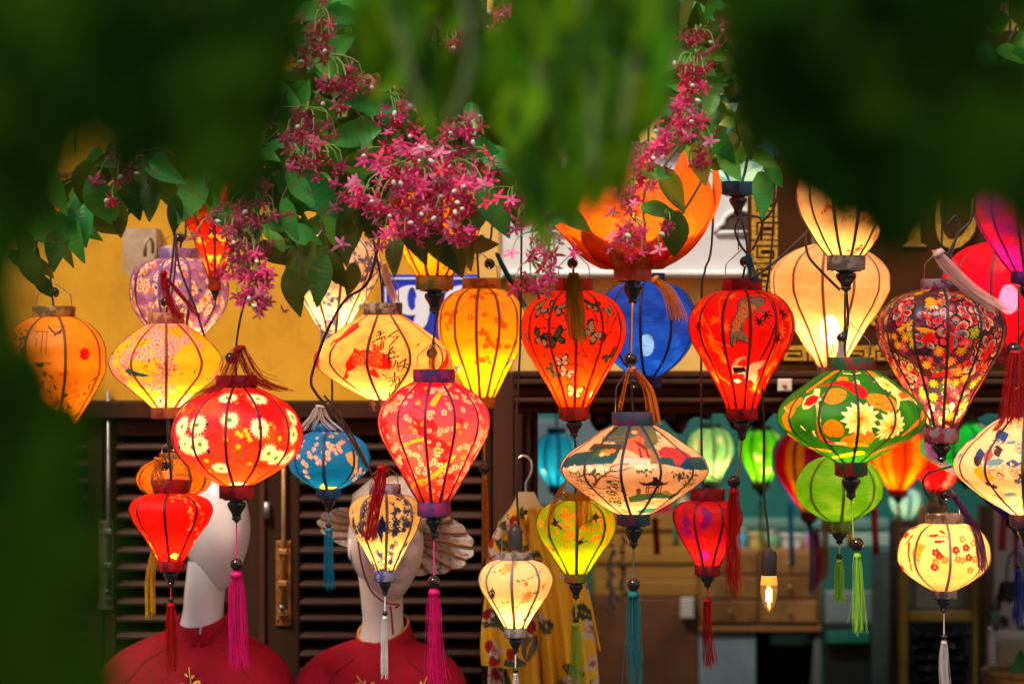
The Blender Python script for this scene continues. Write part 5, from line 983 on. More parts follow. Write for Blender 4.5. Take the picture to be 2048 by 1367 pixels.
# -- AB magenta silk
def pAB(p): p.fill((.52, .025, .03)).blotch((.26, .02, .30), 24, .25, .4, 5).blotch((.60, .008, .06), 18, .3, .5, 9)
lantern('small magenta and red silk lantern hanging in the doorway', 1415, 5.85, 977, 1000, 1130, 1150, 34, 25, [(1007, 58), (1020, 71), (1036, 73), (1058, 66), (1090, 47), (1115, 32)], pAB, 8, 20, (.12, .006, .03), (.34, .006, .02), glow=1.05, fin=24, tail=dict(c=(.50, .008, .012), t0=1195, t1=1338, w=22, n=32, sw=6), cord=[(1413, 985), (1404, 930), (1403, 600), (1410, 540), (1426, 440), (1430, -90)], bail=30, weave=.5, streak=.16, rough=.3, seed=31, beadtop=False)
# -- AD small cream with orange sprigs
def pAD(p):
    p.fill((.82, .66, .40)); z = Z(940, 960, 3.36)
    for q in ([(240, 890), (300, 840), (360, 800), (480, 790)], [(310, 660), (400, 640), (490, 590)], [(410, 745), (520, 720)], [(80, 640), (150, 600), (200, 590)], [(170, 890), (210, 830)], [(200, 810), (260, 800)]):
        p.stroke([z(*c) for c in q], (1.6, 1), (.16, .11, .03))
        for c in curve(q, 8): p.at(*z(c[0]+p.rng.uniform(-8, 8), c[1]+p.rng.uniform(-8, 8)), ell(2.2, 1.2, p.rng.uniform(0, 3)), (.30, .28, .06))
    for X, Y, R, c in ((260, 560, 15, (.80, .40, .12)), (220, 590, 11, (.82, .46, .16)), (300, 545, 9, (.78, .34, .10)), (385, 760, 12, (.80, .38, .16)), (400, 750, 9, (.78, .26, .10)), (380, 675, 5, (.75, .18, .04)), (500, 700, 7, (.78, .26, .04)), (360, 800, 7, (.80, .42, .2))): p.at(*z(X, Y), fl(5, R, .4), c, .9)
    for k in range(6): p.stroke([z(120+k*6, 780), z(128+k*7, 740), z(150-k*2, 705)], (2.6, 1), (.05, .04, .03)); p.stroke([z(350+k*10, 940-k*6), z(385+k*8, 900-k*8), z(425, 860-k*2)], (2.6, 1), (.06, .05, .03))
    for k in range(40): th, a = p.rng.uniform(1.4, 4.8), p.rng.uniform(20, p.a1-20); p.put(th, a, fl(5, 7, .4), (.78, .35, .1))
lantern('small cream lantern with orange sprigs in front of the yellow shirt', 1031, 5.5, 1103, 1118, 1255, 1273, 33, 22, [(1126, 55), (1142, 69), (1158, 74), (1178, 69), (1205, 52), (1232, 34)], pAD, 8, -6, (.20, .17, .16), (.42, .34, .30), glow=1.05, fin=32, tail=dict(c=(.66, .62, .58), bead=1340, br=6, t0=1345, t1=1420, w=13, n=18), cord=[(1038, 1050), (1034, 990), (1032, 900), (1036, 780), (1042, 600), (1046, -90)], bail=62, seed=32, beadtop=False, socket=True)
# -- AF navy behind the fans lantern
def pAF(p): p.fill((.02, .02, .20)).blotch((.03, .03, .32), 16, 0, .6, 2)
lantern('navy silk lantern peeking out below the fan lantern', 2036, 5.95, 900, 914, 1035, 1052, 30, 24, [(925, 56), (948, 78), (970, 84), (992, 76), (1015, 52)], pAF, 8, 12, (.01, .01, .06), (.015, .012, .06), glow=.25, fin=24, tail=dict(c=(.03, .04, .30), bead=1130, br=6, t0=1136, t1=1252, w=16, n=24), cord=[(2036, 905), (2040, -90)], bail=0, weave=.5, streak=.2, seed=33)
# -- lanterns half lost behind the flowers at the left
def pAG(p): p.fill((.62, .03, .01)).blotch((.78, .30, .03), 10, .3, .3, 2)
lantern('red and yellow lantern mostly covered by flowers above the purple lantern', 430, 5.95, 300, 316, 560, 580, 36, 12, [(330, 70), (360, 92), (395, 90), (440, 62), (500, 34)], pAG, 10, 6, (.2, .02, .01), (.5, .04, .01), glow=.9, fin=20, cord=[(430, 305), (432, -90)], bail=0, seed=34)
lantern('amber lantern glimpsed between the leaves at the far left', 140, 5.9, 346, 358, 455, 470, 26, 22, [(368, 48), (385, 62), (410, 64), (435, 48)], pE, 10, 6, (.2, .08, .01), (.5, .2, .02), glow=1.0, fin=0, cord=[(150, 305), (152, -90)], bail=0, seed=35)
lantern('orange lantern glimpsed through the vine beside the central blossoms', 1030, 6.2, 230, 246, 400, 418, 36, 28, [(262, 66), (290, 88), (320, 92), (360, 72)], pL, 10, 6, (.2, .08, .01), (.5, .2, .02), glow=1.0, fin=30, cord=[(1030, 235), (1032, -90)], bail=0, seed=36)

# -- bare candle bulb on its flex
cb_ = empty('candle_bulb', P(1538, 1224, 5.75), 'bare amber candle bulb hanging on a black flex in the doorway', 'light bulb'); s_ = SP*5.75
cordpath(cb_, [(1538, 1105), (1536, 1060), (1528, 980), (1528, 850), (1524, 760), (1526, 640), (1548, 420), (1552, -90)], 5.75, 2.4)
autosmooth(MB().lathe(P(1538, 1150, 5.75), [(15*s_, 0), (16*s_, 2*s_), (16*s_, 40*s_), (14*s_, 48*s_), (6*s_, 51*s_), (4*s_, 56*s_)], 20).build('bulb_holder', mat((.025, .02, .018), .45), cb_), 50)
MB().lathe(P(1538, 1150, 5.75), [(15*s_, 0), (17*s_, -18*s_)], 20, cap=False).build('bulb_neck', mat((.75, .25, .03), .35, emit=(1.0, .30, .03, 0.9)), cb_)
gl = bpy.data.materials.new('amber_glass'); gl.use_nodes = True; nn = gl.node_tree; nn.nodes.remove(nn.nodes['Principled BSDF'])
tpn = nn.nodes.new('ShaderNodeBsdfTransparent'); tpn.inputs[0].default_value = (1, .80, .42, 1); gg = nn.nodes.new('ShaderNodeBsdfGlossy'); gg.inputs[1].default_value = .05
em = nn.nodes.new('ShaderNodeEmission'); em.inputs[0].default_value = (1, .55, .12, 1); em.inputs[1].default_value = .10
mxx = nn.nodes.new('ShaderNodeMixShader'); mxx.inputs[0].default_value = .15; ad = nn.nodes.new('ShaderNodeAddShader')
nn.links.new(tpn.outputs[0], mxx.inputs[1]); nn.links.new(gg.outputs[0], mxx.inputs[2]); nn.links.new(mxx.outputs[0], ad.inputs[0]); nn.links.new(em.outputs[0], ad.inputs[1]); nn.links.new(ad.outputs[0], nn.nodes['Material Output'].inputs[0])
MB().lathe(P(1538, 1150, 5.75), [(17*s_, -18.5*s_), (17.5*s_, -30*s_), (15*s_, -46*s_), (9*s_, -62*s_), (1*s_, -74*s_)], 20).build('glass', gl, cb_)
for k in range(3): MB().tube([P(1534+k*4, 1178, 5.75), P(1534+k*4, 1206-abs(k-1)*4, 5.75)], 1.7*s_, 6).build('filament', mat((1, .8, .4), .3, emit=(1, .66, .24, 14)), cb_)
# ------------------------------------------------------------------ lanterns and goods inside the shop
GI = 'lanterns hung inside the shop'
def stripes(cols, k):
    def f(p):
        for i in range(k): m = np.abs(((p.th-2*pi*i/k+pi) % (2*pi))-pi) < pi/k; p.col[m] = cols[i % len(cols)]
    return f
def spots(base, cs, n, R): return lambda p: (p.fill(base), [p.scatter(n, blossom(R, c, base)) for c in cs])
kw = dict(cord=None, bail=0, det=.55, group=GI)
lantern('sky blue lantern glowing inside the doorway next to the door casing', 1113, 9.2, 855, 866, 972, 984, 18, 15, [(876, 32), (898, 44), (920, 46), (945, 36)], spots((.02, .28, .52), [(.3, .55, .7)], 12, 7), 10, 5, (.02, .16, .34), (.05, .2, .3), glow=2.21, fin=12, **{**kw, 'cord': [(1113, 860), (1113, 700)]}, seed=41)
lantern('pale green and pink lantern glowing inside the shop behind the red tassel', 1421, 9.4, 846, 856, 962, 974, 20, 17, [(864, 34), (882, 44), (900, 46), (925, 36)], spots((.36, .62, .42), [(.7, .16, .2), (.72, .68, .6), (.12, .45, .1)], 9, 9), 10, 5, (.2, .4, .2), (.2, .3, .2), glow=1.61, fin=14, **{**kw, 'cord': [(1421, 850), (1421, 700)]}, seed=42)
lantern('bright green lantern glowing inside the shop beside the candle bulb flex', 1522, 9.2, 850, 860, 964, 977, 20, 17, [(868, 34), (884, 43), (900, 44), (928, 34)], spots((.16, .60, .02), [(.70, .60, .45), (.5, .62, .1)], 10, 8), 10, 5, (.07, .34, .02), (.2, .3, .1), glow=1.70, fin=16, **{**kw, 'cord': [(1522, 855), (1522, 700)]}, tail=dict(c=(.34, .6, .08), t0=1000, t1=1120, w=12, n=10), seed=43)
lantern('lantern of magenta, blue and red silk panels inside the doorway', 1618, 8.7, 848, 860, 1024, 1040, 24, 16, [(872, 52), (900, 72), (930, 74), (965, 58), (1000, 32)], stripes([(.36, .006, .12), (.05, .16, .52), (.50, .006, .012), (.60, .30, .02)], 12), 12, 0, (.2, .01, .06), (.3, .01, .06), glow=0.68, fin=14, **{**kw, 'cord': [(1618, 855), (1618, 700)]}, seed=44)
for px, c, a, b in ((1626, (.04, .20, .50), 1050, 1190), (1637, (.70, .01, .14), 1055, 1172), (1652, (.74, .30, .01), 1030, 1166)): tassel(LANTERNS[-1], [(px-4, a), (px, (a+b)/2), (px, b)], 8.7, 13, c, 22, knot=False, spread=1.05, name='ribbon')
lantern('orange silk lantern glowing inside the shop right of the koi lantern', 1796, 8.9, 840, 855, 978, 992, 24, 18, [(872, 50), (895, 60), (920, 60), (950, 42)], stripes([(.74, .12, .006), (.78, .30, .01)], 8), 8, 5, (.4, .06, .01), (.5, .1, .01), glow=1.61, fin=16, **{**kw, 'cord': [(1796, 850), (1796, 700)]}, tail=dict(c=(.7, .3, .02), t0=1012, t1=1120, w=12, n=10), seed=45)
lantern('red lantern with pale flowers inside the shop beside the orange silk one', 1876, 9.4, 850, 862, 980, 992, 24, 18, [(878, 48), (900, 56), (925, 54), (955, 36)], spots((.60, .02, .03), [(.75, .4, .3), (.7, .1, .1)], 14, 8), 10, 5, (.3, .02, .02), (.4, .02, .02), glow=1.27, fin=14, **{**kw, 'cord': [(1876, 855), (1876, 700)]}, seed=46)
lantern('wide green and violet lantern inside the shop behind the paisley finial', 1932, 8.6, 834, 846, 950, 964, 24, 20, [(866, 70), (885, 94), (905, 92), (928, 58)], stripes([(.02, .42, .10), (.03, .50, .14), (.36, .14, .5), (.02, .44, .10)], 12), 12, 5, (.01, .2, .06), (.02, .2, .1), glow=1.02, fin=12, **{**kw, 'cord': [(1932, 840), (1932, 700)]}, seed=47)
lantern('pale blue lantern low inside the shop beneath the orange silk one', 1812, 9.8, 968, 976, 1040, 1050, 14, 12, [(985, 28), (1000, 34), (1018, 28)], spots((.30, .55, .62), [(.6, .6, .6)], 8, 6), 8, 5, (.1, .3, .4), (.1, .2, .3), glow=1.02, fin=10, **{**kw, 'cord': [(1812, 970), (1800, 700)]}, seed=48)
def hang_strip(px, y0, y1, dep, wd, c, label):
    o = empty('ribbon', P(px, y1, dep), label, 'ribbon', 'ribbons hanging in the shop'); mb = MB(); rows = []
    for i in range(9):
        t = i/8; y = y0+(y1-y0)*t; x = px+2*math.sin(t*3+px); rows.append([P(x-wd/2, y, dep+.01*math.sin(t*6)), P(x, y, dep-.006+.01*math.sin(t*6)), P(x+wd/2, y, dep+.01*math.sin(t*6+.5))])
    b = mb.grid(rows).build('strip', mat(c, .6, trans=.2), o); b.modifiers.new('t', 'SOLIDIFY').thickness = .002
    MB().tube([P(px, y0, dep), P(px, y0-240, dep)], 1.0*SP*dep, 5).build('thread', mat(c, .6), o)
hang_strip(1312, 1035, 1108, 9.0, 12, (.48, .006, .01), 'short red ribbon hanging left of the magenta lantern')
hang_strip(1751, 1015, 1108, 9.0, 13, (.45, .006, .012), 'red ribbon hanging between the lime and plum blossom lanterns')
hang_strip(2006, 1020, 1100, 8.8, 14, (.48, .004, .03), 'crimson ribbon hanging before the white panel at the right')
hang_strip(2034, 1050, 1190, 8.8, 10, (.48, .01, .01), 'long red ribbon hanging beside the navy tassel')
# furniture
def rb(name, x0, x1, y0, y1, d0, d1, m, root, bev=.004): mb = MB(); bxp(mb, x0, x1, y0, y1, d0, d1, d0, bev=bev); return mb.build(name, m, root, False)
BW = mat((.26, .115, .030), .5, 0, .3, noise=1.0, nscale=5, col2=(.18, .075, .020), stretch=(.2, 1, 1)); OW = mat((.32, .15, .022), .5, 0, .3, noise=1.0, nscale=5, col2=(.2, .09, .016), stretch=(.15, 1, 1)); RW = mat((.14, .052, .018), .5, 0, .3, noise=.5, nscale=4)
cab = empty('wooden_cabinet', P(1420, 1800, 10.2), 'brown wooden cabinet with dark open bay at the back of the shop', 'cabinet')
rb('top_panel', 1398, 1642, 1098, 1252, 10.2, 10.7, BW, cab); rb('door', 1190, 1396, 1196, 1800, 10.2, 10.7, RW, cab); rb('drawer_front', 1398, 1512, 1264, 1800, 10.2, 10.7, mat((.20, .28, .31), .5, noise=.3, nscale=6), cab)
rb('bay_back', 1514, 1626, 1264, 1800, 10.6, 10.7, mat((.012, .018, .014), .8), cab); rb('post', 1628, 1644, 1254, 1800, 10.2, 10.7, mat((.12, .13, .11), .5), cab); rb('shelf', 1398, 1644, 1253, 1263, 10.18, 10.7, BW, cab)
rb('green_glass_strip', 1540, 1624, 1265, 1290, 10.3, 10.32, mat((.02, .30, .20), .2), cab); rb('lock_plate', 1362, 1388, 1196, 1236, 10.16, 10.198, mat((.42, .38, .32), .5), cab)
for i in range(5): rb('plank', 1190, 1396, 1028+i*33, 1060+i*33, 10.22+.01*(i % 2), 10.6, OW, cab)
for i in range(3):
    for j in range(2): rb('drawer', 1404+j*118, 1516+j*118, 1104+i*48, 1148+i*48, 10.185, 10.199, mat((.30, .14, .04) if (i+j) % 2 else (.24, .10, .026), .45, 0, .3, noise=.5, nscale=6), cab); MB().ball(P(1460+j*118, 1126+i*48, 10.17), 4*SP*10.2, 8).build('drawer_knob', mat((.4, .3, .14), .3, .8), cab)
goods = [(1452, 30, 30, (.40, .05, .04), 'red tin'), (1486, 24, 40, (.06, .22, .30), 'blue jar'), (1515, 26, 24, (.55, .40, .10), 'mustard yellow box'), (1546, 30, 36, (.10, .24, .10), 'green tin'), (1584, 34, 22, (.50, .46, .40), 'cream box'), (1622, 24, 34, (.34, .10, .26), 'plum coloured jar'), (1215, 26, 34, (.44, .42, .38), 'white jar'), (1250, 30, 26, (.42, .14, .03), 'orange box'), (1290, 26, 40, (.04, .16, .12), 'dark teal bottle'), (1330, 34, 24, (.36, .02, .05), 'crimson box'), (1368, 24, 36, (.46, .34, .16), 'straw coloured jar')]
for (gx, gw, gh, c, nm) in goods:
    by = 1097 if gx > 1400 else 1027; o = empty('shop_goods', P(gx, by, 10.3), nm+' standing on the wooden cabinet at the back of the shop', 'box' if 'box' in nm else 'jar', 'goods on the cabinet'); s__ = SP*10.3
    if 'box' in nm: rb('carton', gx-gw/2, gx+gw/2, by-gh, by, 10.25, 10.4, mat(c, .5, noise=.3, nscale=20), o); rb('lid', gx-gw/2-1, gx+gw/2+1, by-gh-5, by-gh-.5, 10.245, 10.405, mat(tuple(q*.7 for q in c), .5), o)
    else: MB().lathe(P(gx, by, 10.32), [(gw*.46*s__, 0), (gw*.5*s__, gh*.1*s__), (gw*.5*s__, gh*.7*s__), (gw*.3*s__, gh*.86*s__), (gw*.3*s__, gh*.9*s__)], 16).build('body', mat(c, .25), o); MB().lathe(P(gx, by-gh*.9, 10.32), [(gw*.34*s__, 0), (gw*.34*s__, gh*.14*s__)], 16).build('lid', mat((.3, .25, .2), .4, .6), o)
hang_strip(1582, 1000, 1130, 9.6, 10, (.02, .22, .45), 'blue ribbon hanging between the candle bulb and lime lantern')
hang_strip(1700, 1010, 1090, 9.8, 12, (.60, .22, .01), 'orange ribbon hanging behind the lime tassel')
hang_strip(1845, 1010, 1120, 9.6, 11, (.62, .26, .02), 'amber ribbon hanging left of the plum blossom lantern')
hang_strip(1350, 1000, 1090, 9.9, 9, (.05, .30, .12), 'green ribbon hanging behind the magenta lantern')
rail = empty('counter_rail', P(1600, 1098, 10.75), 'pale green horizontal rail above the wooden cabinet', 'rail')
rb('rail_board', 1440, 1780, 1066, 1092, 10.78, 10.95, mat((.20, .30, .25), .5, noise=.2, nscale=5), rail); rb('rail_board', 1440, 1780, 1040, 1056, 10.8, 10.95, mat((.08, .16, .13), .5), rail)
pnl = empty('grey_panel', P(1130, 1030, 10.4), 'slate grey panel behind the sky blue lantern in the doorway', 'panel'); rb('sheet', 1060, 1215, 838, 1010, 10.4, 10.43, mat((.12, .17, .19), .5, noise=.2, nscale=4), pnl); rb('frame', 1060, 1215, 1011, 1022, 10.38, 10.43, RW, pnl)
gp = empty('folding_screen', P(1720, 1800, 10.0), 'blue grey metal screen standing behind the lime tassels', 'screen')
rb('upper_panel', 1652, 1768, 1182, 1246, 10.0, 10.04, mat((.24, .31, .32), .4, noise=.3, nscale=5), gp); rb('lower_panel', 1652, 1740, 1250, 1800, 10.0, 10.04, mat((.014, .022, .020), .6), gp); rb('green_pane', 1652, 1740, 1262, 1286, 9.96, 9.99, mat((.015, .22, .15), .2), gp); rb('leg', 1745, 1790, 1100, 1800, 9.95, 10.02, mat((.10, .14, .14), .35, noise=.4, nscale=5), gp)
shf = empty('yellow_shelf', P(1880, 1800, 9.3), 'yellow metal shelf stacked with plastic wrapped goods under the plum blossom lantern', 'shelf'); YM = mat((.46, .32, .03), .45, noise=.3, nscale=8)
rb('post', 1800, 1816, 1140, 1800, 9.3, 9.34, YM, shf); rb('post', 1946, 1960, 1140, 1800, 9.3, 9.34, YM, shf); rb('shelf_edge', 1817, 1945, 1222, 1242, 9.3, 9.34, YM, shf); rb('shelf_edge', 1817, 1945, 1390, 1408, 9.3, 9.34, YM, shf); rb('back_board', 1780, 1965, 1040, 1500, 9.75, 9.78, mat((.035, .022, .014), .7), shf)
rb('top_rail', 1798, 1962, 1060, 1138, 9.5, 9.6, mat((.26, .17, .06), .6, noise=.4, nscale=6), shf)
for i, (a, b) in enumerate(((1828, 1885), (1888, 1940))):
    bxo = empty('storage_box', P((a+b)/2, 1221, 9.4), ['grey green box on the yellow shelf, nearer the lime tassels', 'grey green box on the yellow shelf, nearer the brown post'][i], 'box', 'boxes on the yellow shelf'); rb('carton', a, b, 1150+i*10, 1221, 9.36, 9.6, mat((.22, .30, .25), .5, noise=.3, nscale=9), bxo, .01); rb('lid', a-2, b+2, 1142+i*10, 1149+i*10, 9.35, 9.61, mat((.28, .36, .31), .5), bxo)
gr = random.Random(5)
for i in range(6):
    y1 = 1388-i*22; o = empty('wrapped_packet', P(1880, y1, 9.4), 'dark plastic wrapped packet in the stack on the yellow shelf, number %d from the bottom' % (i+1) if i else 'dark plastic wrapped packet at the bottom of the stack on the yellow shelf', 'packet', 'wrapped packets'); mb = MB(); rows = []
    o['label'] = ['lowest', 'second lowest', 'third lowest', 'third highest', 'second highest', 'topmost'][i]+' dark plastic wrapped packet stacked on the yellow shelf'
    dx = gr.uniform(-8, 8); a = P(1824+dx, y1, 9.35); b = P(1936+dx, y1-20, 9.35); H = b.z-a.z; n_ = 18
    for k in range(n_):
        t = k/(n_-1); x = a.x+(b.x-a.x)*t; rows.append([Vector((x, 9.36+q*.02+gr.uniform(-.01, .01), a.z+H*(.5+.5*math.sin(v))*(.92+.08*gr.random()))) for q, v in ((12, -1.5), (1, -1.5), (-1, -.6), (-1.4, 0), (-1, .6), (1, 1.5), (12, 1.5))])
    mb.grid(rows, wrap=False).build('wrapped_bundle', mat((.018, .022, .026), .15, 0, .8, bump=.6, bscale=40), o, False)
post = empty('wooden_post', P(1975, 1900, 8.9), 'brown wooden post between the yellow shelf and white panel', 'post'); rb('shaft', 1964, 1986, 1010, 1900, 8.9, 8.99, mat((.13, .065, .03), .5, noise=.5, nscale=8, stretch=(1, 1, .1)), post, .008); rb('foot', 1960, 1990, 1900, 1925, 8.89, 9.0, RW, post)
wp = empty('white_board', P(2060, 1250, 9.2), 'white board leaning at the right behind the red ribbons', 'panel'); rb('sheet', 1988, 2150, 1000, 1210, 9.2, 9.23, mat((.50, .44, .40), .6, noise=.25, nscale=4), wp); rb('frame', 1988, 2150, 1211, 1222, 9.19, 9.235, RW, wp)
fr = empty('white_crate', P(2040, 1500, 8.6), 'white wooden crate frame in the lower right corner', 'crate'); WM = mat((.56, .48, .44), .5, noise=.2, nscale=9)
rb('post', 1976, 1992, 1262, 1500, 8.6, 8.63, WM, fr); rb('top_rail', 1993, 2130, 1262, 1280, 8.6, 8.63, WM, fr); rb('back_sheet', 1993, 2130, 1282, 1500, 8.9, 8.92, mat((.36, .26, .15), .7), fr); rb('post', 2131, 2147, 1262, 1500, 8.6, 8.63, WM, fr)
MB().ball(P(1979, 1258, 8.58), 7*SP*8.6, 10).build('corner_knob', mat((.5, .5, .5), .15, .9), fr)
bag = empty('patterned_bag', P(2030, 1262, 8.75), 'black and white patterned bag resting on the white crate', 'bag'); mb = MB(); H, W = 26, 40
th_ = np.linspace(0, 2*pi, W, endpoint=False); co = np.zeros((H, W, 3)); cl = np.zeros((H, W, 3)); pc = P(2030, 1262, 8.75)
for i in range(H):
    t = i/(H-1); r_ = (34+4*math.sin(t*3))*SP*8.7*(1.0-.35*t)
    for j in range(W):
        a = th_[j]; co[i, j] = (math.cos(a)*r_*1.3*(1+.04*math.sin(5*a+t*6)), math.sin(a)*r_*.6, t*100*SP*8.7); v = math.sin(9*a+11*t)+math.sin(15*t-4*a+2); cl[i, j] = (.015, .014, .016) if (t > .62 or v > .35) else (.42, .36, .33)
link(bpy.data.objects.new('body', np_grid_mesh('body', co, True, cl, [attr_mat(.35)])), bag)
MB().tube([Vector(q) for q in curve([P(2012, 1165, 8.72), P(2020, 1110, 8.72), P(2042, 1110, 8.72), P(2050, 1165, 8.72)], 16)], .004, 6).build('handle', mat((.02, .02, .02), .4), bag)
bk = empty('wicker_basket', P(2040, 1500, 7.6), 'straw basket cut by the bottom right corner', 'basket'); mb = MB()
for k in range(9): mb.tube([P(2045+(78-k*2.5)*math.cos(a), 1342+k*13, 7.6)+Vector((0, .12*math.sin(a), 0)) for a in np.linspace(0, 2*pi, 30)], 7*SP*7.6, 6, cap=False)
mb.build('woven_side', mat((.46, .24, .05), .7, noise=.5, nscale=40), bk)
mb = MB(); mb.lathe(P(2045, 1460, 7.6), [(50*SP*7.6, 0), (54*SP*7.6, .01)], 20); mb.build('base', mat((.36, .18, .04), .7), bk)
lf = empty('leaf_sprig', P(2035, 1345, 7.55), 'bright green folded leaf in the straw basket', 'leaf'); mb = MB(); rows = []
for i in range(9):
    t = i/8; w_ = 16*math.sin(pi*(.12+t*.86)); rows.append([P(2036-w_+6*t, 1372-72*t, 7.52+.02*t), P(2036+6*t, 1372-72*t, 7.545+.02*t), P(2036+w_+6*t, 1372-72*t, 7.52+.02*t)])
b = mb.grid(rows).build('blade', mat((.05, .30, .03), .5, trans=.3), lf); b.modifiers.new('t', 'SOLIDIFY').thickness = .002; MB().tube([P(2036, 1372, 7.545), P(2034, 1420, 7.55)], .003, 6).build('stalk', mat((.1, .25, .05), .5), lf)
# patterned cloth valance at the head of the doorway
val = empty('cloth_valance', P(1550, 862, 7.3), 'dark patterned cloth bunched along the head of the doorway', 'cloth'); H, W = 12, 220; co = np.zeros((H, W, 3)); cl = np.zeros((H, W, 3)); g2 = np.random.RandomState(4)
for i in range(H):
    for j in range(W):
        t = i/(H-1); x = 1180+j*4.6; q = P(x, 800+t*(42+16*math.sin(j*.21)+9*math.sin(j*.53)), 7.3); co[i, j] = (q.x-P(1550, 862, 7.3).x, .05*math.sin(j*.6+t)+.03*math.sin(j*.23)-.03*t, q.z-P(1550, 862, 7.3).z)
        v = math.sin(j*.31+3*math.sin(t*4+j*.07))+math.sin(j*.83+t*6); cl[i, j] = (.30, .25, .22) if v > 1.0 else ((.20, .015, .02) if v < -1.5 else ((.24, .12, .02) if 680 < x-1180 < 780 and t > .3 else (.018, .014, .016)))
b = link(bpy.data.objects.new('fabric', np_grid_mesh('fabric', co, False, cl, [attr_mat(.6)])), val); b.modifiers.new('t', 'SOLIDIFY').thickness = .004
MB().tube([P(1180, 800, 7.3), P(2200, 800, 7.3)], .008, 8).build('curtain_rod', RW, val)
# shell garland
for k, (gx, gy0, gy1) in enumerate(((1224, 1090, 1235), (1245, 1075, 1200))):
    o = empty('shell_garland', P(gx, gy1, 8.4), ['string of pale shells nearer the lime blossom lantern', 'string of pale shells nearer the teal tassel'][k], 'garland', 'shell strings'); MB().tube([P(gx, gy0-220, 8.4), P(gx, gy1, 8.4)], .0015, 5).build('string', mat((.3, .28, .25), .6), o)
    y = gy0
    while y < gy1: MB().ball(P(gx+gr.uniform(-7, 7), y, 8.4), gr.uniform(5, 8)*SP*8.4, 8, sz=.7).build('shell', mat((.42, .38, .34) if gr.random() < .75 else (.40, .02, .05), .3), o); y += gr.uniform(7, 12)

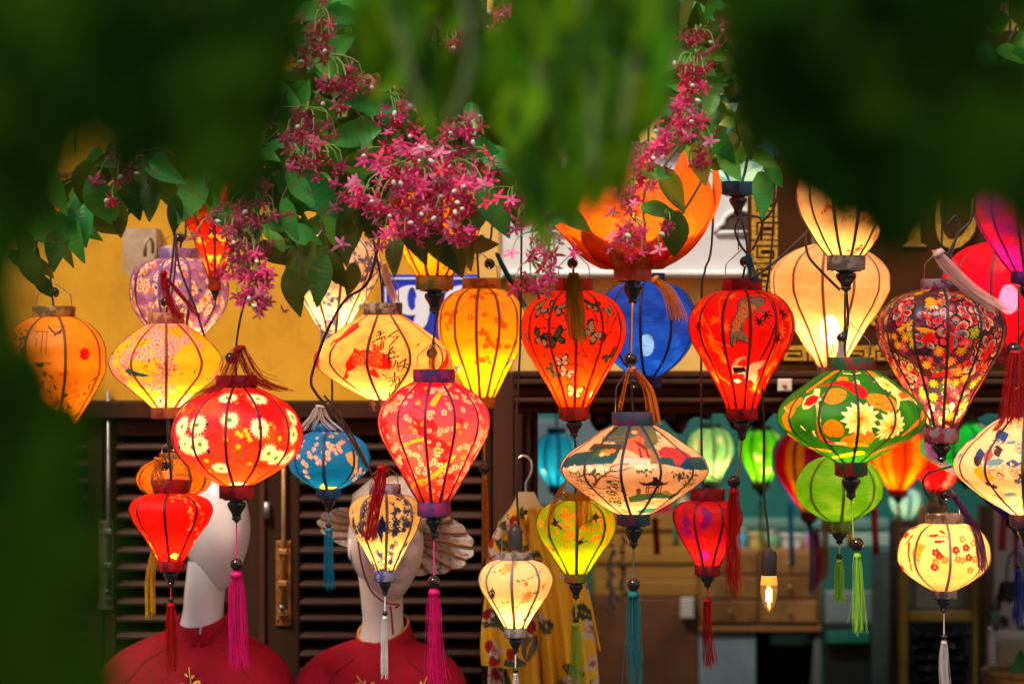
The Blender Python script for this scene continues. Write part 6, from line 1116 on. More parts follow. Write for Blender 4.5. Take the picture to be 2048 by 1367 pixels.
# ------------------------------------------------------------------ mannequins
SKIN = mat((.82, .76, .69), .25, 0, .45, noise=.10, nscale=7); SKIN2 = mat((.74, .60, .50), .38, 0, .4, noise=.12, nscale=8)
TUN = mat((.30, .004, .016), .8, 0, .15, noise=.18, nscale=30, bump=.05, bscale=500); GOLDT = mat((.62, .33, .06), .45, .3)
def mannequin(label, hc, hr, dep, yaw, tilt, face, skin, neck, rows, collar, piping):
    s_ = SP*dep; base = P(rows[0][1], 2180, dep); root = empty('mannequin', base, label, 'mannequin')
    H, W = 72, 88; co = np.zeros((H, W, 3)); cz = P(hc[0], hc[1], dep)-base; R = Euler((0, math.radians(tilt), math.radians(yaw))).to_matrix()
    g = lambda x, m, s: math.exp(-((x-m)/s)**2)
    for i in range(H):
        v = -1+2*i/(H-1); v = math.sin(v*pi/2)
        for j in range(W):
            a = 2*pi*j/W; c = math.sqrt(max(0, 1-v*v)); fx, fy = math.sin(a), -math.cos(a); fr = max(0, -fy)     # fr: 1 at the face
            sx = hr[0]*(1-.36*max(0, -v)**1.6); sy = hr[0]*1.22*(1-.20*max(0, -v)**1.5)
            x, y, z = fx*c*sx, fy*c*sy, v*hr[1]
            y -= max(0, -v)**1.3*hr[0]*.20                      # jaw comes forward
            if fy < 0 and face:
                X = fx*c; yy = 0
                yy -= .20*g(X, 0, .085)*(g(v, -.19, .13)+.5*g(v, -.02, .16))*hr[0]           # nose
                yy += .085*(g(X, .33, .17)+g(X, -.33, .17))*g(v, .02, .10)*hr[0]              # eye sockets
                yy -= .055*(g(X, .33, .11)+g(X, -.33, .11))*g(v, .0, .05)*hr[0]               # lids
                yy -= .05*g(v, .16, .07)*g(X, 0, .55)*hr[0]                                   # brow
                yy -= .085*g(X, 0, .20)*(g(v, -.445, .038)+1.05*g(v, -.525, .042))*hr[0]      # lips
                yy += .05*g(X, 0, .22)*g(v, -.485, .016)*hr[0]; yy += .03*g(X, 0, .2)*g(v, -.62, .05)*hr[0]
                yy -= .06*g(X, 0, .22)*g(v, -.76, .10)*hr[0]; y += yy*1.0
            elif fy < 0: y -= .05*hr[0]*g(fx*c, 0, .35)*g(v, -.2, .4)
            p = R @ Vector((x, y, z))*s_; co[i, j] = (p.x+cz.x, p.y+cz.y, p.z+cz.z)
    link(bpy.data.objects.new('head', np_grid_mesh('head', co, True, None, [skin])), root)
    if face:
        for sg in (-1, 1):
            ec = R @ Vector((sg*hr[0]*.97, hr[0]*.12, -hr[1]*.06)); mb = MB(); mb.ball(P(hc[0], hc[1], dep)+ec*s_, 15*s_, 12, sx=.35, sy=.8, sz=1.5); mb.build('ear', skin, root)
    nk = [P(*q[:2], dep)+Vector((0, q[3] if len(q) > 3 else 0, 0)) for q in neck]; mb = MB(); rr = []
    n0 = curve([tuple(q)+(w_[2]*s_,) for q, w_ in zip(nk, neck)], 14)
    for q in n0: rr.append([Vector((q[0]+math.cos(t)*q[3], q[1]+math.sin(t)*q[3]*1.02, q[2])) for t in np.linspace(0, 2*pi, 28, endpoint=False)])
    mb.grid(rr, wrap=True).build('neck', skin, root)
    # tunic: lofted shoulders and chest with soft folds
    N = 96; yr = np.array([r[0] for r in rows], float); yy = np.linspace(yr[0], yr[-1], 90)
    cxs, rxs, rys = (pchip(yr, [r[k] for r in rows], yy) for k in (1, 2, 3)); co = np.zeros((90, N, 3))
    for i, y in enumerate(yy):
        for j in range(N):
            a = 2*pi*j/N; e = .82; ca, sa = math.cos(a), math.sin(a); X = math.copysign(abs(ca)**e, ca)*rxs[i]; D = math.copysign(abs(sa)**e, sa)*rys[i]
            t = i/89; fold = 2.2*math.sin(a*7+i*.08)*min(1, t*3)*(1-abs(ca)**6)+1.5*math.sin(a*3-i*.15)*min(1, t*4)+3.0*math.exp(-((abs(ca)-.72)/.16)**2)*math.exp(-((t-.16)/.09)**2)-2.6*math.exp(-((abs(ca)-.84)/.07)**2)*min(1, t*6)*(1 if sa < 0 else 0)
            q = P(cxs[i]+X, y, dep); co[i, j] = (q.x-base.x, (D-fold*.9)*s_, q.z-base.z)
    link(bpy.data.objects.new('tunic', np_grid_mesh('tunic', co[::-1].copy(), True, None, [TUN])), root)
    mb = MB(); rr = []
    for (y, cx, r, dy) in collar: rr.append([P(cx+math.cos(t)*r, y+dy*(-math.sin(t)*.5+.5)*1.0+(-dy*.25)*math.cos(t), dep)+Vector((0, math.sin(t)*r*s_*1.0, 0)) for t in np.linspace(-pi/2+.05, 3*pi/2-.05, 40)])
    c = mb.grid(rr).build('collar', TUN, root); c.modifiers.new('t', 'SOLIDIFY').thickness = .004
    if piping: MB().tube(rr[0], 2.6*s_, 7).build('collar_piping', GOLDT, root); MB().tube([rr[0][0], rr[1][0], rr[-1][0]], 2.4*s_, 7).build('collar_piping', GOLDT, root); MB().tube([rr[0][-1], rr[1][-1], rr[-1][-1]], 2.4*s_, 7).build('collar_piping', GOLDT, root)
    # stand
    MB().tube([Vector((base.x, dep, .02)), Vector((base.x, dep, 1.0))], .02, 10).build('stand', steel, root); MB().lathe(Vector((base.x, dep, .004)), [(.18, 0), (.18, .012), (.03, .025)], 24).build('stand_base', steel, root)
    for sg in (-1, 1):
        sm = []
        for q in np.linspace(0, 1, 14):
            i = min(89, int(q*16+3)); a = -pi/2+sg*(.30+.62*q**.8); j = int(round((a % (2*pi))/(2*pi)*N)) % N; sm.append(Vector(co[i, j])+base+Vector((0, -.0012, .0006)))
        MB().tube(sm, 1.0*s_, 5).build('sleeve_seam', mat((.16, .002, .008), .8), root)
    def surf(x, y): 
        i = int(np.argmin(abs(yy-y))); u = min(.98, abs(x-cxs[i])/rxs[i]); return P(x, y, dep)+Vector((0, -(rys[i]*(1-u**(2/.82))**(.82/2)+6.5)*s_, 0))
    def sprig(x, y, k=1.0, rot=0.0):
        r = lambda u, v: (x+(u*math.cos(rot)-v*math.sin(rot))*k, y+(u*math.sin(rot)+v*math.cos(rot))*k)
        MB().tube([surf(*r(u, v)) for u, v in ((0, 40), (1, 20), (4, 0), (0, -22), (-2, -36))], 1.3*s_, 5).build('embroidered_stem', GOLDT, root)
        for (u, v, L, a) in ((-2, 6, 20, 2.6), (3, 2, 22, .5), (0, 24, 22, 2.7), (2, 24, 20, .2), (-3, -16, 10, 2.3), (3, -14, 9, .8)):
            mb = MB(); pts = []
            for t in np.linspace(0, 2*pi, 12, endpoint=False): q = (L/2*(1+math.cos(t)), L*.24*math.sin(t)); pts.append(surf(*r(u+q[0]*math.cos(a)+q[1]*math.sin(a), v-q[0]*math.sin(a)+q[1]*math.cos(a)))+Vector((0, -.001, 0)))
            mb.poly(pts).build('embroidered_leaf', GOLDT, root, False)
    return root, sprig
m1, sp1 = mannequin('faceless white mannequin in a dark red tunic behind the small red lantern', (431, 1058), (66, 124), 6.32, 32, 0, False, SKIN, [(420, 1120, 44), (410, 1180, 41), (406, 1230, 42), (404, 1280, 58)],
    [(1254, 404, 56, 46), (1264, 402, 82, 54), (1278, 399, 112, 62), (1296, 395, 145, 74), (1318, 392, 172, 88), (1345, 390, 190, 98), (1385, 389, 203, 108), (1500, 389, 196, 112), (1800, 389, 186, 110), (2150, 389, 230, 130)], [(1206, 408, 50, 42), (1230, 406, 55, 36), (1262, 404, 66, 24)], False)
sp1(392, 1356, 1.0)
m2, sp2 = mannequin('mannequin with moulded face in a red tunic with gold collar piping and fan hat', (771, 1088), (74, 118), 6.32, 24, 0, True, SKIN2, [(762, 1150, 46), (764, 1200, 42), (766, 1250, 42), (766, 1300, 58)],
    [(1278, 766, 58, 48), (1286, 765, 82, 56), (1297, 764, 108, 64), (1312, 763, 134, 74), (1334, 762, 156, 88), (1368, 762, 172, 100), (1500, 762, 168, 106), (1800, 762, 160, 104), (2150, 762, 200, 120)], [(1232, 766, 50, 46), (1254, 766, 55, 42), (1284, 766, 68, 28)], True)
sp2(738, 1368, 1.0, -.5); sp2(842, 1372, .95, .5)
MB().tube([Vector(q) for q in curve([P(716, 1082, 6.22), P(724, 1130, 6.2), P(742, 1180, 6.2), P(772, 1204, 6.2), P(800, 1208, 6.2)], 18)]+[P(790, 1215, 6.2)], 2.0*SP*6.3, 6).build('chin_cord', mat((.30, .01, .02), .6), m2)
MB().tube([P(781, 1212, 6.2), P(784, 1240, 6.2), P(786, 1268, 6.2)], 2.2*SP*6.3, 6).build('chin_cord', mat((.30, .01, .02), .6), m2)
# fan hat
hat = empty('fan_hat', P(790, 1080, 6.42), 'pleated floral fan hat with scalloped brim behind the mannequin head', 'hat'); hp = random.Random(3); s_ = SP*6.42; NP = 17
brim_m = attr_mat(.7, .15); cxh, cyh = 792, 1068
for k in range(NP):
    a0, a1 = 2*pi*k/NP, 2*pi*(k+1)/NP; H, W = 34, 17; co = np.zeros((H, W, 3)); cl = np.zeros((H, W, 3))
    for i in range(H):
        for j in range(W):
            t = i/(H-1); u = j/(W-1); a = a0+(a1-a0)*u; rr = (.28+.72*t)*(1+.05*t*math.sin(pi*u)); X = math.cos(a)*rr*150; Yp_ = math.sin(a)*rr*(74 if math.cos(a) > 0 else 50)+X*.16
            q = P(cxh+X, cyh+Yp_, 6.42); co[i, j] = (q.x-hat.location.x, (abs(u-.5)*2)*3.5*s_*t-(.02*t*t), q.z-hat.location.z); cl[i, j] = (.72, .62, .50)
    P_ = Paint(np.repeat(np.linspace(-.19, .19, W)[None, :], H, 0), np.repeat(np.linspace(0, 110, H)[:, None], W, 1), np.full((H, W), 150.0), np.zeros((H, W)), 0, None, None, k); P_.col[:] = cl
    for n_ in range(26): P_.put(hp.uniform(-.18, .18), hp.uniform(8, 108), fl(4, 4.2, .5), hp.choice([(.34, .05, .09), (.12, .16, .22), (.45, .20, .06), (.40, .10, .12)]))
    link(bpy.data.objects.new('pleat', np_grid_mesh('pleat', co, False, P_.col, [brim_m])), hat)
    rp = [Vector(co[i, 0])+Vector((0, -.004, 0)) for i in (0, 16, 33)]; mb = MB(); mb.tube([p+hat.location for p in rp], 2.3*s_, 6); mb.build('brim_rib', mat((.34, .14, .03), .5), hat)
MB().lathe(P(785, 1060, 6.34), [(80*s_, 0), (86*s_, .03), (78*s_, .09), (40*s_, .13), (4*s_, .135)], 30).build('crown', mat((.58, .48, .36), .7, noise=.5, nscale=60), hat)

# ------------------------------------------------------------------ yellow shirt on a hanger
sh_ = empty('floral_shirt', P(1070, 1700, 6.4), 'yellow tropical flower shirt on a hanger beside the doorway', 'shirt'); dep = 6.4; s_ = SP*dep
def cloth(name, left, right, y0, y1, dep, folds, seed, depth=.05, op=0):
    H, W = 150, 90; yy = np.linspace(y0, y1, H); l = pchip([q[0] for q in left], [q[1] for q in left], yy); r = pchip([q[0] for q in right], [q[1] for q in right], yy)
    U = np.linspace(0, 1, W)[None, :]; X = l[:, None]*(1-U)+r[:, None]*U; Y = np.repeat(yy[:, None], W, 1); T = ((Y-y0)/(y1-y0))
    D = -depth*np.sin(pi*U)**.7+.018*np.sin(U*folds*2*pi+2.2*T+seed)*np.clip(T*2, .1, 1)+.008*np.sin(U*folds*4.3*pi-3*T)*T
    p = Paint((X-1070)/1e5, Y, np.full((H, W), 1e5), Y, 1070, lambda y: np.full(np.shape(y), 1e5), lambda y: y, seed); p.fill((.90, .48, .02)).blotch((.82, .42, .016), 60, .2, .5, seed, .6)
    g = p.rng
    wf = (X.max()-X.min())/230
    for k in range(int(40*wf)):
        x, y = g.uniform(X.min(), X.max()), g.uniform(y0, y1); a = g.uniform(0, 6); c = g.choice([(.035, .055, .02), (.07, .10, .03), (.05, .07, .04), (.12, .11, .07)])
        th, aa = (x-1070)/1e5, y; L = g.uniform(30, 52)
        for n_ in range(11):
            t = n_/10; bx, by = math.cos(a)*L*t, math.sin(a)*L*t
            for sg in (-1, 1): p.put(th+bx/1e5, aa+by, drop(L*.42*(1-.6*t), 3.0, a+sg*1.0), c)
    for k in range(int(20*wf)):
        x, y = g.uniform(X.min(), X.max()), g.uniform(y0, y1); R = g.uniform(16, 26); a0 = g.uniform(0, 6); th = (x-1070)/1e5
        for n_ in range(5): p.put(th, y, drop(R, R*.30, a0+n_*1.26), (.66, .52, .42)); p.put(th, y, drop(R*.55, R*.12, a0+n_*1.26), (.46, .10, .06))
        p.put(th, y, ell(R*.15, R*.15), (.36, .02, .01))
    for k in range(8): p.put((g.uniform(X.min(), X.max())-1070)/1e5, g.uniform(y0, y1), drop(26, 9, g.uniform(0, 6)), (.36, .01, .012))
    co = np.zeros((H, W, 3)); L_ = sh_.location
    co[..., 0] = (X-1024)*SP*dep-L_.x; co[..., 1] = dep+D-L_.y; co[..., 2] = ZC-(Y-683.5)*SP*dep-L_.z
    o = link(bpy.data.objects.new(name, np_grid_mesh(name, co, False, p.col, [attr_mat(.75, .15)])), sh_); o.modifiers.new('t', 'SOLIDIFY').thickness = .0025; return o
cloth('back_panel', [(1030, 1000), (1100, 985), (1700, 975)], [(1030, 1100), (1100, 1150), (1400, 1195), (1700, 1205)], 1030, 1700, 6.46, 2, 3, -.02)
cloth('front_panel', [(1012, 1030), (1035, 1012), (1090, 1000), (1200, 985), (1700, 966)], [(1012, 1044), (1060, 1052), (1200, 1066), (1400, 1082), (1700, 1090)], 1012, 1700, 6.36, 2, 5)
cloth('front_panel', [(1012, 1058), (1060, 1054), (1200, 1072), (1400, 1090), (1700, 1096)], [(1012, 1082), (1035, 1104), (1090, 1140), (1200, 1176), (1400, 1200), (1700, 1212)], 1012, 1700, 6.36, 3, 8)
cloth('sleeve', [(1040, 1004), (1090, 980), (1180, 972), (1300, 962), (1330, 964)], [(1040, 1010), (1090, 1014), (1180, 1012), (1300, 1040), (1330, 1052)], 1040, 1330, 6.31, 1, 11, .04)
cloth('sleeve', [(1040, 1096), (1100, 1120), (1300, 1150)], [(1040, 1106), (1100, 1150), (1200, 1180), (1300, 1200)], 1040, 1300, 6.43, 1, 14, .03)
hg = empty('clothes_hanger', P(1052, 1040, 6.4), 'pale plastic clothes hanger with steel hook holding the yellow shirt', 'hanger'); PL = mat((.60, .46, .20), .3)
mb = MB(); mb.prism([P(x, y, 6.385) for x, y in ((1037, 984), (1068, 984), (1082, 1014), (1112, 1050), (1104, 1056), (1068, 1028), (1052, 1018), (1034, 1028), (1004, 1052), (998, 1046), (1022, 1014))], (0, .02, 0)); mb.build('shoulder_bar', PL, hg, False)
MB().tube([Vector(q) for q in curve([P(1052, 986, 6.395), P(1052, 965, 6.395), P(1062, 945, 6.395), P(1062, 922, 6.395), P(1048, 911, 6.395), P(1036, 916, 6.395)], 22)], 2.6*s_, 8).build('hook', mat((.6, .58, .54), .2, .95), hg)
# ------------------------------------------------------------------ flowering vines and the tree close to the camera
def leaf_mesh(name, wd, fold, curl, m, tip=1.0, seed=0, nx=8, ny=5):
    mb = MB(); rows = []; g = random.Random(seed)
    for i in range(nx):
        t = i/(nx-1); w_ = wd*(math.sin(pi*min(1, (t*.93+.045))**.78)**1.05); row = []
        for j in range(ny):
            u = j/(ny-1)*2-1; row.append(Vector((t, u*w_, -fold*abs(u)*w_*-1-curl*t*t+.02*math.sin(7*t+u*3+seed)*abs(u))))
        rows.append(row)
    mb.grid(rows); st = MB()
    me = mb.mesh(name, m); return me
def leaf_mat(c, c2, trans, rough=.42, spec=.4, wear=False):
    m = bpy.data.materials.new('leaf_green'); m.use_nodes = True; n = m.node_tree; b = n.nodes['Principled BSDF']; out = n.nodes['Material Output']
    oi = n.nodes.new('ShaderNodeObjectInfo'); tc = n.nodes.new('ShaderNodeTexCoord')
    wv = n.nodes.new('ShaderNodeTexWave'); wv.inputs['Scale'].default_value = 3.2; wv.inputs['Distortion'].default_value = 1.5; wv.bands_direction = 'X'
    n.links.new(tc.outputs['Object'], wv.inputs['Vector'])
    mx = n.nodes.new('ShaderNodeMix'); mx.data_type = 'RGBA'; mx.inputs[6].default_value = (*c, 1); mx.inputs[7].default_value = (*c2, 1); n.links.new(oi.outputs['Random'], mx.inputs[0])
    hs = n.nodes.new('ShaderNodeHueSaturation'); mr = n.nodes.new('ShaderNodeMapRange'); mr.inputs[3].default_value = .95; mr.inputs[4].default_value = 1.05; n.links.new(wv.outputs['Fac'], mr.inputs[0]); n.links.new(mr.outputs[0], hs.inputs['Value']); n.links.new(mx.outputs[2], hs.inputs['Color'])
    n.links.new(hs.outputs[0], b.inputs['Base Color']); b.inputs['Roughness'].default_value = rough; b.inputs['Specular IOR Level'].default_value = spec
    bp = n.nodes.new('ShaderNodeBump'); bp.inputs['Strength'].default_value = .06; bp.inputs['Distance'].default_value = .01; n.links.new(wv.outputs['Fac'], bp.inputs['Height']); n.links.new(bp.outputs[0], b.inputs['Normal'])
    tr = n.nodes.new('ShaderNodeBsdfTranslucent'); g2 = n.nodes.new('ShaderNodeMix'); g2.data_type = 'RGBA'; g2.blend_type = 'MULTIPLY'; g2.inputs[0].default_value = 1; g2.inputs[7].default_value = (1.5, 1.3, .4, 1); n.links.new(hs.outputs[0], g2.inputs[6]); n.links.new(g2.outputs[2], tr.inputs[0])
    ms = n.nodes.new('ShaderNodeMixShader'); ms.inputs[0].default_value = trans
    if wear:
        nz = n.nodes.new('ShaderNodeTexNoise'); nz.inputs['Scale'].default_value = 4.5; nz.inputs['Detail'].default_value = 5; n.links.new(tc.outputs['Object'], nz.inputs['Vector']); rr_ = n.nodes.new('ShaderNodeMapRange'); rr_.inputs[1].default_value = .60; rr_.inputs[2].default_value = .72; n.links.new(nz.outputs['Fac'], rr_.inputs[0]); wm = n.nodes.new('ShaderNodeMix'); wm.data_type = 'RGBA'; wm.inputs[7].default_value = (.16, .12, .025, 1); n.links.new(rr_.outputs[0], wm.inputs[0]); n.links.new(hs.outputs[0], wm.inputs[6]); n.links.new(wm.outputs[2], b.inputs['Base Color'])
    n.links.new(b.outputs[0], ms.inputs[1]); n.links.new(tr.outputs[0], ms.inputs[2]); n.links.new(ms.outputs[0], out.inputs[0]); return m
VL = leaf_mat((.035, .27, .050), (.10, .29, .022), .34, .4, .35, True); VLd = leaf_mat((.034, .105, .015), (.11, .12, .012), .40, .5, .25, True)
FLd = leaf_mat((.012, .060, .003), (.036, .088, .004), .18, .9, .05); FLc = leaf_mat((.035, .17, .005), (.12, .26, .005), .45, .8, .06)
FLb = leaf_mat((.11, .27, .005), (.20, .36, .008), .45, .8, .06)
def leafset(m): return [leaf_mesh('leaf', .27, .1, .30, m, seed=8), leaf_mesh('leaf', .23, .4, .16, m, seed=9), leaf_mesh('leaf', .24, .25, .10, m, seed=1), leaf_mesh('leaf', .29, .15, .22, m, seed=2), leaf_mesh('leaf', .21, .35, .05, m, seed=3), leaf_mesh('leaf', .26, .20, -.10, m, seed=4)]
LV, LVd, LFd, LFc = leafset(VL), leafset(VLd), leafset(FLd), [leaf_mesh('leaf', .15, .2, .12, FLb, seed=5), leaf_mesh('leaf', .15, .2, .12, FLc, seed=15), leaf_mesh('leaf', .19, .15, .25, FLc, seed=6), leaf_mesh('leaf', .13, .3, .05, FLc, seed=7)]
LFk = [leaf_mesh('leaf', .17, .2, .12, leaf_mat((.014, .065, .004), (.03, .09, .004), .25, .8, .1), seed=12), leaf_mesh('leaf', .14, .2, .2, leaf_mat((.02, .09, .004), (.05, .12, .004), .25, .8, .1), seed=13)]
def put_leaf(parent, me, px, py, dep, ang, Lpx, roll, pitch=0.0, name='leaf'):
    # ang: direction of the tip in the picture plane (degrees, 0 = right, 90 = down)
    a = math.radians(ang); pt = math.radians(pitch); X = Vector((math.cos(a)*math.cos(pt), -math.sin(pt), -math.sin(a)*math.cos(pt)))
    N = Vector((0, -1, 0)); N = (N-X*N.dot(X)); N = N.normalized() if N.length > 1e-3 else Vector((0, 0, 1)); Yv = N.cross(X)
    rl = math.radians(roll); N2 = N*math.cos(rl)+Yv*math.sin(rl); Y2 = N2.cross(X); L = Lpx*SP*dep
    M = Matrix((X, Y2, N2)).transposed().to_4x4()
    o = link(bpy.data.objects.new(name, me), parent); c = P(px, py, dep)-X*L*.5; o.matrix_local = Matrix.Translation(c-world_loc(parent)) @ M @ Matrix.Scale(L, 4); return o
def inpoly(x, y, q):
    r = False
    for i in range(len(q)):
        (x0, y0), (x1, y1) = q[i], q[(i+1) % len(q)]
        if (y0 > y) != (y1 > y) and x < (x1-x0)*(y-y0)/(y1-y0)+x0: r = not r
    return r
def sample(q, n, g, mind=0, avoid=()):
    xs = [p[0] for p in q]; ys = [p[1] for p in q]; out = []; tries = 0
    while len(out) < n and tries < n*60:
        tries += 1; x, y = g.uniform(min(xs), max(xs)), g.uniform(min(ys), max(ys))
        if not inpoly(x, y, q) or any(math.hypot(x-a, y-b) < r for a, b, r in avoid): continue
        if mind and any((x-a)**2+(y-b)**2 < mind*mind for a, b in out): continue
        out.append((x, y))
    return out
# star flower: five narrow petals and a short throat
def flower_mesh(c, c2, seed):
    g = random.Random(seed); mb = MB()
    for k in range(5):
        a = 2*pi*k/5+g.uniform(-.15, .15); L = g.uniform(.8, 1.25); dr = g.uniform(-.55, .35); pw = g.uniform(.75, 1.2); rows = []
        for i, (t, w_) in enumerate(((.0, .06), (.35, .175*pw), (.7, .165*pw), (1.0, .03))):
            r = t*L; z = dr*t*t; ca, sa = math.cos(a), math.sin(a); rows.append([Vector((ca*r-sa*u*w_, sa*r+ca*u*w_, z-abs(u)*.03)) for u in (-1, 0, 1)])
        if g.random() < .6: mb.grid(rows[:3], 0); mb.grid(rows[2:], 2)
        else: mb.grid(rows, 0)
    mb.tube([Vector((0, 0, .05)), Vector((0, 0, -.5))], .07, 5, 1)
    for k in range(4): a = k*1.6; mb.tube([Vector((0, 0, 0)), Vector((.1*math.cos(a), .1*math.sin(a), .28))], .025, 3, 1)
    tip = tuple(min(.95, q*.85+.10) for q in c)
    return mb.mesh('flower', [mat(c, .55, 0, .3, trans=.3), mat(c2, .6, trans=.2), mat(tip, .55, 0, .3, trans=.3)])
PK = [flower_mesh((.84, .20, .34), (.80, .55, .45), 11), flower_mesh((.70, .03, .16), (.7, .34, .24), 12), flower_mesh((.60, .015, .09), (.7, .3, .2), 13), flower_mesh((.86, .025, .18), (.80, .42, .30), 1), flower_mesh((.80, .016, .12), (.75, .34, .24), 2), flower_mesh((.90, .06, .26), (.80, .5, .4), 3), flower_mesh((.66, .015, .05), (.7, .3, .2), 4)]
DR = [flower_mesh((.46, .06, .10), (.5, .3, .2), 15), flower_mesh((.34, .02, .03), (.5, .3, .2), 16), flower_mesh((.42, .035, .06), (.55, .25, .15), 5), flower_mesh((.50, .030, .07), (.6, .25, .2), 6), flower_mesh((.36, .05, .05), (.5, .3, .2), 7), flower_mesh((.58, .03, .14), (.6, .3, .2), 8)]
STK = mat((.22, .34, .06), .5, trans=.2); BUDM = mat((.66, .62, .50), .5, trans=.2); STEM = mat((.10, .07, .03), .7)
budme = MB().ball(Vector((0, 0, 0)), 1.0, 8, sz=1.5).mesh('bud', BUDM)
def cluster(vine, ox, oy, spots, dep, ms, g, R=19, stalks=True, buds=0):
    buds = (buds+1)//2
    mb = MB(); o = P(ox, oy, dep+.03); fl_ = []; c = None
    for (x, y) in spots:
        d = dep+g.uniform(-.05, .05); p = P(x, y, d)
        if stalks and g.random() < .6:
            mid = (o+p)/2+Vector((g.uniform(-.004, .004)+(p.x-o.x)*.28, g.uniform(-.01, .01), .014)); mb.tube([Vector(q) for q in curve([o, mid, p], 6)], .0013, 4, cap=False)
        fl_.append((p, o))
    mb.tube([o, o+Vector((.002, 0, .012))], .002, 4)
    c = bpy.data.objects.new('flower_cluster', mb.mesh('flower_cluster', STK, o)); link(c, vine); c.location = o-world_loc(vine)
    for p, o_ in fl_:
        f = link(bpy.data.objects.new('flower', g.choice(ms)), c); dr = (p-o_).normalized()*.6+Vector((g.gauss(0, .5), -.75+g.gauss(0, .35), g.gauss(-.1, .5))); q = dr.to_track_quat('Z', 'Y')
        f.rotation_mode = 'QUATERNION'; f.rotation_quaternion = q; f.location = p-o; s = R*SP*dep*g.uniform(.72, 1.2); f.scale = (s, s, s)
    for k in range(buds):
        x, y = g.choice(spots); p = P(x+g.uniform(-14, 14), y+g.uniform(-14, 14), dep-.07); b = link(bpy.data.objects.new('bud', budme), c); b.location = p-o; s = 4.4*SP*dep; b.scale = (s, s, s); b.rotation_euler = (g.uniform(0, 3), g.uniform(0, 3), 0)
def gsp(cx, cy, sx, sy, n, g): return [(g.gauss(cx, sx), g.gauss(cy, sy)) for _ in range(n)]
def vine(label, loc, stems, dep):
    v = empty('flowering_vine', loc, label, 'vine', 'flowering vines draped over the lanterns')
    for s in stems: MB().tube([Vector(q) for q in curve([P(x, y, dep+.06) for x, y in s], 6*len(s))], 2.6*SP*dep, 6).build('stem', STEM, v)
    return v
g = random.Random(21); DV = 5.24
vl = vine('vine with dusky red flowers and dark leaves hanging at the left above the purple lantern', P(300, 420, DV), [[(60, 420), (200, 330), (330, 300), (460, 330), (560, 260)], [(330, 300), (360, 380), (350, 440)], [(460, 330), (500, 440), (480, 560)], [(90, 420), (70, 500), (60, 560)]], DV)
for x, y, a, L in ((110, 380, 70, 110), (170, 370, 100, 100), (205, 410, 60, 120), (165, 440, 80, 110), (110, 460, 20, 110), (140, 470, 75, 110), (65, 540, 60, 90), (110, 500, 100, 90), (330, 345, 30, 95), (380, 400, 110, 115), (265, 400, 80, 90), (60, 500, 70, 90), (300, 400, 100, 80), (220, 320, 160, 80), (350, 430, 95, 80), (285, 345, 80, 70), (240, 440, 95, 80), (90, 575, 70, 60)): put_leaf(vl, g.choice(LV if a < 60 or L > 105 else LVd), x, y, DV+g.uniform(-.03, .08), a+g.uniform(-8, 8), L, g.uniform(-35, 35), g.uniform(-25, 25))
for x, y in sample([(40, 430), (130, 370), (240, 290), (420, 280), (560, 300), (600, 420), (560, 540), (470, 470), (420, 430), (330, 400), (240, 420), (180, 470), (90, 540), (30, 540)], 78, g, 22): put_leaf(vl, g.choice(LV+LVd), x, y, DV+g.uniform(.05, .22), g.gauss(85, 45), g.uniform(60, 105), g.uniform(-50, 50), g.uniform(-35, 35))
for ox, oy, sp_, ms, st in ((238, 290, gsp(238, 318, 16, 12, 7, g), DR, 1), (240, 318, gsp(250, 352, 22, 10, 9, g), DR, 1), (226, 380, [(226, 406), (220, 398)], PK[5:], 1), (508, 350, gsp(505, 368, 22, 12, 10, g), DR, 1), (520, 385, gsp(515, 420, 30, 16, 22, g), DR, 1), (480, 425, gsp(470, 460, 30, 20, 22, g), DR, 1), (490, 470, gsp(500, 515, 26, 18, 24, g), PK[5:]+DR, 1), (495, 520, gsp(495, 565, 28, 22, 30, g), PK, 1), (505, 590, gsp(510, 612, 26, 10, 12, g), PK+DR, 0), (425, 430, gsp(428, 448, 8, 8, 3, g), DR, 1)): cluster(vl, ox, oy, sp_, DV-.04, ms, g, 17, st, 1)
vc = vine('vine with the large magenta flower cluster hanging above the number plate', P(830, 350, DV), [[(640, -80), (660, 60), (690, 180), (760, 280), (850, 330), (960, 320), (1060, 380)], [(690, 180), (620, 250), (600, 330), (560, 420), (600, 520), (590, 600)], [(850, 330), (880, 430), (940, 470)], [(1060, 380), (1100, 470), (1070, 560)], [(640, 440), (660, 500), (690, 560)]], DV)
for x, y, a, L, b in ((740, 205, 175, 120, 0), (700, 270, 165, 130, 0), (720, 325, 170, 120, 0), (610, 190, -75, 70, 0), (585, 200, -100, 60, 0), (645, 210, 0, 60, 0), (640, 390, 55, 130, 0), (600, 380, 60, 90, 0), (580, 440, 80, 90, 0), (610, 470, 20, 80, 0), (690, 480, 85, 110, 1), (665, 540, 70, 100, 1), (588, 585, 80, 100, 1), (640, 560, 95, 110, 1), (620, 520, 95, 80, 1), (885, 500, 55, 120, 1), (830, 470, 60, 110, 1), (790, 510, 95, 90, 1), (910, 520, 75, 90, 1), (960, 490, 0, 70, 1), (990, 420, 55, 130, 0), (965, 300, 20, 90, 0), (1000, 320, 30, 90, 0), (1040, 340, 0, 80, 0), (1010, 370, 60, 80, 1), (935, 505, 85, 80, 1), (705, 560, 88, 70, 1), (650, 240, 100, 80, 0), (690, 410, 100, 90, 1), (740, 440, 80, 80, 1), (1060, 420, 45, 70, 1), (680, 90, -30, 80, 0), (650, 130, 200, 70, 0), (690, 30, 20, 80, 0)):
    put_leaf(vc, g.choice(LVd if b else LV), x, y, DV+g.uniform(-.03, .07), a+g.uniform(-7, 7), L, g.uniform(-30, 30), g.uniform(-22, 22))
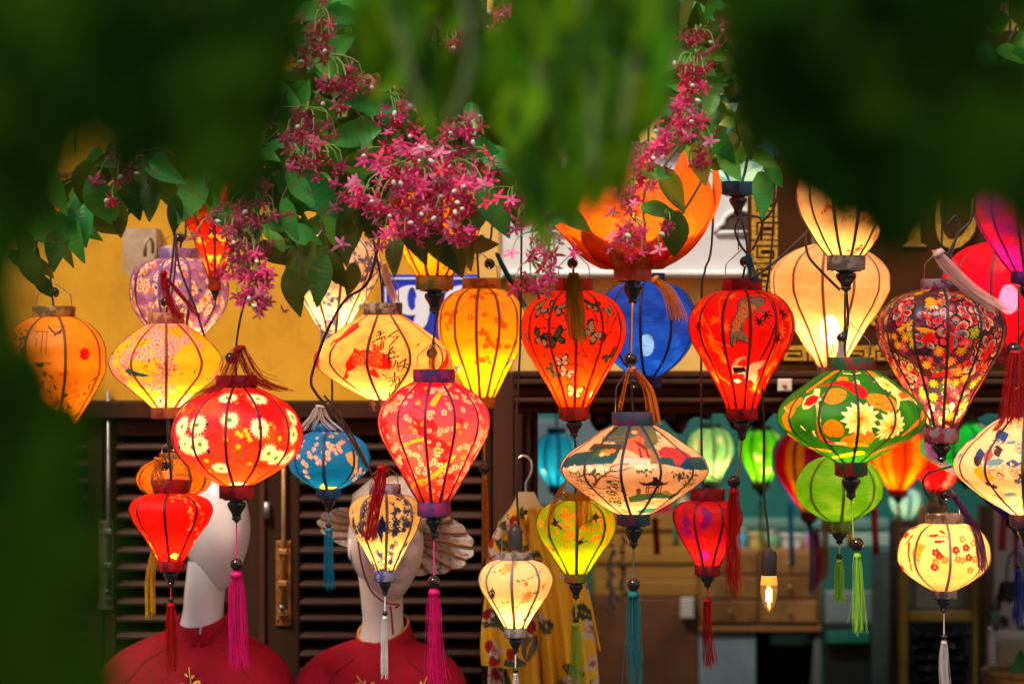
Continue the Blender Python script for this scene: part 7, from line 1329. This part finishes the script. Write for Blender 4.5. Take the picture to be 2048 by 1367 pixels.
for x, y in sample([(590, -40), (760, -40), (760, 160), (900, 230), (1100, 260), (1120, 430), (1010, 400), (960, 450), (900, 480), (740, 450), (690, 500), (620, 560), (560, 520), (560, 250)], 165, g, 20): put_leaf(vc, g.choice(LV+LVd), x, y, DV+g.uniform(.07, .30), g.gauss(80, 55), g.uniform(42, 120), g.uniform(-60, 60), g.uniform(-35, 35))
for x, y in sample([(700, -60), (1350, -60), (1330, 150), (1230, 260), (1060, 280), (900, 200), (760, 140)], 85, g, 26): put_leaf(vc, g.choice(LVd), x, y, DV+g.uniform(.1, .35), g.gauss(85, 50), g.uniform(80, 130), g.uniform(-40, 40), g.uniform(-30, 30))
big = [p for p in gsp(842, 350, 60, 50, 230, g) if ((p[0]-842)/146)**2+((p[1]-355)/116)**2 < 1][:152]
for k in range(8):
    part = big[k*19:(k+1)*19]
    if part: cluster(vc, sum(p[0] for p in part)/len(part), sum(p[1] for p in part)/len(part)-40, part, DV-.10+.01*k, PK, g, 20, 1, 3)
for ox, oy, sp_, ms, st, bd in ((780, 190, gsp(790, 225, 26, 18, 16, g), PK[5:]+PK[1:4], 1, 4), (735, 380, gsp(720, 400, 24, 16, 18, g), PK, 1, 2), (810, 430, gsp(810, 455, 46, 18, 34, g), PK, 1, 2), (930, 380, gsp(925, 390, 24, 24, 24, g), PK, 1, 3), (900, 260, gsp(925, 265, 20, 20, 16, g), PK+DR, 1, 3), (615, 215, gsp(612, 255, 30, 18, 26, g), DR+PK[5:], 1, 2), (625, 285, gsp(622, 328, 30, 20, 24, g), DR[1:]+PK[5:], 1, 0), (910, 440, gsp(905, 465, 26, 10, 15, g), PK, 1, 0), (640, 20, gsp(640, 45, 16, 24, 14, g), DR, 1, 2), (625, 80, gsp(620, 110, 16, 22, 18, g), DR, 1, 1), (650, 110, gsp(670, 160, 24, 20, 18, g), DR, 1, 1), (900, 60, gsp(902, 80, 8, 16, 6, g), DR+PK, 1, 1), (1010, 8, gsp(1012, 25, 14, 12, 12, g), PK[5:]+DR, 1, 1), (985, 60, gsp(985, 70, 8, 5, 3, g), DR, 0, 0), (735, 160, gsp(740, 172, 20, 8, 9, g), DR, 1, 1), (1030, 375, gsp(1030, 400, 22, 12, 11, g), PK, 1, 0), (1070, 410, gsp(1065, 445, 22, 18, 16, g), PK, 1, 0), (1100, 460, gsp(1085, 500, 28, 20, 16, g), PK, 1, 0), (1060, 520, gsp(1064, 568, 22, 14, 13, g), PK, 1, 0), (1020, 330, gsp(975, 340, 14, 20, 8, g), PK, 1, 0)): cluster(vc, ox, oy, sp_, DV-.06, ms, g, 18, st, bd)
vr = vine('vine strand with pink flowers climbing down beside the lotus lantern', P(1390, 260, DV), [[(1500, -60), (1465, 60), (1400, 150), (1380, 250), (1330, 330), (1290, 380), (1290, 480)], [(1380, 250), (1420, 320), (1350, 450)], [(1500, 220), (1530, 330), (1525, 380)]], DV)
for x, y, a, L, b in ((1345, 380, 60, 110, 1), (1350, 470, 90, 100, 1), (1525, 390, 80, 95, 0), (1420, 210, 110, 70, 0), (1440, 290, 60, 90, 0), (1500, 270, 80, 90, 1), (1530, 320, 30, 70, 0), (1320, 420, 10, 80, 0), (1310, 345, 20, 70, 0), (1150, 440, 30, 80, 1), (1440, 110, 10, 60, 0), (1430, 165, 10, 60, 0), (1490, 240, 90, 90, 1), (1460, 330, 60, 80, 0), (1370, 200, 180, 60, 0), (1400, 330, 80, 90, 1), (1516, 260, 100, 70, 1), (1550, 350, 50, 60, 0), (1355, 170, 190, 60, 0)):
    put_leaf(vr, g.choice(LVd if b else LV), x, y, DV+g.uniform(-.03, .06), a+g.uniform(-7, 7), L, g.uniform(-28, 28), g.uniform(-22, 22))
for x, y in sample([(1370, 10), (1520, 10), (1500, 120), (1450, 200), (1500, 260), (1470, 330), (1410, 330), (1360, 330), (1370, 160)], 52, g, 16): put_leaf(vr, g.choice(LV+LVd), x, y, DV+g.uniform(.05, .25), g.gauss(80, 55), g.uniform(45, 80), g.uniform(-55, 55), g.uniform(-35, 35))
for ox, oy, sp_, ms, st, bd in ((1470, 40, gsp(1462, 68, 16, 22, 18, g), PK+DR, 1, 2), (1400, 60, gsp(1392, 82, 14, 12, 9, g), DR, 1, 1), (1390, 110, gsp(1384, 138, 18, 12, 16, g), DR+PK, 1, 1), (1400, 150, gsp(1388, 172, 12, 10, 9, g), PK, 1, 1), (1370, 190, gsp(1362, 208, 12, 12, 9, g), DR+PK, 1, 1), (1385, 220, gsp(1378, 248, 24, 18, 26, g), DR+PK, 1, 2), (1340, 260, gsp(1328, 285, 18, 16, 14, g), PK, 1, 1), (1300, 290, gsp(1285, 312, 24, 14, 24, g), PK, 1, 1), (1280, 350, gsp(1270, 385, 20, 18, 22, g), PK, 1, 0), (1270, 440, gsp(1262, 480, 30, 20, 20, g), PK, 1, 1), (1330, 430, [(1340, 448), (1332, 456)], PK, 1, 1), (1400, 300, gsp(1398, 322, 12, 8, 5, g), PK, 1, 0), (1410, 260, gsp(1412, 278, 8, 10, 4, g), PK, 1, 0)): cluster(vr, ox, oy, sp_, DV-.05, ms, g, 17, st, bd)

bv = empty('leafy_vine', P(900, 200, DV+.4), 'tangle of dark green leaves behind the magenta flower clusters', 'vine')
MB().tube([Vector(q) for q in curve([P(560, -60, DV+.42), P(700, 120, DV+.42), P(900, 240, DV+.42), P(1110, 330, DV+.42)], 18)], .004, 6).build('stem', STEM, bv); MB().tube([Vector(q) for q in curve([P(1520, -60, DV+.42), P(1440, 80, DV+.42), P(1400, 220, DV+.42), P(1330, 320, DV+.42)], 18)], .004, 6).build('stem', STEM, bv)
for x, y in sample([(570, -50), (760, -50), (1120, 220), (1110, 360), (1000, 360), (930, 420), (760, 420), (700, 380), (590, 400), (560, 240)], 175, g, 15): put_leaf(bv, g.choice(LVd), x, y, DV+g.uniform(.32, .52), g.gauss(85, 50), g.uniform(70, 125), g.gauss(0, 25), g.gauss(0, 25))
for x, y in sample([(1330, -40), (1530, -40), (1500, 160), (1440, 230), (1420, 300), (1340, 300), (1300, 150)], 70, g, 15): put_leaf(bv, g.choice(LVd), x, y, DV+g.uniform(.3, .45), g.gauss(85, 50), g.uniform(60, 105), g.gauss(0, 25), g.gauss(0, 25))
for x, y in sample([(1940, -20), (2080, -20), (2080, 210), (1950, 210)], 22, g, 16): put_leaf(bv, g.choice(LVd+LV), x, y, DV+g.uniform(.2, .4), g.gauss(85, 60), g.uniform(60, 100), g.gauss(0, 35), g.gauss(0, 25))
MB().tube([Vector(q) for q in curve([P(2100, -60, DV+.3), P(2030, 60, DV+.3), P(1960, 190, DV+.3)], 12)], .003, 6).build('stem', STEM, bv)
# near tree: dark leaves out of focus; unseen crown added overhead to shade them
tree = empty('leafy_tree', (-2.6, -1.2, 0), 'dark green tree close to the camera, its blurred leaves covering the left side', 'tree')
MB().tube([Vector(q) for q in curve([(-2.6, -1.2, 0), (-2.5, -1.15, 1.2), (-2.3, -1.0, 2.4), (-1.9, -.7, 3.3)], 14)], .2, 12, rads=list(np.linspace(.24, .13, 14))).build('trunk', mat((.10, .075, .05), .85, noise=.5, nscale=12, bump=.6, bscale=20), tree)
def limb(pts, r0, r1): MB().tube([Vector(q) for q in curve(pts, 18)], r0, 8, rads=list(np.linspace(r0, r1, 18))).build('branch', mat((.09, .07, .045), .85, noise=.4, nscale=15), tree)
limb([(-1.9, -.7, 3.3), (-1.0, .3, 3.2), (-.5, 1.1, 2.8), (-.30, 1.2, 2.45)], .07, .006); limb([(-1.9, -.7, 3.3), (-.4, 0, 3.6), (.4, .9, 3.2), (.42, 1.5, 2.6)], .08, .008); limb([(-1.9, -.7, 3.3), (-.2, -.3, 3.7), (.1, 1.2, 3.3), (.05, 2.0, 2.6)], .06, .006); limb([(-1.0, .3, 3.2), (-.55, .9, 2.7), (-.36, 1.15, 2.1), (-.32, 1.15, 1.75)], .03, .004)
fgL = [(-140, -120), (600, -120), (580, 110), (525, 270), (460, 390), (390, 350), (300, 270), (190, 270), (80, 400), (20, 520), (0, 640), (60, 750), (115, 860), (165, 980), (190, 1120), (150, 1480), (-140, 1480)]
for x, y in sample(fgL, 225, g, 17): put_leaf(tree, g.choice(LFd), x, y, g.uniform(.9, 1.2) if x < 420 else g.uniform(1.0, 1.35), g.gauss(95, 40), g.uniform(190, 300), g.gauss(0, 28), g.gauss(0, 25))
for x, y, a, L in ((450, 330, 75, 260), (540, 150, 80, 260), (380, 300, 90, 200), (250, 230, 120, 240), (70, 430, 110, 260), (20, 620, 80, 220), (110, 850, 75, 240), (160, 1000, 85, 260), (190, 1130, 80, 240), (60, 1150, 80, 300), (500, 60, 70, 280), (170, 110, 90, 300), (120, 60, 80, 280), (260, 300, 100, 240), (330, 180, 90, 260), (60, 300, 80, 260)): put_leaf(tree, g.choice(LFd), x, y, g.uniform(1.0, 1.25), a, L, g.gauss(0, 15), g.gauss(0, 15))
for x, y, a, L, d in ((40, 1330, -70, 520, .62), (-20, 1180, -60, 480, .66), (150, 1440, -50, 420, .6)): put_leaf(tree, LFd[1], x, y, d, a, L, 10, 10)
fgR = [(1490, -120), (2180, -120), (2180, 0), (1950, 0), (1950, 190), (2180, 220), (2180, 430), (2060, 430), (1960, 350), (1900, 410), (1830, 430), (1770, 460), (1700, 400), (1610, 380), (1590, 300), (1500, 200)]
bough = empty('leafy_bough', P(1800, -140, 1.4), 'dark green leafy bough, blurred, filling the upper right corner', 'bough')
MB().tube([Vector(q) for q in curve([P(1700, -260, 1.4), P(1760, 40, 1.42), P(1770, 380, 1.42)], 12)], .004, 6).build('twig', mat((.08, .09, .03), .8), bough)
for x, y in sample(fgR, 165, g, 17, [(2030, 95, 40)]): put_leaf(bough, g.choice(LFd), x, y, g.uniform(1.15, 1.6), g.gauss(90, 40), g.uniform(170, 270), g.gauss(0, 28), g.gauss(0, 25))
for x, y, a, L in ((1760, 440, 85, 200), (1650, 360, 70, 200), (1860, 400, 100, 180), (1580, 300, 90, 200), (1530, 190, 110, 170), (1480, 120, 100, 170), (2030, 400, 70, 200), (1920, 370, 80, 160), (1560, 90, 95, 200)): put_leaf(bough, g.choice(LFd), x, y, g.uniform(1.3, 1.55), a, L, g.gauss(0, 12), g.gauss(0, 12))
mb = MB(); gc = random.Random(8)
for k in range(6500):
    while True:
        x, y, z = gc.uniform(-4.5, 4.0), gc.uniform(-4.5, .95), gc.uniform(.9, 5.2)
        roof = z > 3.0 + .10*max(0, y)*3; back = y < -1.0-.15*abs(x)
        if z > 4.2 and y > .6: continue
        if (roof or back) and ((x/4.4)**2+((y+1.6)/3.2)**2+((z-2.9)/2.4)**2 < 1.0): break
    L = gc.uniform(.14, .26); d = Vector((gc.gauss(0, 1), gc.gauss(0, 1), gc.gauss(-.6, .6))).normalized(); n_ = d.orthogonal().normalized(); n_ = (n_*math.cos(k)+d.cross(n_)*math.sin(k))*L*.26; c = Vector((x, y, z))
    mb.add([c, c+d*L*.45+n_, c+d*L, c+d*L*.45-n_], [(0, 1, 2, 3)])
shade_crown = mb.build('crown', mat((.035, .085, .015), .6, trans=.2), tree, False); shade_crown['kind'] = 'stuff'  # out-of-view crown, made to block sun and sky from the near leaves
# brighter hanging branch in the middle distance
br = empty('hanging_branch', P(1060, -120, 2.1), 'bright green branch of narrow drooping leaves, blurred across the top centre', 'branch')
for s in ([(760, -140), (800, 60), (840, 220)], [(900, -140), (940, 100), (900, 250)], [(1040, -140), (1080, 150), (1085, 420)], [(1150, -140), (1180, 120), (1190, 360)], [(1290, -140), (1270, 100), (1240, 280)]): MB().tube([Vector(q) for q in curve([P(x, y, 2.15) for x, y in s], 12)], .003, 6).build('twig', mat((.10, .12, .04), .7), br)
fgC = [(700, -80), (1350, -80), (1335, 150), (1290, 270), (1240, 360), (1120, 420), (1060, 420), (1020, 300), (950, 200), (880, 215), (820, 200), (750, 90), (700, 70)]
for x, y in sample(fgC, 190, g, 15, [(905, 80, 62), (1005, 35, 60)]): put_leaf(br, g.choice(LFc+LFk+LFk), x, y, g.uniform(2.0, 3.0), g.gauss(92, 20), g.uniform(110, 200), g.gauss(0, 35), g.gauss(0, 28))
for x, y, a, L in ((860, 230, 85, 150), (1085, 420, 95, 150), (1110, 380, 80, 150), (1200, 370, 100, 150), (1250, 280, 95, 140), (760, 120, 80, 160), (730, 40, 90, 150), (1060, 420, 120, 110), (820, 190, 70, 130), (1150, 400, 85, 150), (1040, 330, 80, 150), (1220, 330, 75, 160), (1300, 200, 100, 150), (1080, 450, 60, 130)): put_leaf(br, g.choice(LFc), x, y, 2.35, a, L, g.gauss(0, 15), g.gauss(0, 15))
